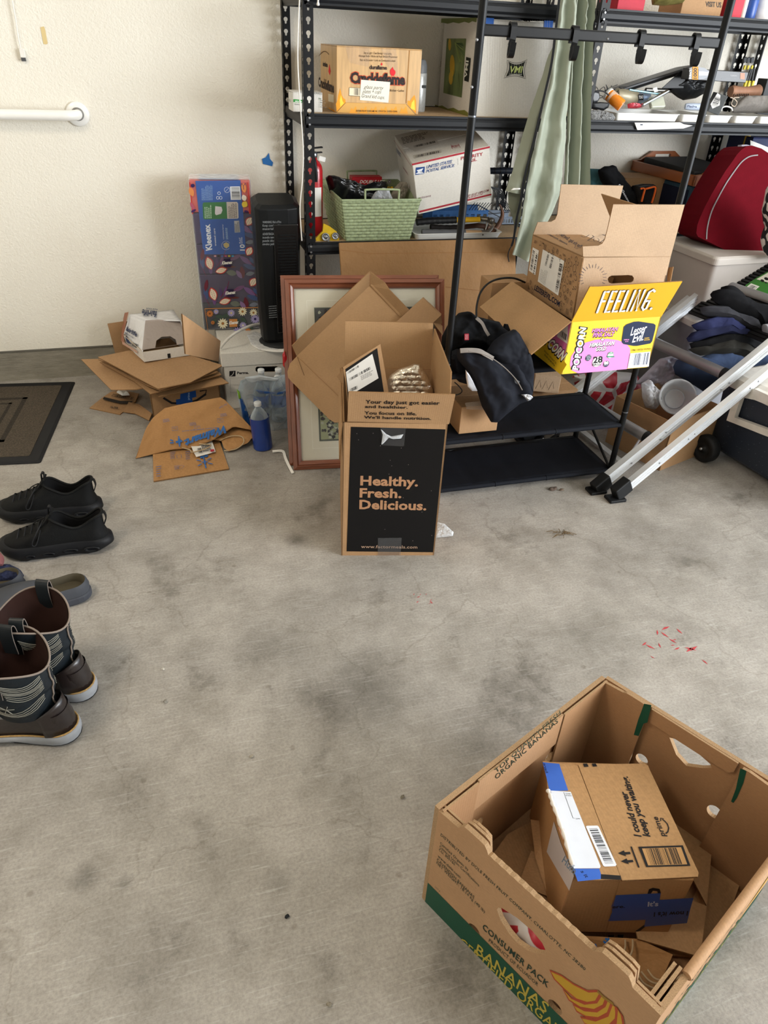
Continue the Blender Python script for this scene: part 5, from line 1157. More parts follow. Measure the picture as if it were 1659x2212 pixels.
# jacket
JK = M('jacket_black', '#0f1013', .85, var=.2, scale=14, sheen=.0, spec=.15, bmp=.2, bscale=500); JK2 = M('jacket_navy', '#11141d', .8, var=.15, scale=14, sheen=.0, spec=.2, bmp=.2, bscale=500)
j_ = lambda x, y: (940+x/4.1475, 640+y/4.1475)
t = thing('jacket', 'black hooded work jacket slumped over the left of the shoe shelves', 'jacket', P(*j_(450, 700), 2.05))
def jp(L, Y, N=100, **k): return [P(*j_(x, y), Y) for x, y in L]
def folds(dx, dz, f, a, s=6):
    d = V3((dx, 0, dz)).normalized()
    def fn(p, e): q = p.dot(d); return a*(math.sin(q*f+2.2*fbm(p, s))*.6+.5*fbm(p, s*2.5))
    return fn
NJ = V3((-.15, -.85, .5))
MB().pillow(jp([(190, 470), (300, 480), (420, 500), (520, 560), (640, 560), (760, 600), (840, 700), (870, 800), (870, 890), (830, 940), (760, 965), (640, 1060), (560, 1132), (500, 1128), (420, 990), (380, 860), (330, 740), (270, 640), (200, 560)], 1.93), NJ, .055, .03, folds(.85, .5, 85, .016), rings=22, N=140).obj('body_panel', JK2, t)
MB().pillow(jp([(50, 470), (60, 360), (120, 240), (210, 150), (270, 143), (330, 188), (440, 215), (560, 240), (600, 300), (640, 330), (690, 360), (600, 520), (520, 600), (420, 500), (300, 480), (190, 470), (120, 500)], 2.04), NJ, .07, .04, folds(.5, .8, 70, .02, 9), rings=22, N=140).obj('hood', JK, t)
MB().pillow(jp([(440, 520), (520, 400), (600, 340), (700, 296), (740, 335), (800, 440), (845, 540), (875, 690), (868, 880), (820, 870), (770, 800), (700, 720), (560, 620)], 1.925), NJ, .05, .03, folds(.3, 1, 60, .012, 8), rings=18, N=120).obj('sleeve', JK2, t)
MB().pillow(jp([(130, 560), (170, 520), (230, 600), (280, 680), (290, 790), (220, 770), (165, 720)], 1.99), NJ, .035, .02, folds(1, .2, 90, .01)).obj('lower_sleeve', JK2, t)
MB().pillow(jp([(600, 300), (618, 246), (648, 250), (672, 310), (640, 330)], 2.02), NJ, .012, .01).obj('strap_tab', JK, t)
GP = M('grey_piping', '#77706a', .6, var=.1)
def onj(L, Y): return spline([P(*j_(x, y), Y) for x, y in L])
MB().strip(onj([(225, 488), (300, 484), (390, 490), (450, 520), (520, 560)], 1.885), NJ.cross(V3((1, 0, -.2))), .014, .003).obj('lining_band', GP, t)
MB().strip(onj([(370, 195), (420, 240), (450, 300), (480, 350)], 1.952), V3((1, -.2, .3)), .009, .004).obj('drawstring', GP, t)
MB().tube(onj([(300, 490), (460, 530), (600, 620), (720, 740), (780, 840)], 1.865), .0016, n=6).obj('piping', GP, t)
REFL = M('reflective_silver', '#c9ccd4', .25, .5, var=.1)
MB().pillow(jp([(272, 660), (300, 690), (340, 760), (380, 850), (330, 848), (290, 810), (275, 730)], 1.915), NJ, .006, .004).obj('reflective_patch', REFL, t)
MB().pillow(jp([(770, 880), (820, 876), (860, 885), (878, 905), (855, 930), (830, 940), (800, 905)], 1.885), NJ, .008, .004, lambda p, e: .004*fbm(p, 80)).obj('reflective_patch', REFL, t)
lf = Fr(P(*j_(262, 395), 1.958), V3((1, -.12, .03)), V3((.05, .4, 1)))
MB().rbox(lf, 0, .0145, 0, .020, -.002, .0015, .002).obj('red_label', M('label_red', '#8e2230', .6), t)
pr = Print(lf, .0018, pix=False)
for k, y in enumerate((.013, .008, .003)): pr.text('WORK'[k:k+3], (.002, y), (.012, y), (.002, y+.004), '#b8868c', .02)
pr.done(t, 'label_print')
zp = Fr(P(*j_(705, 760), 1.965), V3((1, 0, 0)), Z3); MB().poly([P(*j_(x, y), 1.868) for x, y in ((705, 730), (760, 765), (740, 790), (716, 775))]).obj('grey_patch', M('dull_grey', '#4f5258', .6), t)
# cable loop
t = MB().tube(spline([P(1029, 686, 2.1), P(1030, 660, 2.14), P(1038, 632, 2.18), P(1055, 612, 2.2), P(1080, 602, 2.22), P(1110, 601, 2.24), P(1134, 610, 2.26)]), .0035).obj('black_cable', blk, at=P(1055, 612, 2.2)); tag(t, 'black cable looping up behind the jacket', 'cable')
t = carton(Bx(V3((P(1045, 650, 2.35).x, 2.3, .43)), .17, .1, P(1060, 612, 2.3).z-.43), 'rear_carton', 'brown carton corner behind the open popcorn carton flap', 'box', CB)

# ================================================================== popcorn carton
KP = .925
b = boxframe((1.272, 2.022, .400), .348, .44, .184, rz=.4, k=KP)
PPY, PPK, PNV = '#e8c22a', '#df8cc8', '#1f2a44'
YEL = M('popcorn_yellow', PPY, .38, var=.02); PNK = M('popcorn_pink', '#c96aa6', .4, var=.02)
t = thing('popcorn_carton', 'open bright yellow and pink popcorn carton on the right end of the clothes rail', 'box', b.p(.5, .5, 0))
MB().plate(b.front, [(0, 0), (b.w, 0), (b.w, b.h), (0, b.h)], (), .004, m2=2).obj('front_panel', [YEL, CBE, CBI], t)
MB().plate(b.left, [(0, 0), (b.d, 0), (b.d, b.h), (0, b.h)], (), .004, m2=2).obj('side_panel', [PNK, CBE, CBI], t)
MB().plate(b.right, [(0, 0), (b.d, 0), (b.d, b.h), (0, b.h)], (), .004, m2=2).obj('side_panel', [PNK, CBE, CBI], t)
MB().plate(b.back, [(0, 0), (b.w, 0), (b.w, b.h), (0, b.h)], (), .004, m2=2).obj('back_panel', [YEL, CBE, CBI], t)
MB().box(b.base, .004, b.w-.004, .004, b.d-.004, .001, .006).obj('bottom_panel', CBI, t)
p_ = lambda x, y: (1080+x/4.1475, 380+y/4.1475)
FLF = M('popcorn_flap_yellow', '#dfa92c', .42, var=.02)
q0, q1 = b.p(0, 0, 1), b.p(1, 0, 1); fo_ = [PX(*p_(1635, 945), 1.632*KP), PX(*p_(880, 985), 1.32*KP), PX(*p_(820, 1012), 1.288*KP)]
fpts = [q0, q1, fo_[0], fo_[1], fo_[2]]
ffn = (q1-q0).cross(fo_[0]-q0).normalized(); fpl = Fr(q0, q1-q0, ffn.cross(q1-q0))
fpts = [fpl.at((p-q0).dot(fpl.u), (p-q0).dot(fpl.v)) for p in fpts]
sheet_obj('front_flap', fpts, [FLF, CBE], t, .004)
pr = Print(fpl, .0008)
FE = 'FEELING.'
segs = dict(F=[[(0, 0), (.22, 1), (.46, 1)], [(.12, .55), (.32, .55)]], E=[[(.30, 0), (.05, 0), (.26, 1), (.50, 1)], [(.15, .52), (.36, .52)]], I=[[(.05, 0), (.27, 1)]], N=[[(.0, 0), (.24, 1), (.32, 0), (.56, 1)]], G=[[(.62, .92), (.5, 1), (.3, .9), (.08, .15), (.2, 0), (.36, .08), (.46, .45), (.28, .45)]], L=[[(.27, 1), (.05, 0), (.30, 0)]])
A = V3((*fpl.px(*p_(868, 1218)), 0)); B = V3((*fpl.px(*p_(1345, 1190)), 0)); C = V3((*fpl.px(*p_(955, 1035)), 0)); U = (B-A)/3.25; Wv = (C-A)-U*.35
pr.pix = False
for colr, w in (('#6a5636', .0096), ('#eef0f4', .0072)):
    x = 0
    for ch, adv in (('F', .42), ('E', .45), ('E', .45), ('L', .42), ('I', .3), ('N', .55), ('G', .6)):
        for st in segs[ch]:
            pts = [A+U*(x+px_)+Wv*py_ for px_, py_ in st]
            pr.line([(p.x, p.y) for p in pts], w, colr)
            for p in pts: pr.l += .000002; pr._p(circ(p.x, p.y, w/2, n=10), colr, 0)
        x += adv
    p = A+U*(x+.06)+Wv*.05; pr._p(circ(p.x, p.y, w*.62, n=12), colr, 0)
pr.done(t, 'flap_lettering')
lp = [b.left.at(b.d-.42, b.h), b.left.at(b.d, b.h), P(1148, 767, 2.02*KP), P(1037, 665, 2.44*KP)]
sheet_obj('side_flap', [lp[1], lp[0], lp[3], lp[2]][::-1], [CBI, CBE], t, .004)
MB().plate(Fr(b.p(1, 0, 1)+b.y*.30, b.y, b.z+b.x*.35), [(0, 0), (.12, 0), (.115, .035), (.005, .035)]).obj('side_flap', [CBI, CBE], t)
pr = Print(b.front, .0006)
pr.poly([p_(x, y) for x, y in [(640, 1740), (625, 1690), (635, 1620), (680, 1550), (760, 1495), (860, 1465), (960, 1458), (1060, 1472), (1130, 1500), (1165, 1545), (1165, 1620), (1150, 1700), (1135, 1730), (700, 1768)]], PPK)
pr.text('POPCORN', p_(700, 1742), p_(778, 1355), p_(640, 1735), '#16161a', .10, sp=1.0); pr.text('POPCORN', p_(695, 1738), p_(770, 1360), p_(648, 1733), '#f6f6f4', .045, sp=1.12)
for s, A_, B_, C_, cc in (('HIMALAYAN', (822, 1402), (1052, 1385), (830, 1368), '#e08ad0'), ('PINK SALT', (828, 1443), (1020, 1432), (835, 1408), '#e08ad0'), ('HIMALAYAN', (800, 1532), (1022, 1512), (808, 1498), '#f4f2ee'), ('GOLD', (855, 1568), (946, 1560), (862, 1536), '#f4f2ee')):
    pr.text(s, p_(*(A_[0]+2, A_[1]+4)), p_(B_[0]+2, B_[1]+4), p_(C_[0]+2, C_[1]+4), '#1b1722', .07, .15, 1.0); pr.text(s, p_(*A_), p_(*B_), p_(*C_), cc, .03, .15, 1.05)
pr.line([p_(898, 1466), p_(935, 1464)], .0045, '#1b1722'); pr.line([p_(916, 1450), p_(918, 1482)], .0045, '#1b1722'); pr.line([p_(902, 1465), p_(932, 1463)], .0028, '#f4f2ee'); pr.line([p_(916, 1452), p_(917, 1478)], .0028, '#f4f2ee')
hexa_ = [(1108, 1352), (1130, 1330), (1200, 1305), (1240, 1302), (1375, 1322), (1393, 1335), (1390, 1370), (1362, 1480), (1345, 1500), (1225, 1522), (1195, 1522), (1105, 1505), (1090, 1490), (1092, 1455)]
pr.poly([p_(*q) for q in hexa_], PNV)
pr.text('Lesser', p_(1165, 1430), p_(1312, 1395), p_(1172, 1355), '#eef0f2', .012, .35, .95); pr.text('Evil.', p_(1180, 1492), p_(1282, 1470), p_(1188, 1418), '#eef0f2', .012, .35, .95)
pr.text('SIMPLE', p_(1108, 1472), p_(1155, 1470), p_(1108, 1462), '#d88ac8', .03); pr.text('ACTS', p_(1118, 1488), p_(1148, 1486), p_(1118, 1478), '#d88ac8', .03); pr.text('CLEAN', p_(1292, 1458), p_(1335, 1454), p_(1292, 1448), '#d8b23a', .03); pr.text('SNACKS', p_(1288, 1474), p_(1340, 1470), p_(1288, 1464), '#d8b23a', .03)
for c_, r, f_, e in (((870, 1663), .0175, '#f2f1ec', '#22222c'), ((790, 1628), .0105, PNV, None), ((950, 1683), .0105, PNV, None), ((988, 1603), .0105, '#e4ece4', '#3d8c6a')):
    if e: pr.pix = True; pr.disc(p_(*c_), r+.0008, e)
    pr.disc(p_(*c_), r, f_)
pr.text('28', p_(832, 1675), p_(915, 1668), p_(836, 1620), '#16161a', .03); pr.text('BAGS', p_(825, 1700), p_(900, 1695), p_(825, 1680), '#16161a', .02)
pr.text('80', p_(930, 1688), p_(970, 1685), p_(930, 1662), '#f2f1ec', .05); pr.tiny(p_(925, 1702), p_(972, 1698), p_(925, 1692), 2, '#9aa0b0')
for k, s in enumerate(('NO', 'VEGGIE', 'OILS')): pr.text(s, p_(772, 1618+k*15), p_(812, 1616+k*15), p_(772, 1608+k*15), '#c9cdd6', .02)
pr.text('USDA', p_(965, 1596), p_(1012, 1592), p_(965, 1580), '#3d8c6a', .02); pr.rect(*p_(955, 1612), *p_(1022, 1622), '#3d8c6a')
pr.poly([p_(x, y) for x, y in ((1165, 1588), (1345, 1572), (1330, 1705), (1140, 1722))], '#e3e5ee'); pr.bars(p_(1172, 1698), p_(1318, 1686), p_(1188, 1592), '#3c4258', 20)
pr.text('ITM. / ART# 1937930', p_(1178, 1568), p_(1348, 1555), p_(1180, 1552), '#5c4c1c', .005)
pr.done(t, 'front_print')
pr = Print(b.left, .0006)
pr.poly([p_(x, y) for x, y in ((300, 1585), (420, 1450), (600, 1690), (545, 1780))], PPY)
pr.text('POPCORN', p_(340, 1440), p_(555, 1665), p_(385, 1370), '#16161a', .08, sp=1.); pr.text('POPCORN', p_(345, 1432), p_(555, 1655), p_(388, 1372), '#f6f6f4', .04, sp=1.05)
pr.text('ORGANIC COCONUT OIL', p_(395, 1570), p_(505, 1690), p_(400, 1555), '#3c3218', .01); pr.tiny(p_(400, 1610), p_(520, 1740), p_(402, 1590), 3, '#3c3218')
pr.poly([p_(x, y) for x, y in ((520, 1400), (612, 1340), (605, 1505), (512, 1440))], '#cfcdd2'); pr.bars(p_(535, 1430), p_(598, 1480), p_(542, 1375), n=10)
pr.done(t, 'side_print')

# ================================================================== snack display carton
b = boxframe((1.195, 1.898, .637), .292, .377, .19, -3.7, .4, -4.0, k=1.008)
t = thing('display_carton', 'brown corrugated snack display carton with doodle print standing on the popcorn carton', 'box', b.p(.5, .5, 0))
F = b.front
of_ = [F.px(*p_(*q)) for q in ((725, 738), (742, 632), (880, 625), (915, 608), (940, 570), (962, 490), (1016, 255), (1655, 258), (1530, 724))]
hand = [F.px(*p_(*q)) for q in ((965, 925), (975, 905), (1000, 893), (1150, 888), (1185, 893), (1200, 915), (1195, 940), (1175, 955), (1000, 965), (975, 955))]
FW = F.px(*p_(1530, 724))[0]
MB().plate(F, [(0, 0), (FW, 0), (FW, b.h)] + [(q[0], q[1]) for q in of_[7:8]] + of_[6:7] + of_[5:6] + of_[4:5] + of_[3:4] + of_[2:3] + of_[1:2] + [(0, b.h)], [hand], .004).obj('front_panel', [CBL, CBE], t)
MB().plate(b.left, [(0, 0), (b.d, 0), (b.d, b.h), (0, b.h)], ()).obj('side_panel', CBM, t)
Bk = Fr(b.p(0, 1, 0), b.x, b.z)
ob_ = [Bk.px(*p_(*q)) for q in ((330, 500), (340, 415), (460, 410), (495, 390), (515, 345), (550, 75), (1105, 88), (1060, 330))]
MB().plate(Bk, [(0, 0), (FW, 0), (FW, b.h)]+[ob_[6], ob_[5], ob_[4], ob_[3], ob_[2], ob_[1]]+[(0, b.h)], (), .004).obj('back_panel', [CBL, CBE], t)
tw_ = .62
MB().box(b.top, 0, b.w*tw_, 0, b.d, -.004, 0).obj('top_panel', CB, t, bevel=.001, seg=1)
MB().box(b.base, 0, FW, 0, b.d, 0, .004).obj('bottom_panel', CB, t)
MB().plate(Fr(b.p(0, 0, 0)+b.x*FW, b.y, b.z), [(0, 0), (b.d, 0), (b.d, b.h*.7), (0, b.h*.7)], ()).obj('end_panel', CBM, t)
iv = Fr(b.p(.55, .55, 1), b.x, b.y); c1 = ONP(Fr(b.p(0, .62, 0), b.x, b.z), *p_(905, 162)); c2 = ONP(Fr(b.p(0, .40, 0), b.x, b.z), *p_(1250, 268)); c3 = c2-b.z*.10; c4 = ONP(Fr(b.p(0, .62, 0), b.x, b.z), *p_(1010, 430))
sheet_obj('inner_flap', [c1, c4, c3, c2], [CB, CBE], t, .004)
e0 = ONP(Fr(b.p(0, .04, 0), b.x, b.z), *p_(1505, 822)); e1 = ONP(Fr(b.p(0, .0, 0), b.x, b.z), *p_(1550, 815)); e2 = ONP(Fr(b.p(0, 0, 0), b.x, b.z), *p_(1525, 950)); e3 = ONP(Fr(b.p(0, .04, 0), b.x, b.z), *p_(1495, 950))
sheet_obj('side_tab', [e0, e3, e2, e1], CBM, t, .003)
ND = '#2a3450'
pr = Print(b.front, .0006)
pr.line([p_(728, 733), p_(1530, 722)], .0012, '#8f7354')
for k in range(17):
    a = math.radians(-25+k*14.5); r0, r1 = 92, 120+12*(k % 2); pr.line([p_(832+r0*math.cos(a), 915-r0*math.sin(a)), p_(832+r1*math.cos(a), 915-r1*math.sin(a))], .0011, ND)
pr.done(t, 'sun_ray_print')
L_ = b.left; pr = Print(L_, .0006)
pr.text('LESSEREVIL.COM', p_(308, 1018), p_(532, 1172), p_(316, 975), '#22263a', .03, sp=1.02)
rnd = random.Random(12); pr.pix = False
def blob(x, y, s, kind):
    if kind == 0:
        L = []
        for k in range(24): a = 2*math.pi*k/24; r = s*(.75+.3*abs(math.sin(2*a+1))); L.append((x+r*math.cos(a), y+r*math.sin(a)))
        pr.line(L, .0013, '#2e2c30', True); pr.line(arc(x, y, s*.35, 20, 220, 6), .0012, '#2e2c30')
    elif kind == 1: pr.line([(x-s, y), (x-.2*s, y+.2*s), (x, y+s), (x+.2*s, y+.2*s), (x+s, y), (x+.2*s, y-.2*s), (x, y-s), (x-.2*s, y-.2*s)], .0010, '#2e2c30', True)
    elif kind == 2: pr.line(arc(x, y, s, 200, 460, 8), .0015, '#2e2c30')
    elif kind == 3: pr.line([(x-s+2*s*k/10, y+s*.35*math.sin(k*1.9)) for k in range(11)], .0013, '#2e2c30')
    elif kind == 4: pr.line(circ(x, y, s, n=14), .0012, '#2e2c30', True); pr.line([(x, y-s), (x+s*.3, y-s*2)], .0012, '#2e2c30')
    else:
        for k in range(4): pr.line([(x-s+.5*s*k, y-s*.8), (x-s+.5*s*k+.1*s, y+s*.8)], .0012, '#2e2c30')
lab = [L_.px(*p_(*q)) for q in ((262, 640), (575, 760), (520, 1070), (250, 890))]; lx0, lx1 = min(q[0] for q in lab)+.0, max(q[0] for q in lab); ly0, ly1 = min(q[1] for q in lab), max(q[1] for q in lab)
tx = [L_.px(*p_(*q)) for q in ((308, 1018), (532, 1172))]
pts_ = []
for _ in range(900):
    x, y = rnd.uniform(.012, b.d-.012), rnd.uniform(.012, b.h-.012); s = rnd.choice((.005, .007, .011))
    if lx0-.006 < x < lx1+.004 and ly0-.004 < y < ly1+.004: continue
    if tx[0][0]-.005 < x < tx[1][0]+.01 and min(tx[0][1], tx[1][1])-.006 < y < max(tx[0][1], tx[1][1])+.016: continue
    if any((x-a)**2+(y-c_)**2 < (s+r+.003)**2 for a, c_, r in pts_): continue
    pts_.append((x, y, s)); blob(x, y, s, rnd.choice((0, 0, 2, 3, 4, 5)) if s > .006 else rnd.choice((1, 2, 4)))
pr.done(t, 'doodle_print')
pr = Print(L_, .0014); pr.poly([p_(x, y) for x, y in ((388, 658), (580, 762), (525, 1072), (342, 945))], '#e2e0dc'); pr.poly([p_(x, y) for x, y in ((298, 640), (352, 668), (320, 888), (262, 848))], '#e2e0dc'); pr.done(t, 'shipping_labels')
pr = Print(L_, .0018); pr.bars(p_(498, 1030), p_(540, 780), p_(522, 1042), n=24); pr.bars(p_(405, 800), p_(430, 700), p_(420, 808), n=14, seed=4); pr.bars(p_(445, 820), p_(468, 725), p_(462, 830), n=14, seed=5); pr.tiny(p_(352, 930), p_(375, 800), p_(410, 985), 6, '#8a8886', fill=.2); pr.bars(p_(275, 835), p_(300, 660), p_(292, 850), n=20, seed=8); pr.bars(p_(300, 870), p_(330, 690), p_(312, 880), n=12, seed=9)
pr.done(t, 'label_print')
pr = Print(b.top, .0006)
pr.poly([p_(*q) for q in ((534, 448), (560, 425), (620, 410), (660, 406), (740, 428), (770, 455), (755, 478), (700, 500), (655, 508), (570, 488))], ND)
pr.text('Lesser', p_(735, 450), p_(590, 425), p_(728, 478), '#b39a76', .04, .3, .9); pr.text('Evil', p_(690, 478), p_(620, 462), p_(682, 502), '#b39a76', .04, .3, .9)
pr.text('@LESSEREVILSNACKS', p_(960, 545), p_(775, 478), p_(968, 515), '#22263a', .02)
pr.text('Pop the bag, Save the moment', p_(720, 650), p_(470, 490), p_(745, 625), '#22263a', .01, .3); pr.text('sweet moments', p_(600, 620), p_(412, 518), p_(612, 605), '#22263a', .01, .3)
pr.line([p_(*q) for q in ((728, 540), (745, 552), (775, 545), (800, 530), (830, 535), (838, 550), (815, 560), (800, 558))], .003, '#22263a')
pr.line([p_(*q) for q in ((785, 580), (850, 545), (940, 565), (890, 605))], .003, '#22263a', True); pr.line([p_(x, y) for x, y in elp(862, 575, 26, 16, 10, 12)], .002, '#22263a', True)
for cx, cy in ((525, 530), (570, 545), (690, 640)): pr.line([p_(cx+20*math.cos(a)*(1+.3*math.sin(5*a)), cy+14*math.sin(a)*(1+.3*math.sin(5*a))) for a in [k*.35 for k in range(18)]], .0013, '#22263a', True)
pr.done(t, 'top_print')

# ================================================================== green garment
GR = M('sage_nylon', '#959b8b', .5, var=.05, scale=6, sheen=.2, bmp=.3, bscale=18, bdist=.006)
t = thing('raincoat', 'sage green garment with black zip hanging from the shelving', 'coat', P(1200, 300, 2.68))
n_ = lambda x, y: (1060+x/3.6875, y/3.6875)
def curtain(left, right, Y, fn, nu, nv):
    def f_(u, v):
        def at(L): k = v*(len(L)-1); i = min(int(k), len(L)-2); q = k-i; return V3((L[i][0]*(1-q)+L[i+1][0]*q, L[i][1]*(1-q)+L[i+1][1]*q, 0))
        a, b2 = at(left), at(right); x, y = a.x*(1-u)+b2.x*u, a.y*(1-u)+b2.y*u
        p = P(*n_(x, y), Y); return p+V3((0, -fn(u, v, p), 0))
    return MB().grid(f_, nu, nv)
fold1 = lambda u, v, p: .022*math.sin(u*10+1.2*v)*(0.5+.5*v)+.010*fbm(p, 12)+.003*fbm(p, 40)
curtain([(560, -300), (545, 0), (515, 250), (455, 650), (370, 1000), (290, 1400), (235, 1700), (160, 2020)], [(700, -300), (690, 0), (690, 250), (640, 650), (620, 1000), (590, 1400), (570, 1560), (330, 2100)], 2.66, fold1, 60, 60).obj('front_panel', GR, t)
curtain([(640, -300), (640, 0), (630, 250), (600, 650), (590, 1000), (575, 1300), (560, 1560)], [(810, -300), (806, 0), (795, 250), (778, 650), (772, 1000), (770, 1300), (768, 1600)], 2.70, lambda u, v, p: .028*math.sin(u*13+.6)+.008*fbm(p, 14)+(.012*fbm(p, 60) if v < .35 and u > .5 else 0), 60, 60).obj('right_panel', GR, t)
curtain([(520, 320), (455, 450), (380, 700), (290, 950), (220, 1200), (160, 1400), (116, 1520)], [(530, 320), (480, 500), (430, 750), (380, 1000), (330, 1250), (290, 1400), (245, 1540)], 2.705, lambda u, v, p: .03*math.sin(u*3.1)+.006*fbm(p, 20), 24, 40).obj('sleeve', GR, t)
curtain([(135, 1530), (140, 1640), (175, 1740), (190, 1850)], [(250, 1530), (250, 1640), (240, 1740), (200, 1850)], 2.715, lambda u, v, p: .008*fbm(p, 30), 10, 10).obj('back_panel', GR, t)
zl = spline([P(*n_(x, y), 2.632) for x, y in ((553, -60), (545, 0), (520, 220), (485, 500), (430, 750), (360, 1050), (310, 1250), (265, 1430), (238, 1600), (205, 1750), (183, 1900), (165, 1960))])
MB().strip(zl, V3((1, -.3, 0)), .008, .003).obj('zip', blk, t)
MB().tube(spline([P(*n_(x, y), 2.628) for x, y in ((165, 1960), (145, 2000), (138, 2040), (146, 2085))]), .0022).obj('zip_pull', blk, t)
MB().pillow([P(*n_(x, y), 2.655) for x, y in ((160, 1515), (180, 1497), (235, 1497), (235, 1508), (190, 1512))], (0, -1, 0), .004, .002).obj('white_tab', wht, t)
MB().tube(spline([V3((P(1240, 0, 2.69).x, 2.69, 1.62)), V3((P(1240, 0, 2.69).x, 2.69, 1.68)), V3((P(1240, 0, 2.69).x, 2.76, 1.69))]), .003).obj('hanger_hook', ZINC, t)

# ================================================================== right cluster
S_ = .952; cz = 1.35-(1.35-.643)*S_
BNP = M('beige_plastic', '#b3aca6', .45, var=.02); BNL = M('beige_lid', '#bab3ac', .42, var=.02)
bx, by = 2.193*S_, 2.5*S_
bz0 = 1.35-(1.35-.384)*S_
b = Bx(V3((bx, by, bz0)), .52, .335, cz-bz0, rz=3)
t = thing('storage_bin', 'beige plastic storage bin with lid behind the ladder under the red bag', 'bin', b.p(.5, .5, 0))
def taper(b, z0, z1, k0, k1, r, m): 
    def rg(k, z): return [b.base.at(a, c_, z) for a, c_ in rrect(k, b.w-k, k, b.d-k, r, 4)]
    return MB().loft([rg(k0, z0), rg(k1, z1)], 0, True, True, True)
taper(b, 0, b.h-.03, .022, .006, .02, 0).obj('bin_body', BNP, t)
def rg(k, z): return [b.base.at(a, c_, z) for a, c_ in rrect(k, b.w-k, k, b.d-k, .022, 5)]
MB().loft([rg(.004, b.h-.034), rg(-.004, b.h-.032), rg(-.004, b.h-.008), rg(.004, b.h), ], 0, True, True, False).obj('lid', BNL, t, bevel=.002)
b2 = Bx(V3((bx-.03, by-.02, 0)), .56, .37, bz0, rz=3)
t = thing('clear_tote', 'grey translucent storage tote on the floor beneath the beige bin', 'bin', b2.p(.5, .5, 0))
b = b2
taper(b2, 0, b2.h-.02, .03, .008, .03, 0).obj('tote_body', M('smoky_plastic', '#85858a', .3, var=.15, scale=8), t)
MB().loft([rg(.004, b2.h-.03), rg(-.004, b2.h-.028), rg(-.004, b2.h-.006), rg(.004, b2.h)], 0, True, True, False).obj('lid', BNP, t)

# red cooler bag
RB = M('red_fabric', '#620b18', .85, spec=.08, var=.08, scale=30, bmp=.3, bscale=400)
r_ = lambda x, y: (1400+x/5.266, 280+y/5.266)
rf = Fr(P(*r_(900, 1440), by+.10), V3((1, -.22, 0)), V3((-.02, .16, 1)))
out = [(548, 1180), (560, 1085), (600, 980), (650, 870), (720, 740), (800, 600), (880, 470), (960, 360), (1010, 285), (1060, 232), (1115, 192), (1180, 180), (1290, 215), (1420, 300), (1560, 480), (1600, 700), (1600, 1460), (1100, 1442), (900, 1380), (680, 1272), (570, 1220)]
t = thing('cooler_bag', 'red fabric cooler bag with grey piping on the beige storage bin', 'bag', ONP(rf, *r_(1100, 1442)))
MB().plate(rf, [rf.px(*r_(*q)) for q in out], (), .17, 0, 0).obj('bag_body', RB, t, bevel=.02, seg=4)
def rib(L, w, name, m, z=.001): MB().strip(spline([rf.at(*rf.px(*r_(x, y)), z) for x, y in L], 5), rf.n.cross(rf.v) if False else rf.u, w, .003).obj(name, m, t)
mb = MB(); PL = spline([rf.at(*rf.px(*r_(x, y)), .0) for x, y in ((662, 1246), (672, 1110), (720, 930), (800, 765), (880, 620), (960, 500), (1050, 380), (1120, 322), (1180, 298), (1245, 290))], 5)
rings = []
for i, p in enumerate(PL):
    d_ = (PL[min(i+1, len(PL)-1)]-PL[max(i-1, 0)]).normalized(); s_ = d_.cross(rf.n)*.0022; rings.append([p-s_-rf.n*.004, p+s_-rf.n*.004, p+s_+rf.n*.0035, p-s_+rf.n*.0035])
mb.loft(rings, 0, True, True, False); mb.obj('piping', M('grey_tape', '#8b8488', .5), t)
MB().strip(spline([rf.at(*rf.px(*r_(x, y)), -.05) for x, y in ((1120, 178), (1200, 182), (1300, 230), (1400, 300))], 5), rf.n, .03, .006).obj('zip', M('grey_lilac', '#a8a4b4', .5), t)
cp = bpy.data.materials.new('cow_print'); cp.use_nodes = True; tt = cp.node_tree; bb = tt.nodes['Principled BSDF']; nn = ntex(tt, coords(tt), 28, 1, .3); tt.links.new(ramp(tt, nn, [(.47, (.01, .01, .012)), (.50, (.72, .66, .62))]), bb.inputs['Base Color']); bb.inputs['Roughness'].default_value = .8
ol = [P(*r_(x, y), by-.03) for x, y in ((1364, 640), (1335, 800), (1312, 900), (1330, 1060), (1350, 1120), (1315, 1200), (1295, 1290), (1320, 1400), (1370, 1470), (1560, 1440), (1600, 1000), (1500, 700))]
tag(MB().pillow(ol, (-.3, -1, .1), .06, .04, lambda p, e: .012*fbm(p, 18)).obj('cow_print_cloth', cp, at=ol[0]), 'black and white cow print fabric at the right edge beside the red bag', 'cloth')

# tote bag with wooden tray on the low shelf
zs = ZL-.002
tc = P(1498, 402, 2.825); 
b = Bx(V3((tc.x, 2.825, zs)), .34, .36, tc.z-zs, rz=4)
t = thing('insulated_tote', 'dark teal insulated tote box under the wooden tray', 'bag', b.p(.5, .5, 0))
TT = M('teal_fabric', '#2c4658', .6, var=.08, bmp=.2, bscale=300)
b_ = Bx(b.p(0, 0, 0)-b.x*.0+b.x*-.0, b.w, b.d, b.h, rz=4)
MB().box(b.base, .0, b.w, 0, b.d, 0, b.h).obj('tote_body', TT, t, bevel=.012, seg=3)
MB().box(b.front, .07, b.w-.02, .0, b.h-.02, -.002, .004).obj('front_pocket', M('navy_fabric', '#131a30', .7), t, bevel=.002)
MB().box(b.left, .03, b.d-.02, .02, b.h-.02, -.002, .003).obj('side_panel', M('navy_fabric', '#131a30', .7), t, bevel=.002)
WO = M('orange_wood', '#94501f', .35, var=.15, scale=20, stretch=(1, .2, 1), coat=.3)
z0 = tc.z+.001; tb = Bx(V3((tc.x-.012, 2.812, z0)), .33, .42, .042, rz=6)
t = thing('wooden_tray', 'orange brown wooden serving tray holding a black folder on the teal tote', 'tray', tb.p(.5, .5, 0))
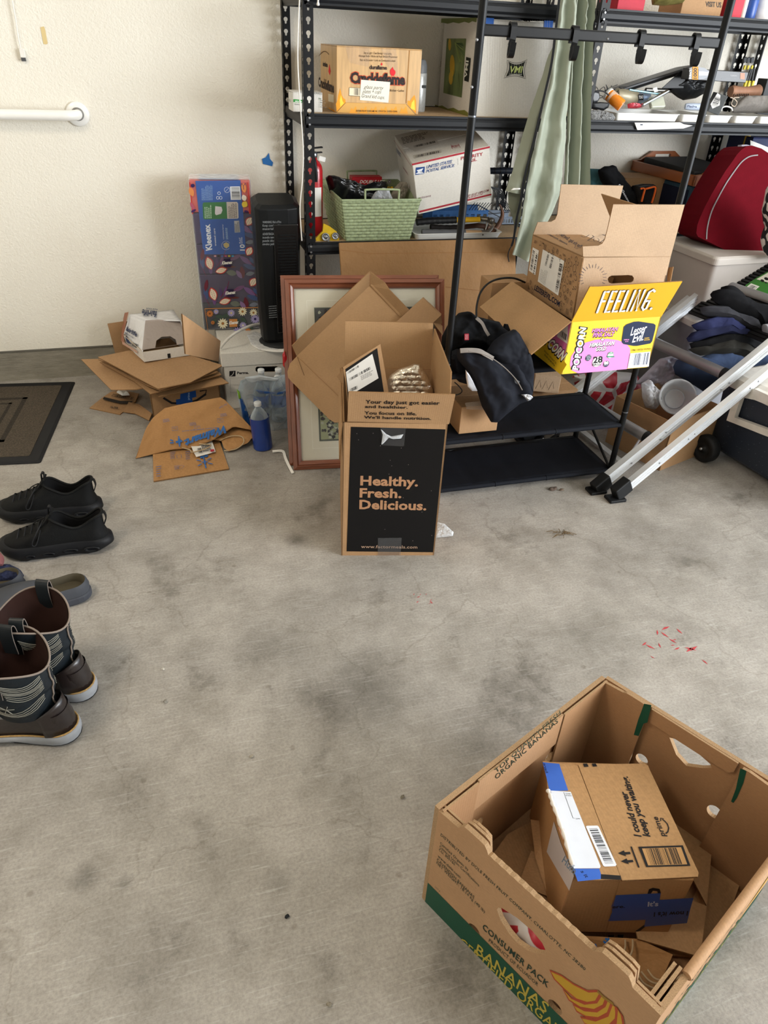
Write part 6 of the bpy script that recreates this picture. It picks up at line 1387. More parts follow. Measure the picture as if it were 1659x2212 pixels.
MB().box(tb.base, .004, tb.w-.004, .004, tb.d-.004, 0, .006).obj('tray_base', WO, t)
for f_ in (tb.left, tb.right): MB().box(f_, 0, tb.d, 0, tb.h, -.012, 0).obj('side_rail', WO, t, bevel=.002)
def endr(f_, w, hole):
    prof = [(0, 0), (w, 0), (w, .042), (w*.88, .046), (w*.78, .066), (w*.70, .082), (w*.30, .082), (w*.22, .066), (w*.12, .046), (0, .042)]
    MB().plate(f_, prof, [[(w*.36, .052), (w*.64, .052), (w*.64, .070), (w*.36, .070)]], .012, 0, 0).obj('end_rail', WO, t, bevel=.002)
endr(tb.front, tb.w, 1); endr(tb.back, tb.w, 1)
b3 = Bx(tb.p(.08, .1, 0)+Z3*.007, tb.w*.84, tb.d*.8, .045, rx=2, rz=6)
t = thing('black_folder', 'black padded folder lying in the wooden tray', 'case', b3.p(.5, .5, 0))
MB().box(b3.base, 0, b3.w, 0, b3.d, .012, b3.h).obj('case_body', M('charcoal_vinyl', '#2a2b2d', .6), t, bevel=.006, seg=3)
MB().box(b3.base, .006, b3.w-.01, -.004, b3.d-.01, .002, .013).obj('papers', M('striped_paper', '#8f95ac', .7, var=.4, scale=220, stretch=(1, .05, 1)), t)
# dark bag, carton, cordless tool, teal pouch
u_ = lambda x, y: (1230+x/6.636, 300+y/6.636)
def pl(name, lab, cat, L, Y, m, hf, hb, fn=None, nrm=(-.1, -.9, .4)):
    q = [P(*u_(x, y), Y) for x, y in L]; return tag(MB().pillow(q, nrm, hf, hb, fn or (lambda p, e: .006*fbm(p, 22))).obj(name, m, at=q[0]), lab, cat)
b = Bx(V3((P(*u_(820, 500), 3.02).x, 3.02, zs)), .22, .15, P(*u_(1100, 560), 3.02).z-zs, rz=-2)
carton(b, 'brown_carton', 'plain brown carton on the low shelf behind the black bag', 'box', CB)
pl('teal_pouch', 'teal fabric pouch between the green garment and the black bag', 'bag', [(262, 425), (430, 432), (460, 560), (480, 800), (262, 800)], 3.0, M('teal_cloth', '#3f6a72', .7), .03, .02)
o_ = pl('black_bag', 'black fabric bag with white lettering on the low shelf', 'bag', [(410, 450), (500, 392), (590, 388), (600, 372), (640, 380), (655, 430), (740, 520), (800, 620), (880, 700), (960, 800), (1010, 940), (1000, 1100), (700, 1100), (620, 800), (520, 660), (440, 560)], 2.93, JK, .03, .03, lambda p, e: .012*fbm(p, 18))
pr = Print(Fr(P(*u_(850, 900), 2.885), V3((1, 0, 0)), Z3), .0); pr.text('GoGonow', u_(700, 660), u_(850, 925), u_(725, 640), '#b9bac0', .02); pr.done(o_, 'lettering')
t = thing('cordless_tool', 'orange and black cordless tool on the low shelf by the wooden tray', 'tool', P(*u_(1120, 900), 2.88))
pw = [P(*u_(x, y), 2.90) for x, y in ((900, 670), (1020, 645), (1180, 650), (1240, 690), (1230, 800), (1180, 940), (1050, 1000), (980, 900))]
MB().pillow(pw, (-.1, -.9, .4), .03, .03).obj('tool_body', blk, t)
ORG_M = M('tool_orange', '#d8642a', .4)
MB().strip(spline([P(*u_(x, y), 2.862) for x, y in ((1020, 715), (1080, 715), (1060, 800), (1035, 900))], 3), V3((1, 0, 0)), .006, .006).obj('orange_trim', ORG_M, t)
MB().strip(spline([P(*u_(x, y), 2.862) for x, y in ((1080, 720), (1160, 700), (1232, 690), (1222, 780), (1180, 920))], 3), V3((.3, 0, 1)), .006, .006).obj('orange_trim', ORG_M, t)
for lab, x, w_, cc, h_ in (('yellow post standing behind the red bag under the shelf', 1605, .012, '#c9a62c', 0), ):
    p = P(x, 330, 3.0); tag(MB().tube([V3((p.x, 3.0, zs)), V3((p.x, 3.0, 1.04))], w_, n=14).obj('yellow_post', M('yellow_plastic', cc, .4), at=(p.x, 3.0, zs)), lab, 'tool')
b = Bx(V3((P(1618, 330, 2.95).x, 2.95, zs)), .25, .16, .37); carton(b, 'navy_box', 'dark navy box behind the top of the red bag', 'box', M('navy_box_print', '#1a2550', .5))
q = [P(x, y, 2.93) for x, y in ((1621, 303), (1659, 318), (1700, 335), (1700, 420), (1640, 360), (1622, 335))]
tag(sheet_obj('white_sheet', q[::-1], [wht, wht], t=.002), 'white paper sheet leaning above the red bag', 'paper')

# ---------------------------------------------------------------- ladder
AL = M('aluminium', '#e2e5e9', .3, .45, var=.02, scale=8); ALG = M('anodised_grey', '#8e8d90', .42, .5, var=.04); BLP = M('black_rubber', '#17181a', .55)
f0 = V3((1.419, 1.868, 0)); dv = V3((.713, .157, .429)).normalized(); rv = V3((-.09, .41, 0)).normalized(); dv = (dv-rv*dv.dot(rv)).normalized()
LF = Fr(f0, dv, rv)
t = thing('ladder', 'folded aluminium ladder leaning at a low angle across the right side', 'ladder', f0)
def rail(v0, v1, n0, n1, s0, s1, name='rail', grooves=(.35, .62)):
    mb = MB(); h = n1-n0; g = .003
    prof = [(v0, n0), (v0, n0+h*.3), (v0+g, n0+h*.33), (v0+g, n0+h*.40), (v0, n0+h*.43), (v0, n0+h*.60), (v0+g, n0+h*.63), (v0+g, n0+h*.68), (v0, n0+h*.71), (v0, n1), (v1, n1), (v1, n0)]
    mb.loft([[LF.at(s, a, b_+.02) for a, b_ in prof] for s in (s0, s1)], 0, True, True, False); return mb.obj(name, AL, t)
LW = .42
rail(-.012, .012, -.022, .022, .02, 1.8); rail(LW-.012, LW+.012, -.022, .022, .02, 1.8)
rail(-.085, -.063, -.030, .006, .045, 1.8, 'rear_rail'); rail(LW+.03, LW+.05, -.034, .0, .05, 1.8, 'rear_rail')
for v0, v1, s in ((-.022, .016, .0), (LW-.016, LW+.016, .0), (-.092, -.056, .03)):
    mb = MB(); mb.box(LF, s-.012, s+.055, v0, v1, -.030+.02, .028+.02); o_ = mb.obj('foot', BLP, t, bevel=.004)
    mb = MB(); q = LF.at(s-.008, (v0+v1)/2, 0); mb.box(Fr((q.x, q.y, .0), X3, Y3), -.035, .03, -.024, .024, .0005, .012); mb.obj('foot_pad', BLP, t, bevel=.003)
for s in (.275, .66, 1.05):
    MB().tube([LF.at(s, .03, .02), LF.at(s, LW-.03, .02)], (.021, .021), n=24).obj('rung', ALG, t)
    for v0, v1 in ((.012, .034), (LW-.034, LW-.012)): MB().tube([LF.at(s, v0, .02), LF.at(s, v1, .02)], .0235, n=24).obj('rung_collar', BLP, t)
for s in (.16, .30, .33, .60, .64, .90):
    MB().lathe(LF.at(s, -.012, .02+(.006 if int(s*100) % 2 else -.006)), -rv, [(.004, 0), (.004, .0015), (0, .003)], 10).obj('rivet', ZINC, t)
    MB().lathe(LF.at(s+.06, -.085, .008), -rv, [(.0035, 0), (.0035, .0015), (0, .003)], 10).obj('rivet', ZINC, t)
MB().slab(G(1252, 934, .012), G(1256, 926, .02), G(1348, 998, .02), G(1344, 1006, .012), .01).obj('spreader_bar', AL, t)
MB().slab(LF.at(.29, .06, .02), LF.at(.30, .06, .02), G(1362, 985, .01), G(1354, 988, .01), .003).obj('brace', AL, t)
# ribbed black platform between the rails
t2 = thing('ribbed_tray', 'black ribbed plastic mat with green tag lying across the ladder', 'mat', LF.at(1.2, LW/2, .03))
rb = M('ribbed_black', '#1b1b1c', .5)
MB().box(LF, .86, 1.75, .03, LW-.03, .012, .020).obj('mat_base', rb, t2)
mb = MB()
for i in range(50): s = .87+i*.0175; mb.box(LF, s, s+.009, .035, LW-.035, .020, .026)
mb.obj('ribs', rb, t2, kind='stuff')
LFt = Fr(LF.at(0, 0, .028), LF.u, LF.v)
c_l = [LFt.px(*r_(x, y)) for x, y in ((1090, 1800), (1110, 1770), (1230, 1690), (1364, 1615), (1480, 1600), (1480, 2010), (1364, 1950), (1190, 1870), (1100, 1838))]
gt = tag(MB().plate(LFt, c_l if True else 0, (), .001, 0, 0, z=.001).obj('product_tag', M('tag_green', '#3c7a34', .45), at=LFt.at(*c_l[0])), 'green product tag with barcode and cow picture on the black ribbed mat', 'label')
pr = Print(LFt, .0014); pr.poly([r_(x, y) for x, y in ((1108, 1802), (1172, 1752), (1268, 1787), (1205, 1842))], '#e6e6e2'); pr.bars(r_(1125, 1805), r_(1200, 1832), r_(1172, 1766), n=14)
pr.poly([r_(x, y) for x, y in ((1232, 1705), (1364, 1630), (1480, 1600), (1480, 1760), (1364, 1742))], '#d9d6cc')
for x, y, a, b_ in ((1300, 1722, 22, 14), (1345, 1700, 26, 16), (1340, 1745, 14, 8)): pr.poly([r_(*q) for q in elp(x, y, a, b_, 20)], '#1a1a1a')
pr.tiny(r_(1215, 1870), r_(1300, 1905), r_(1245, 1835), 4, '#b9d0ae'); pr.done(gt, 'tag_print')

# ---------------------------------------------------------------- folded clothes
q_ = lambda x, y: (1360+x/5.5485, 540+y/5.5485)
def cloth(name, lab, L, Y, col, hf, hb=.02, nrm=(-.1, -.75, .65), f=(1, .2, 70, .007), grp='folded clothes stacked on the ladder'):
    m = M('cloth_'+col[1:], tuple(v*.6 for v in hexc(col)), .9, var=.18, scale=18, spec=.15, bmp=.3, bscale=420)
    p = [P(*q_(x, y), Y) for x, y in L]; fn = folds(f[0], f[1], f[2], f[3], 9)
    o = MB().pillow(p, nrm, hf, hb, fn, rings=16, N=120).obj(name, m, at=p[0]); return tag(o, lab, 'clothing', grp)
cloth('folded_trousers', 'thick blue fleece folded beneath the dark stack behind the ladder rung', [(520, 1400), (560, 1320), (640, 1310), (760, 1340), (880, 1270), (1100, 1235), (1300, 1230), (1480, 1290), (1700, 1280), (1700, 1600), (1250, 1660), (1100, 1640), (920, 1700), (800, 1620), (600, 1500), (540, 1470)], 2.22, '#4a5a7a', .06, .05, f=(.5, .8, 35, .010), nrm=(-.2, -.7, .7))
cloth('folded_garment', 'charcoal knit garment at the bottom of the dark folded stack', [(700, 1190), (860, 1190), (1000, 1110), (1200, 1060), (1350, 1080), (1500, 1150), (1600, 1250), (1480, 1290), (1300, 1225), (1150, 1240), (950, 1235), (850, 1265), (760, 1230)], 2.17, '#36342f', .035)
cloth('folded_garment', 'black garment just above the charcoal one in the stack', [(715, 1120), (780, 1110), (1050, 1030), (1300, 1010), (1450, 1060), (1600, 1150), (1600, 1260), (1400, 1130), (1200, 1070), (980, 1120), (860, 1180), (740, 1190)], 2.165, '#121214', .035)
cloth('folded_garment', 'dark navy folded shirt lower in the stack', [(680, 1060), (740, 990), (850, 960), (1100, 920), (1280, 930), (1420, 980), (1560, 1060), (1560, 1110), (1400, 1050), (1150, 1010), (950, 1040), (800, 1100), (700, 1100)], 2.16, '#232745', .035)
cloth('folded_garment', 'navy blue folded shirt higher in the stack', [(740, 900), (860, 850), (1000, 810), (1180, 830), (1300, 880), (1380, 950), (1340, 1010), (1200, 950), (1020, 970), (850, 1000), (780, 940)], 2.155, '#2c3157', .035)
cloth('folded_garment', 'dark grey fleece with ruffled edge near the top of the stack', [(838, 690), (900, 680), (1000, 680), (1150, 730), (1300, 790), (1440, 830), (1530, 900), (1600, 1000), (1590, 1090), (1450, 960), (1330, 880), (1150, 820), (1000, 800), (920, 780), (860, 760)], 2.15, '#3d3d42', .04, f=(.8, .6, 60, .010))
cloth('folded_garment', 'ribbed black garment on top of the folded stack', [(965, 530), (1000, 490), (1085, 490), (1095, 445), (1155, 440), (1170, 560), (1250, 570), (1350, 600), (1470, 690), (1560, 730), (1700, 740), (1700, 900), (1590, 950), (1500, 850), (1330, 760), (1150, 690), (1020, 620)], 2.14, '#141417', .05, f=(.35, 1, 110, .006))
p = [P(*q_(x, y), 2.09) for x, y in ((1600, 890), (1700, 880), (1700, 1150), (1610, 1170))]
tag(MB().pillow(p, (-.1, -.8, .5), .02, .015).obj('grey_towel', M('grey_towel_mat', '#8a8c92', .9, var=.2, bmp=.5, bscale=200), at=p[0]), 'light grey towel edge at the far right of the folded stack', 'cloth')

# ---------------------------------------------------------------- carton with clear tub under the ladder
b = Bx(V3((1.735, 1.945, .0)), .30, .27, .205, rz=18)
t = thing('open_box', 'open brown carton holding clear plastic under the ladder', 'box', b.p(.5, .5, 0))
for f_, w in ((b.front, b.w), (b.left, b.d), (b.right, b.d), (b.back, b.w)): MB().plate(f_, [(0, 0), (w, 0), (w, b.h), (0, b.h)], ()).obj('side_panel', CBM, t)
MB().box(b.base, .003, b.w-.003, .003, b.d-.003, .0005, .004).obj('bottom_panel', CB, t)
TUB = clear('frosted_plastic', '#c4c8cc', .38, .2, .2, 30)
t = thing('plastic_tub', 'round frosted clear plastic tub in the carton under the ladder', 'container', P(1462, 858, 2.1))
tc_ = P(1463, 858, 2.06); ax = (CAM-tc_).normalized()+V3((.25, 0, .15))
MB().lathe(tc_-ax.normalized()*.05, ax, [(.001, 0), (.050, 0), (.056, .004), (.064, .05), (.069, .052), (.069, .058), (.062, .057), (.053, .008), (.001, .006)], 36).obj('tub_body', TUB, t)
mb = MB(); mb.lathe(tc_-ax.normalized()*.042, ax, [(.034, 0), (.038, .002), (.034, .003)], 30, cap=False); mb.obj('inner_ring', TUB, t)
p = [P(x, y, 2.12) for x, y in ((1386, 828), (1400, 820), (1420, 842), (1428, 868), (1415, 885), (1395, 880), (1388, 855))]
tag(MB().pillow(p, (-.1, -.8, .5), .03, .02, lambda q, e: .014*fbm(q, 28)).obj('plastic_bag', clear('poly_bag', '#c9cbd0', .35, .12, 1., 40), at=p[0]), 'crinkled clear plastic bag left of the frosted tub', 'bag')
p = [P(x, y, 2.30) for x, y in ((1400, 800), (1425, 775), (1455, 768), (1480, 790), (1490, 815), (1470, 835), (1430, 840), (1400, 830), (1370, 830))]
tag(MB().pillow(p, (-.1, -.8, .5), .04, .03, lambda q, e: .018*fbm(q, 22)).obj('plastic_bag', clear('poly_bag2', '#b9b6c4', .45, .15, 1., 40), at=p[0]), 'larger crumpled translucent bag behind the frosted tub', 'bag')
rw_ = bpy.data.materials.new('red_white_print'); rw_.use_nodes = True; tt = rw_.node_tree; bb = tt.nodes['Principled BSDF']; nn = node(tt, 'ShaderNodeTexVoronoi', Scale=14.0); nn.feature = 'DISTANCE_TO_EDGE'; tt.links.new(coords(tt), nn.inputs['Vector']); tt.links.new(ramp(tt, nn.outputs['Distance'], [(.10, (.62, .6, .6)), (.12, (.42, .02, .035))]), bb.inputs['Base Color']); bb.inputs['Roughness'].default_value = .4
for lab, L, Y in (('red and white printed plastic bag behind the shoe shelves', [(1236, 812), (1300, 800), (1375, 806), (1395, 850), (1375, 905), (1330, 925), (1290, 900), (1255, 880)], 2.45), ('smaller red and white bag low behind the ladder rung', [(1268, 900), (1310, 905), (1345, 930), (1350, 965), (1315, 975), (1280, 945)], 2.38)):
    p = [P(x, y, Y) for x, y in L]; tag(MB().pillow(p, (-.1, -.9, .3), .05, .03, lambda q, e: .014*fbm(q, 14)).obj('gift_bag', rw_, at=p[0]), lab, 'bag')
# small cartons behind the jacket
bq = Bx(V3((P(1150, 845, 2.3).x, 2.30, P(1150, 845, 2.3).z)), .10, .09, .07, rz=-25)
t = carton(bq, 'printed_carton', 'small pale carton with line drawing behind the jacket', 'box', CBL)
pr = Print(bq.front, .0006, pix=False); [pr.line([(x, .012), (x+.012, .05), (x+.02, .02)], .0012, '#4a4034') for x in (.01, .035, .06)]; pr.done(t, 'line_print')
bq = Bx(V3((P(1148, 875, 2.32).x, 2.32, 0)), .2, .14, P(1150, 850, 2.32).z); carton(bq, 'floor_carton', 'brown carton on the floor behind the shoe shelves', 'box', CB)
bq = Bx(V3((G(1043, 962).x, 2.34, 0)), .17, .12, .05); t = thing('grey_tub', 'grey plastic tub on the floor behind the shoe shelves', 'tub', bq.p(.5, .5, 0)); MB().rbox(bq.base, 0, bq.w, 0, bq.d, 0, bq.h, .012).obj('tub_body', M('slate_plastic', '#6d7684', .4), t); MB().rbox(bq.base, -.004, bq.w+.004, -.004, bq.d+.004, bq.h-.006, bq.h+.001, .014).obj('rim', M('slate_plastic', '#6d7684', .4), t)
for x, lab in ((1168, 'left black spring clamp under the middle shoe shelf'), (1200, 'right black spring clamp under the middle shoe shelf')):
    o = G(x, 955); t = thing('clamp', lab, 'tool', o)
    MB().strip([o+V3((-.03, 0, .004)), o+V3((0, 0, .02)), o+V3((.028, -.02, .004))], Y3, .02, .008).obj('jaw', blk, t); MB().strip([o+V3((-.02, .01, .004)), o+V3((0, 0, .03)), o+V3((.02, .03, .03))], Y3, .02, .008).obj('arm', blk, t); MB().lathe(o+V3((0, -.012, .022)), -Y3, [(.004, 0), (.004, .002), (0, .003)], 10).obj('rivet', ZINC, t)
p = [G(x, y, .03) for x, y in ((950, 935), (965, 928), (977, 932), (972, 950), (962, 964), (950, 960))]
tag(MB().pillow(p, (0, -.5, .8), .02, .02, lambda q, e: .012*fbm(q, 60)).obj('crinkled_wrap', clear('crinkle', '#c8c4c8', .5, .08, 1., 80), at=p[0]), 'crinkled clear wrapper beside the meal carton on the lowest shoe shelf', 'wrapper')

# ---------------------------------------------------------------- wheeled cooler
NV = bpy.data.materials.new('navy_speckled_plastic'); NV.use_nodes = True; tt = NV.node_tree; bb = tt.nodes['Principled BSDF']; vv = node(tt, 'ShaderNodeTexVoronoi', Scale=85.0); tt.links.new(coords(tt), vv.inputs['Vector']); tt.links.new(ramp(tt, vv.outputs['Distance'], [(.06, hexc('#7f8894')), (.12, hexc('#232b39'))]), bb.inputs['Base Color']); bb.inputs['Roughness'].default_value = .5
b = Bx(V3((2.085, 1.50, .025)), .46, .57, .27, rz=8)
t = thing('wheeled_cooler', 'navy blue wheeled cooler with white handle at the right edge', 'cooler', b.p(.5, .5, 0)-Z3*.025)
def rg2(k, z): return [b.base.at(a, c_, z) for a, c_ in rrect(k, b.w-k, k, b.d-k, .035, 5)]
MB().loft([rg2(.03, 0), rg2(.012, .02), rg2(0, b.h-.02), rg2(.0, b.h)], 0, True, True, True).obj('cooler_body', NV, t)
CW = M('cooler_white', '#cfcac2', .45)
MB().loft([rg2(-.004, b.h), rg2(-.006, b.h+.006), rg2(-.004, b.h+.04), rg2(.02, b.h+.05)], 0, True, True, False).obj('lid', CW, t)
hl = Fr(b.left.o, b.left.u, b.left.v)
h4 = [hl.px(x, y) for x, y in ((1588, 870), (1583, 905), (1655, 930), (1700, 945), (1700, 880), (1650, 862), (1618, 850))]
oo = [hl.px(*q) for q in ((1600, 842), (1579, 906), (1660, 938), (1720, 960), (1730, 880), (1640, 838))]; ii = [hl.px(*q) for q in ((1611, 856), (1596, 900), (1652, 920), (1690, 934), (1700, 886), (1640, 862))]
MB().plate(hl, oo if True else 0, [ii], .02, 0, 0, z=.024).obj('handle', CW, t, bevel=.003)
wc = G(1520, 968, .055)
MB().lathe(wc+V3((.03, .0, 0)), -b.x, [(.02, 0), (.052, .002), (.055, .008), (.055, .034), (.051, .040), (.036, .042), (.032, .036), (.012, .036), (.010, .042), (0, .042)], 32).obj('wheel', BLP, t)
MB().lathe(wc-b.x*.012, -b.x, [(.006, 0), (.006, .006), (0, .007)], 12).obj('axle_cap', ZINC, t)

# ================================================================== right unit, middle shelf clutter
m_ = lambda x, y: (1260+x/4.158, 100+y/4.158)
zm = ZM-.002
def pz(x, y, Y): return P(*m_(x, y), Y)
def tubf(p0, p1, prof, n=20, m=0, mb=None):
    p0, p1 = V3(p0), V3(p1); L = (p1-p0).length; mb = mb or MB(); mb.lathe(p0, p1-p0, [(r, z*L) for r, z in prof], n, m); return mb
# white organiser tray: four shallow compartments in a row along the shelf front
ty = 2.80
for i, (xa, xb, lab) in enumerate(((285, 870, 'long white drawer organiser tray at the left front of the middle shelf'), (875, 1115, 'second white organiser tray partly behind the right rail pole'), (1118, 1345, 'third white organiser tray right of the rail pole'), (1355, 1570, 'fourth white organiser tray right of the rail pole'), (1580, 1760, 'white organiser tray cut by the right edge of the picture'))):
    a, b_ = pz(xa, 685, ty), pz(xb, 690, ty)
    tray('organiser_tray', lab, a.x+.006, b_.x-.006, ty+.008, ty+.20, zm, .026, WP, r=.010, flare=.006)['group'] = 'white organiser trays on the middle shelf'
FUZ = bpy.data.materials.new('grey_fur'); FUZ.use_nodes = True; tt = FUZ.node_tree; bb = tt.nodes['Principled BSDF']; nn = ntex(tt, coords(tt, (1, 1, 2)), 190, 3, .8); tt.links.new(ramp(tt, nn, [(.4, hexc('#4a4a4c')), (.62, hexc('#b9b8b6'))]), bb.inputs['Base Color']); bump(tt, bb, nn, 1, .006)
L = [pz(x, y, 2.81) for x, y in ((40, 640), (30, 585), (110, 572), (200, 590), (262, 615), (285, 650), (260, 682), (150, 678), (50, 672))]
tag(MB().pillow(L, (0, -.9, .4), .02, .03, lambda p, e: .006*fbm(p, 90)).obj('duster_head', FUZ, at=L[0]), 'grey fuzzy duster head at the left end of the middle shelf', 'duster')
L = [pz(x, y, 2.775) for x, y in ((462, 686), (870, 684), (900, 700), (982, 712), (900, 738), (486, 752))]
t = tag(sheet_obj('paper_bag', L[::-1], [wht, wht], t=.003), 'white paper packet hanging over the shelf edge under the trays', 'paper'); pr = Print(Fr((0, 2.7748, 0), X3, Z3), .0006); pr.rect(*m_(512, 698), *m_(534, 710), '#4c5260'); pr.done(t, 'mark')
# pill bottle
t = thing('pill_bottle', 'orange pill bottle with white label lying in the organiser tray', 'bottle', pz(270, 500, 2.87)); OR = clear('amber_plastic', '#e88416', .75, .15, .1)
tubf(pz(345, 535, 2.83), pz(225, 430, 2.87), [(.020, 0), (.022, .04), (.022, .9), (.020, 1)]).obj('bottle_body', OR, t)
tubf(pz(232, 437, 2.867), pz(214, 420, 2.875), [(.023, 0), (.0235, .1), (.0235, .95), (.021, 1)]).obj('cap', WP, t)
tubf(pz(300, 495, 2.846), pz(240, 443, 2.865), [(.0223, 0), (.0223, 1)]).obj('label', M('pale_label', '#d8b59a', .6), t)
# black open laptop-like panel
t = thing('black_screen_panel', 'black panel with grey rim propped up at an angle on the middle shelf', 'panel', pz(660, 300, 3.0))
p0, p1 = pz(320, 385, 3.0), pz(1010, 165, 3.0); u = (p1-p0).normalized(); fr = Fr(p0, u, V3((0, 1, -.13)))
w = (p1-p0).length
MB().rbox(fr, 0, w, -.02, .13, -.010, .002, .014).obj('shell', M('shell_grey', '#4a4b4e', .4), t)
MB().box(fr, .01, w-.01, -.03, .11, -.016, -.010).obj('underside', blk, t, bevel=.003)
MB().hexa([pz(700, 380, 2.93), pz(900, 380, 2.93), pz(900, 380, 2.99), pz(700, 380, 2.99)], [pz(880, 215, 2.93), pz(935, 215, 2.93), pz(935, 215, 2.99), pz(880, 215, 2.99)]).obj('stand', blk, t, bevel=.002)
# spray cans lying down
t = thing('spray_can', 'beige spray can lying on its side behind the orange bottle', 'can', pz(450, 460, 2.93))
tubf(pz(290, 440, 2.93), pz(475, 465, 2.93), [(.024, 0), (.026, .03), (.026, .97), (.022, 1)]).obj('can_body', M('can_beige', '#b1a890', .4, .2), t); tubf(pz(470, 464, 2.93), pz(585, 462, 2.93), [(.0262, 0), (.0262, .9), (.018, .94), (.006, 1)]).obj('can_band', M('can_silver', '#8c99ae', .3, .5, var=.3, scale=60), t)
pr = Print(Fr(pz(515, 460, 2.903), X3, Z3), .0); pr.rect(*m_(495, 485), *m_(540, 430), '#1c1c20'); pr.text('TOAD', m_(500, 472), m_(536, 468), m_(500, 445), '#e6e6e8', .03); pr.done(t, 'lettering')
# silver tubes
t = thing('silver_tube', 'shiny silver tube lying across the organiser tray', 'tube', pz(640, 460, 2.84)); tubf(pz(530, 528, 2.82), pz(755, 405, 2.87), [(.007, 0), (.007, 1)], 14).obj('tube', M('chrome', '#c6cad0', .15, 1), t)
t = thing('metal_rod', 'long dark grey metal rod lying along the back of the clutter', 'rod', pz(800, 405, 2.97)); tubf(pz(560, 392, 2.97), pz(1110, 408, 2.97), [(.008, 0), (.008, 1)], 14).obj('rod', M('gunmetal', '#6a6965', .35, .8), t)
t = thing('blue_pen', 'thin pale blue metal stick lying over the clutter', 'pen', pz(550, 410, 2.87)); tubf(pz(415, 390, 2.87), pz(685, 430, 2.87), [(.0035, 0), (.0035, 1)], 10).obj('stick', M('pale_blue_metal', '#8fc4d4', .25, .6), t)
L = [pz(x, y, 2.86) for x, y in ((625, 378), (660, 365), (672, 405), (640, 415))]; tag(sheet_obj('paper_tag', L[::-1], [wht, wht], t=.002), 'small white paper tag standing in the clutter', 'paper')
# frosted case
cf_ = Fr(pz(615, 545, 2.84), V3((1, .0, .06)), V3((.1, .5, .6)))
t = MB().rbox(cf_, 0, .066, 0, .045, -.016, 0, .006).obj('frosted_case', M('frosted_case_mat', '#b4b6a6', .3, var=.03), at=cf_.o); tag(t, 'long frosted plastic case lying in the long white tray', 'case')
pz_ = [pz(x, y, 2.83) for x, y in ((395, 520), (430, 508), (500, 515), (540, 545), (480, 558), (400, 556))]
tag(MB().pillow(pz_, (0, -.8, .5), .008, .005, lambda p, e: .003*fbm(p, 80)).obj('sweet_wrapper', M('wrapper_red', '#9c2c38', .3, var=.6, scale=60), at=pz_[0]), 'red and white wrapper in the long white tray', 'wrapper')
t = thing('spray_can', 'small white spray can with blue lettering lying in the second tray', 'can', pz(1000, 545, 2.83)); tubf(pz(915, 540, 2.85), pz(1080, 545, 2.83), [(.010, 0), (.012, .1), (.013, .3), (.013, 1)]).obj('can_body', M('can_pale_blue', '#bfcbe0', .35), t)
pr = Print(Fr(pz(1000, 545, 2.8165), X3, Z3), .0); pr.text('Pledge', m_(930, 548), m_(1020, 552), m_(930, 528), '#34405c', .03, .2); pr.done(t, 'lettering')
# wires and goggles at the left
t = thing('wire_tangle', 'tangle of thin black wires at the left of the middle shelf', 'wire', pz(200, 420, 2.9))
rnd = random.Random(4)
for k in range(5):
    x0 = 60+60*k; MB().tube(spline([pz(x0+rnd.uniform(-30, 90), 380+rnd.uniform(-40, 90), 2.88+.01*k) for _ in range(6)], 6), .0013, n=6).obj('wire', blk, t)
t = thing('headlamp', 'black strap headlamp with orange side on the grey duster', 'lamp', pz(80, 480, 2.84))
MB().tube(spline([pz(x, y, 2.84) for x, y in ((50, 500), (60, 430), (110, 403), (180, 405), (230, 440))], 6), .0025).obj('band', blk, t)
MB().pillow([pz(x, y, 2.86) for x, y in ((40, 480), (45, 420), (80, 395), (130, 410), (140, 470), (110, 520), (60, 530))], (0, -1, .2), .02, .01).obj('lamp_body', M('dark_grey_shell', '#35373b', .35), t)
MB().pillow([pz(x, y, 2.835) for x, y in ((42, 440), (62, 430), (66, 490), (45, 505))], (0, -1, .2), .006, .004).obj('orange_side', ORG_M, t)
MB().pillow([pz(x, y, 2.83) for x, y in ((50, 510), (150, 500), (238, 508), (225, 550), (180, 580), (140, 575), (60, 560))], (0, -1, .2), .012, .008).obj('strap', blk, t)
# flashlight pack
fp_ = Bx(pz(940, 300, 2.86), (pz(1458, 330, 2.86)-pz(940, 300, 2.86)).length, .05, .038, ry=.6)
t = carton(fp_, 'flashlight_pack', 'black retail pack with a torch and orange 1000 panel lying on top of the clutter', 'package', M('pack_black', '#1b1c1e', .35), seam=False)
pr = Print(fp_.front, .0006); pr.poly([m_(*q) for q in ((980, 182), (1032, 184), (1030, 300), (976, 298))], '#c98a2c'); pr.text('1000', m_(1018, 290), m_(1020, 195), m_(988, 290), '#1b1c1e', .03); pr.text('DURACELL', m_(968, 293), m_(972, 190), m_(950, 293), '#e8e8e8', .03)
pr.poly([m_(*q) for q in ((1035, 186), (1090, 195), (1130, 225), (1132, 270), (1085, 292), (1032, 300))], '#9a9da4'); pr.poly([m_(*q) for q in ((1040, 225), (1150, 232), (1148, 262), (1038, 262))], '#d0d2d6'); pr.poly([m_(*q) for q in ((1410, 238), (1450, 240), (1448, 298), (1408, 294))], '#b58a76'); pr.line([m_(1240, 232), m_(1405, 240)], .0008, '#8a8c90'); pr.line([m_(1240, 290), m_(1405, 294)], .0008, '#8a8c90'); pr.text('TORCH', m_(1318, 268), m_(1376, 270), m_(1318, 258), '#c4c4c8', .02)
pr.done(t, 'pack_print')
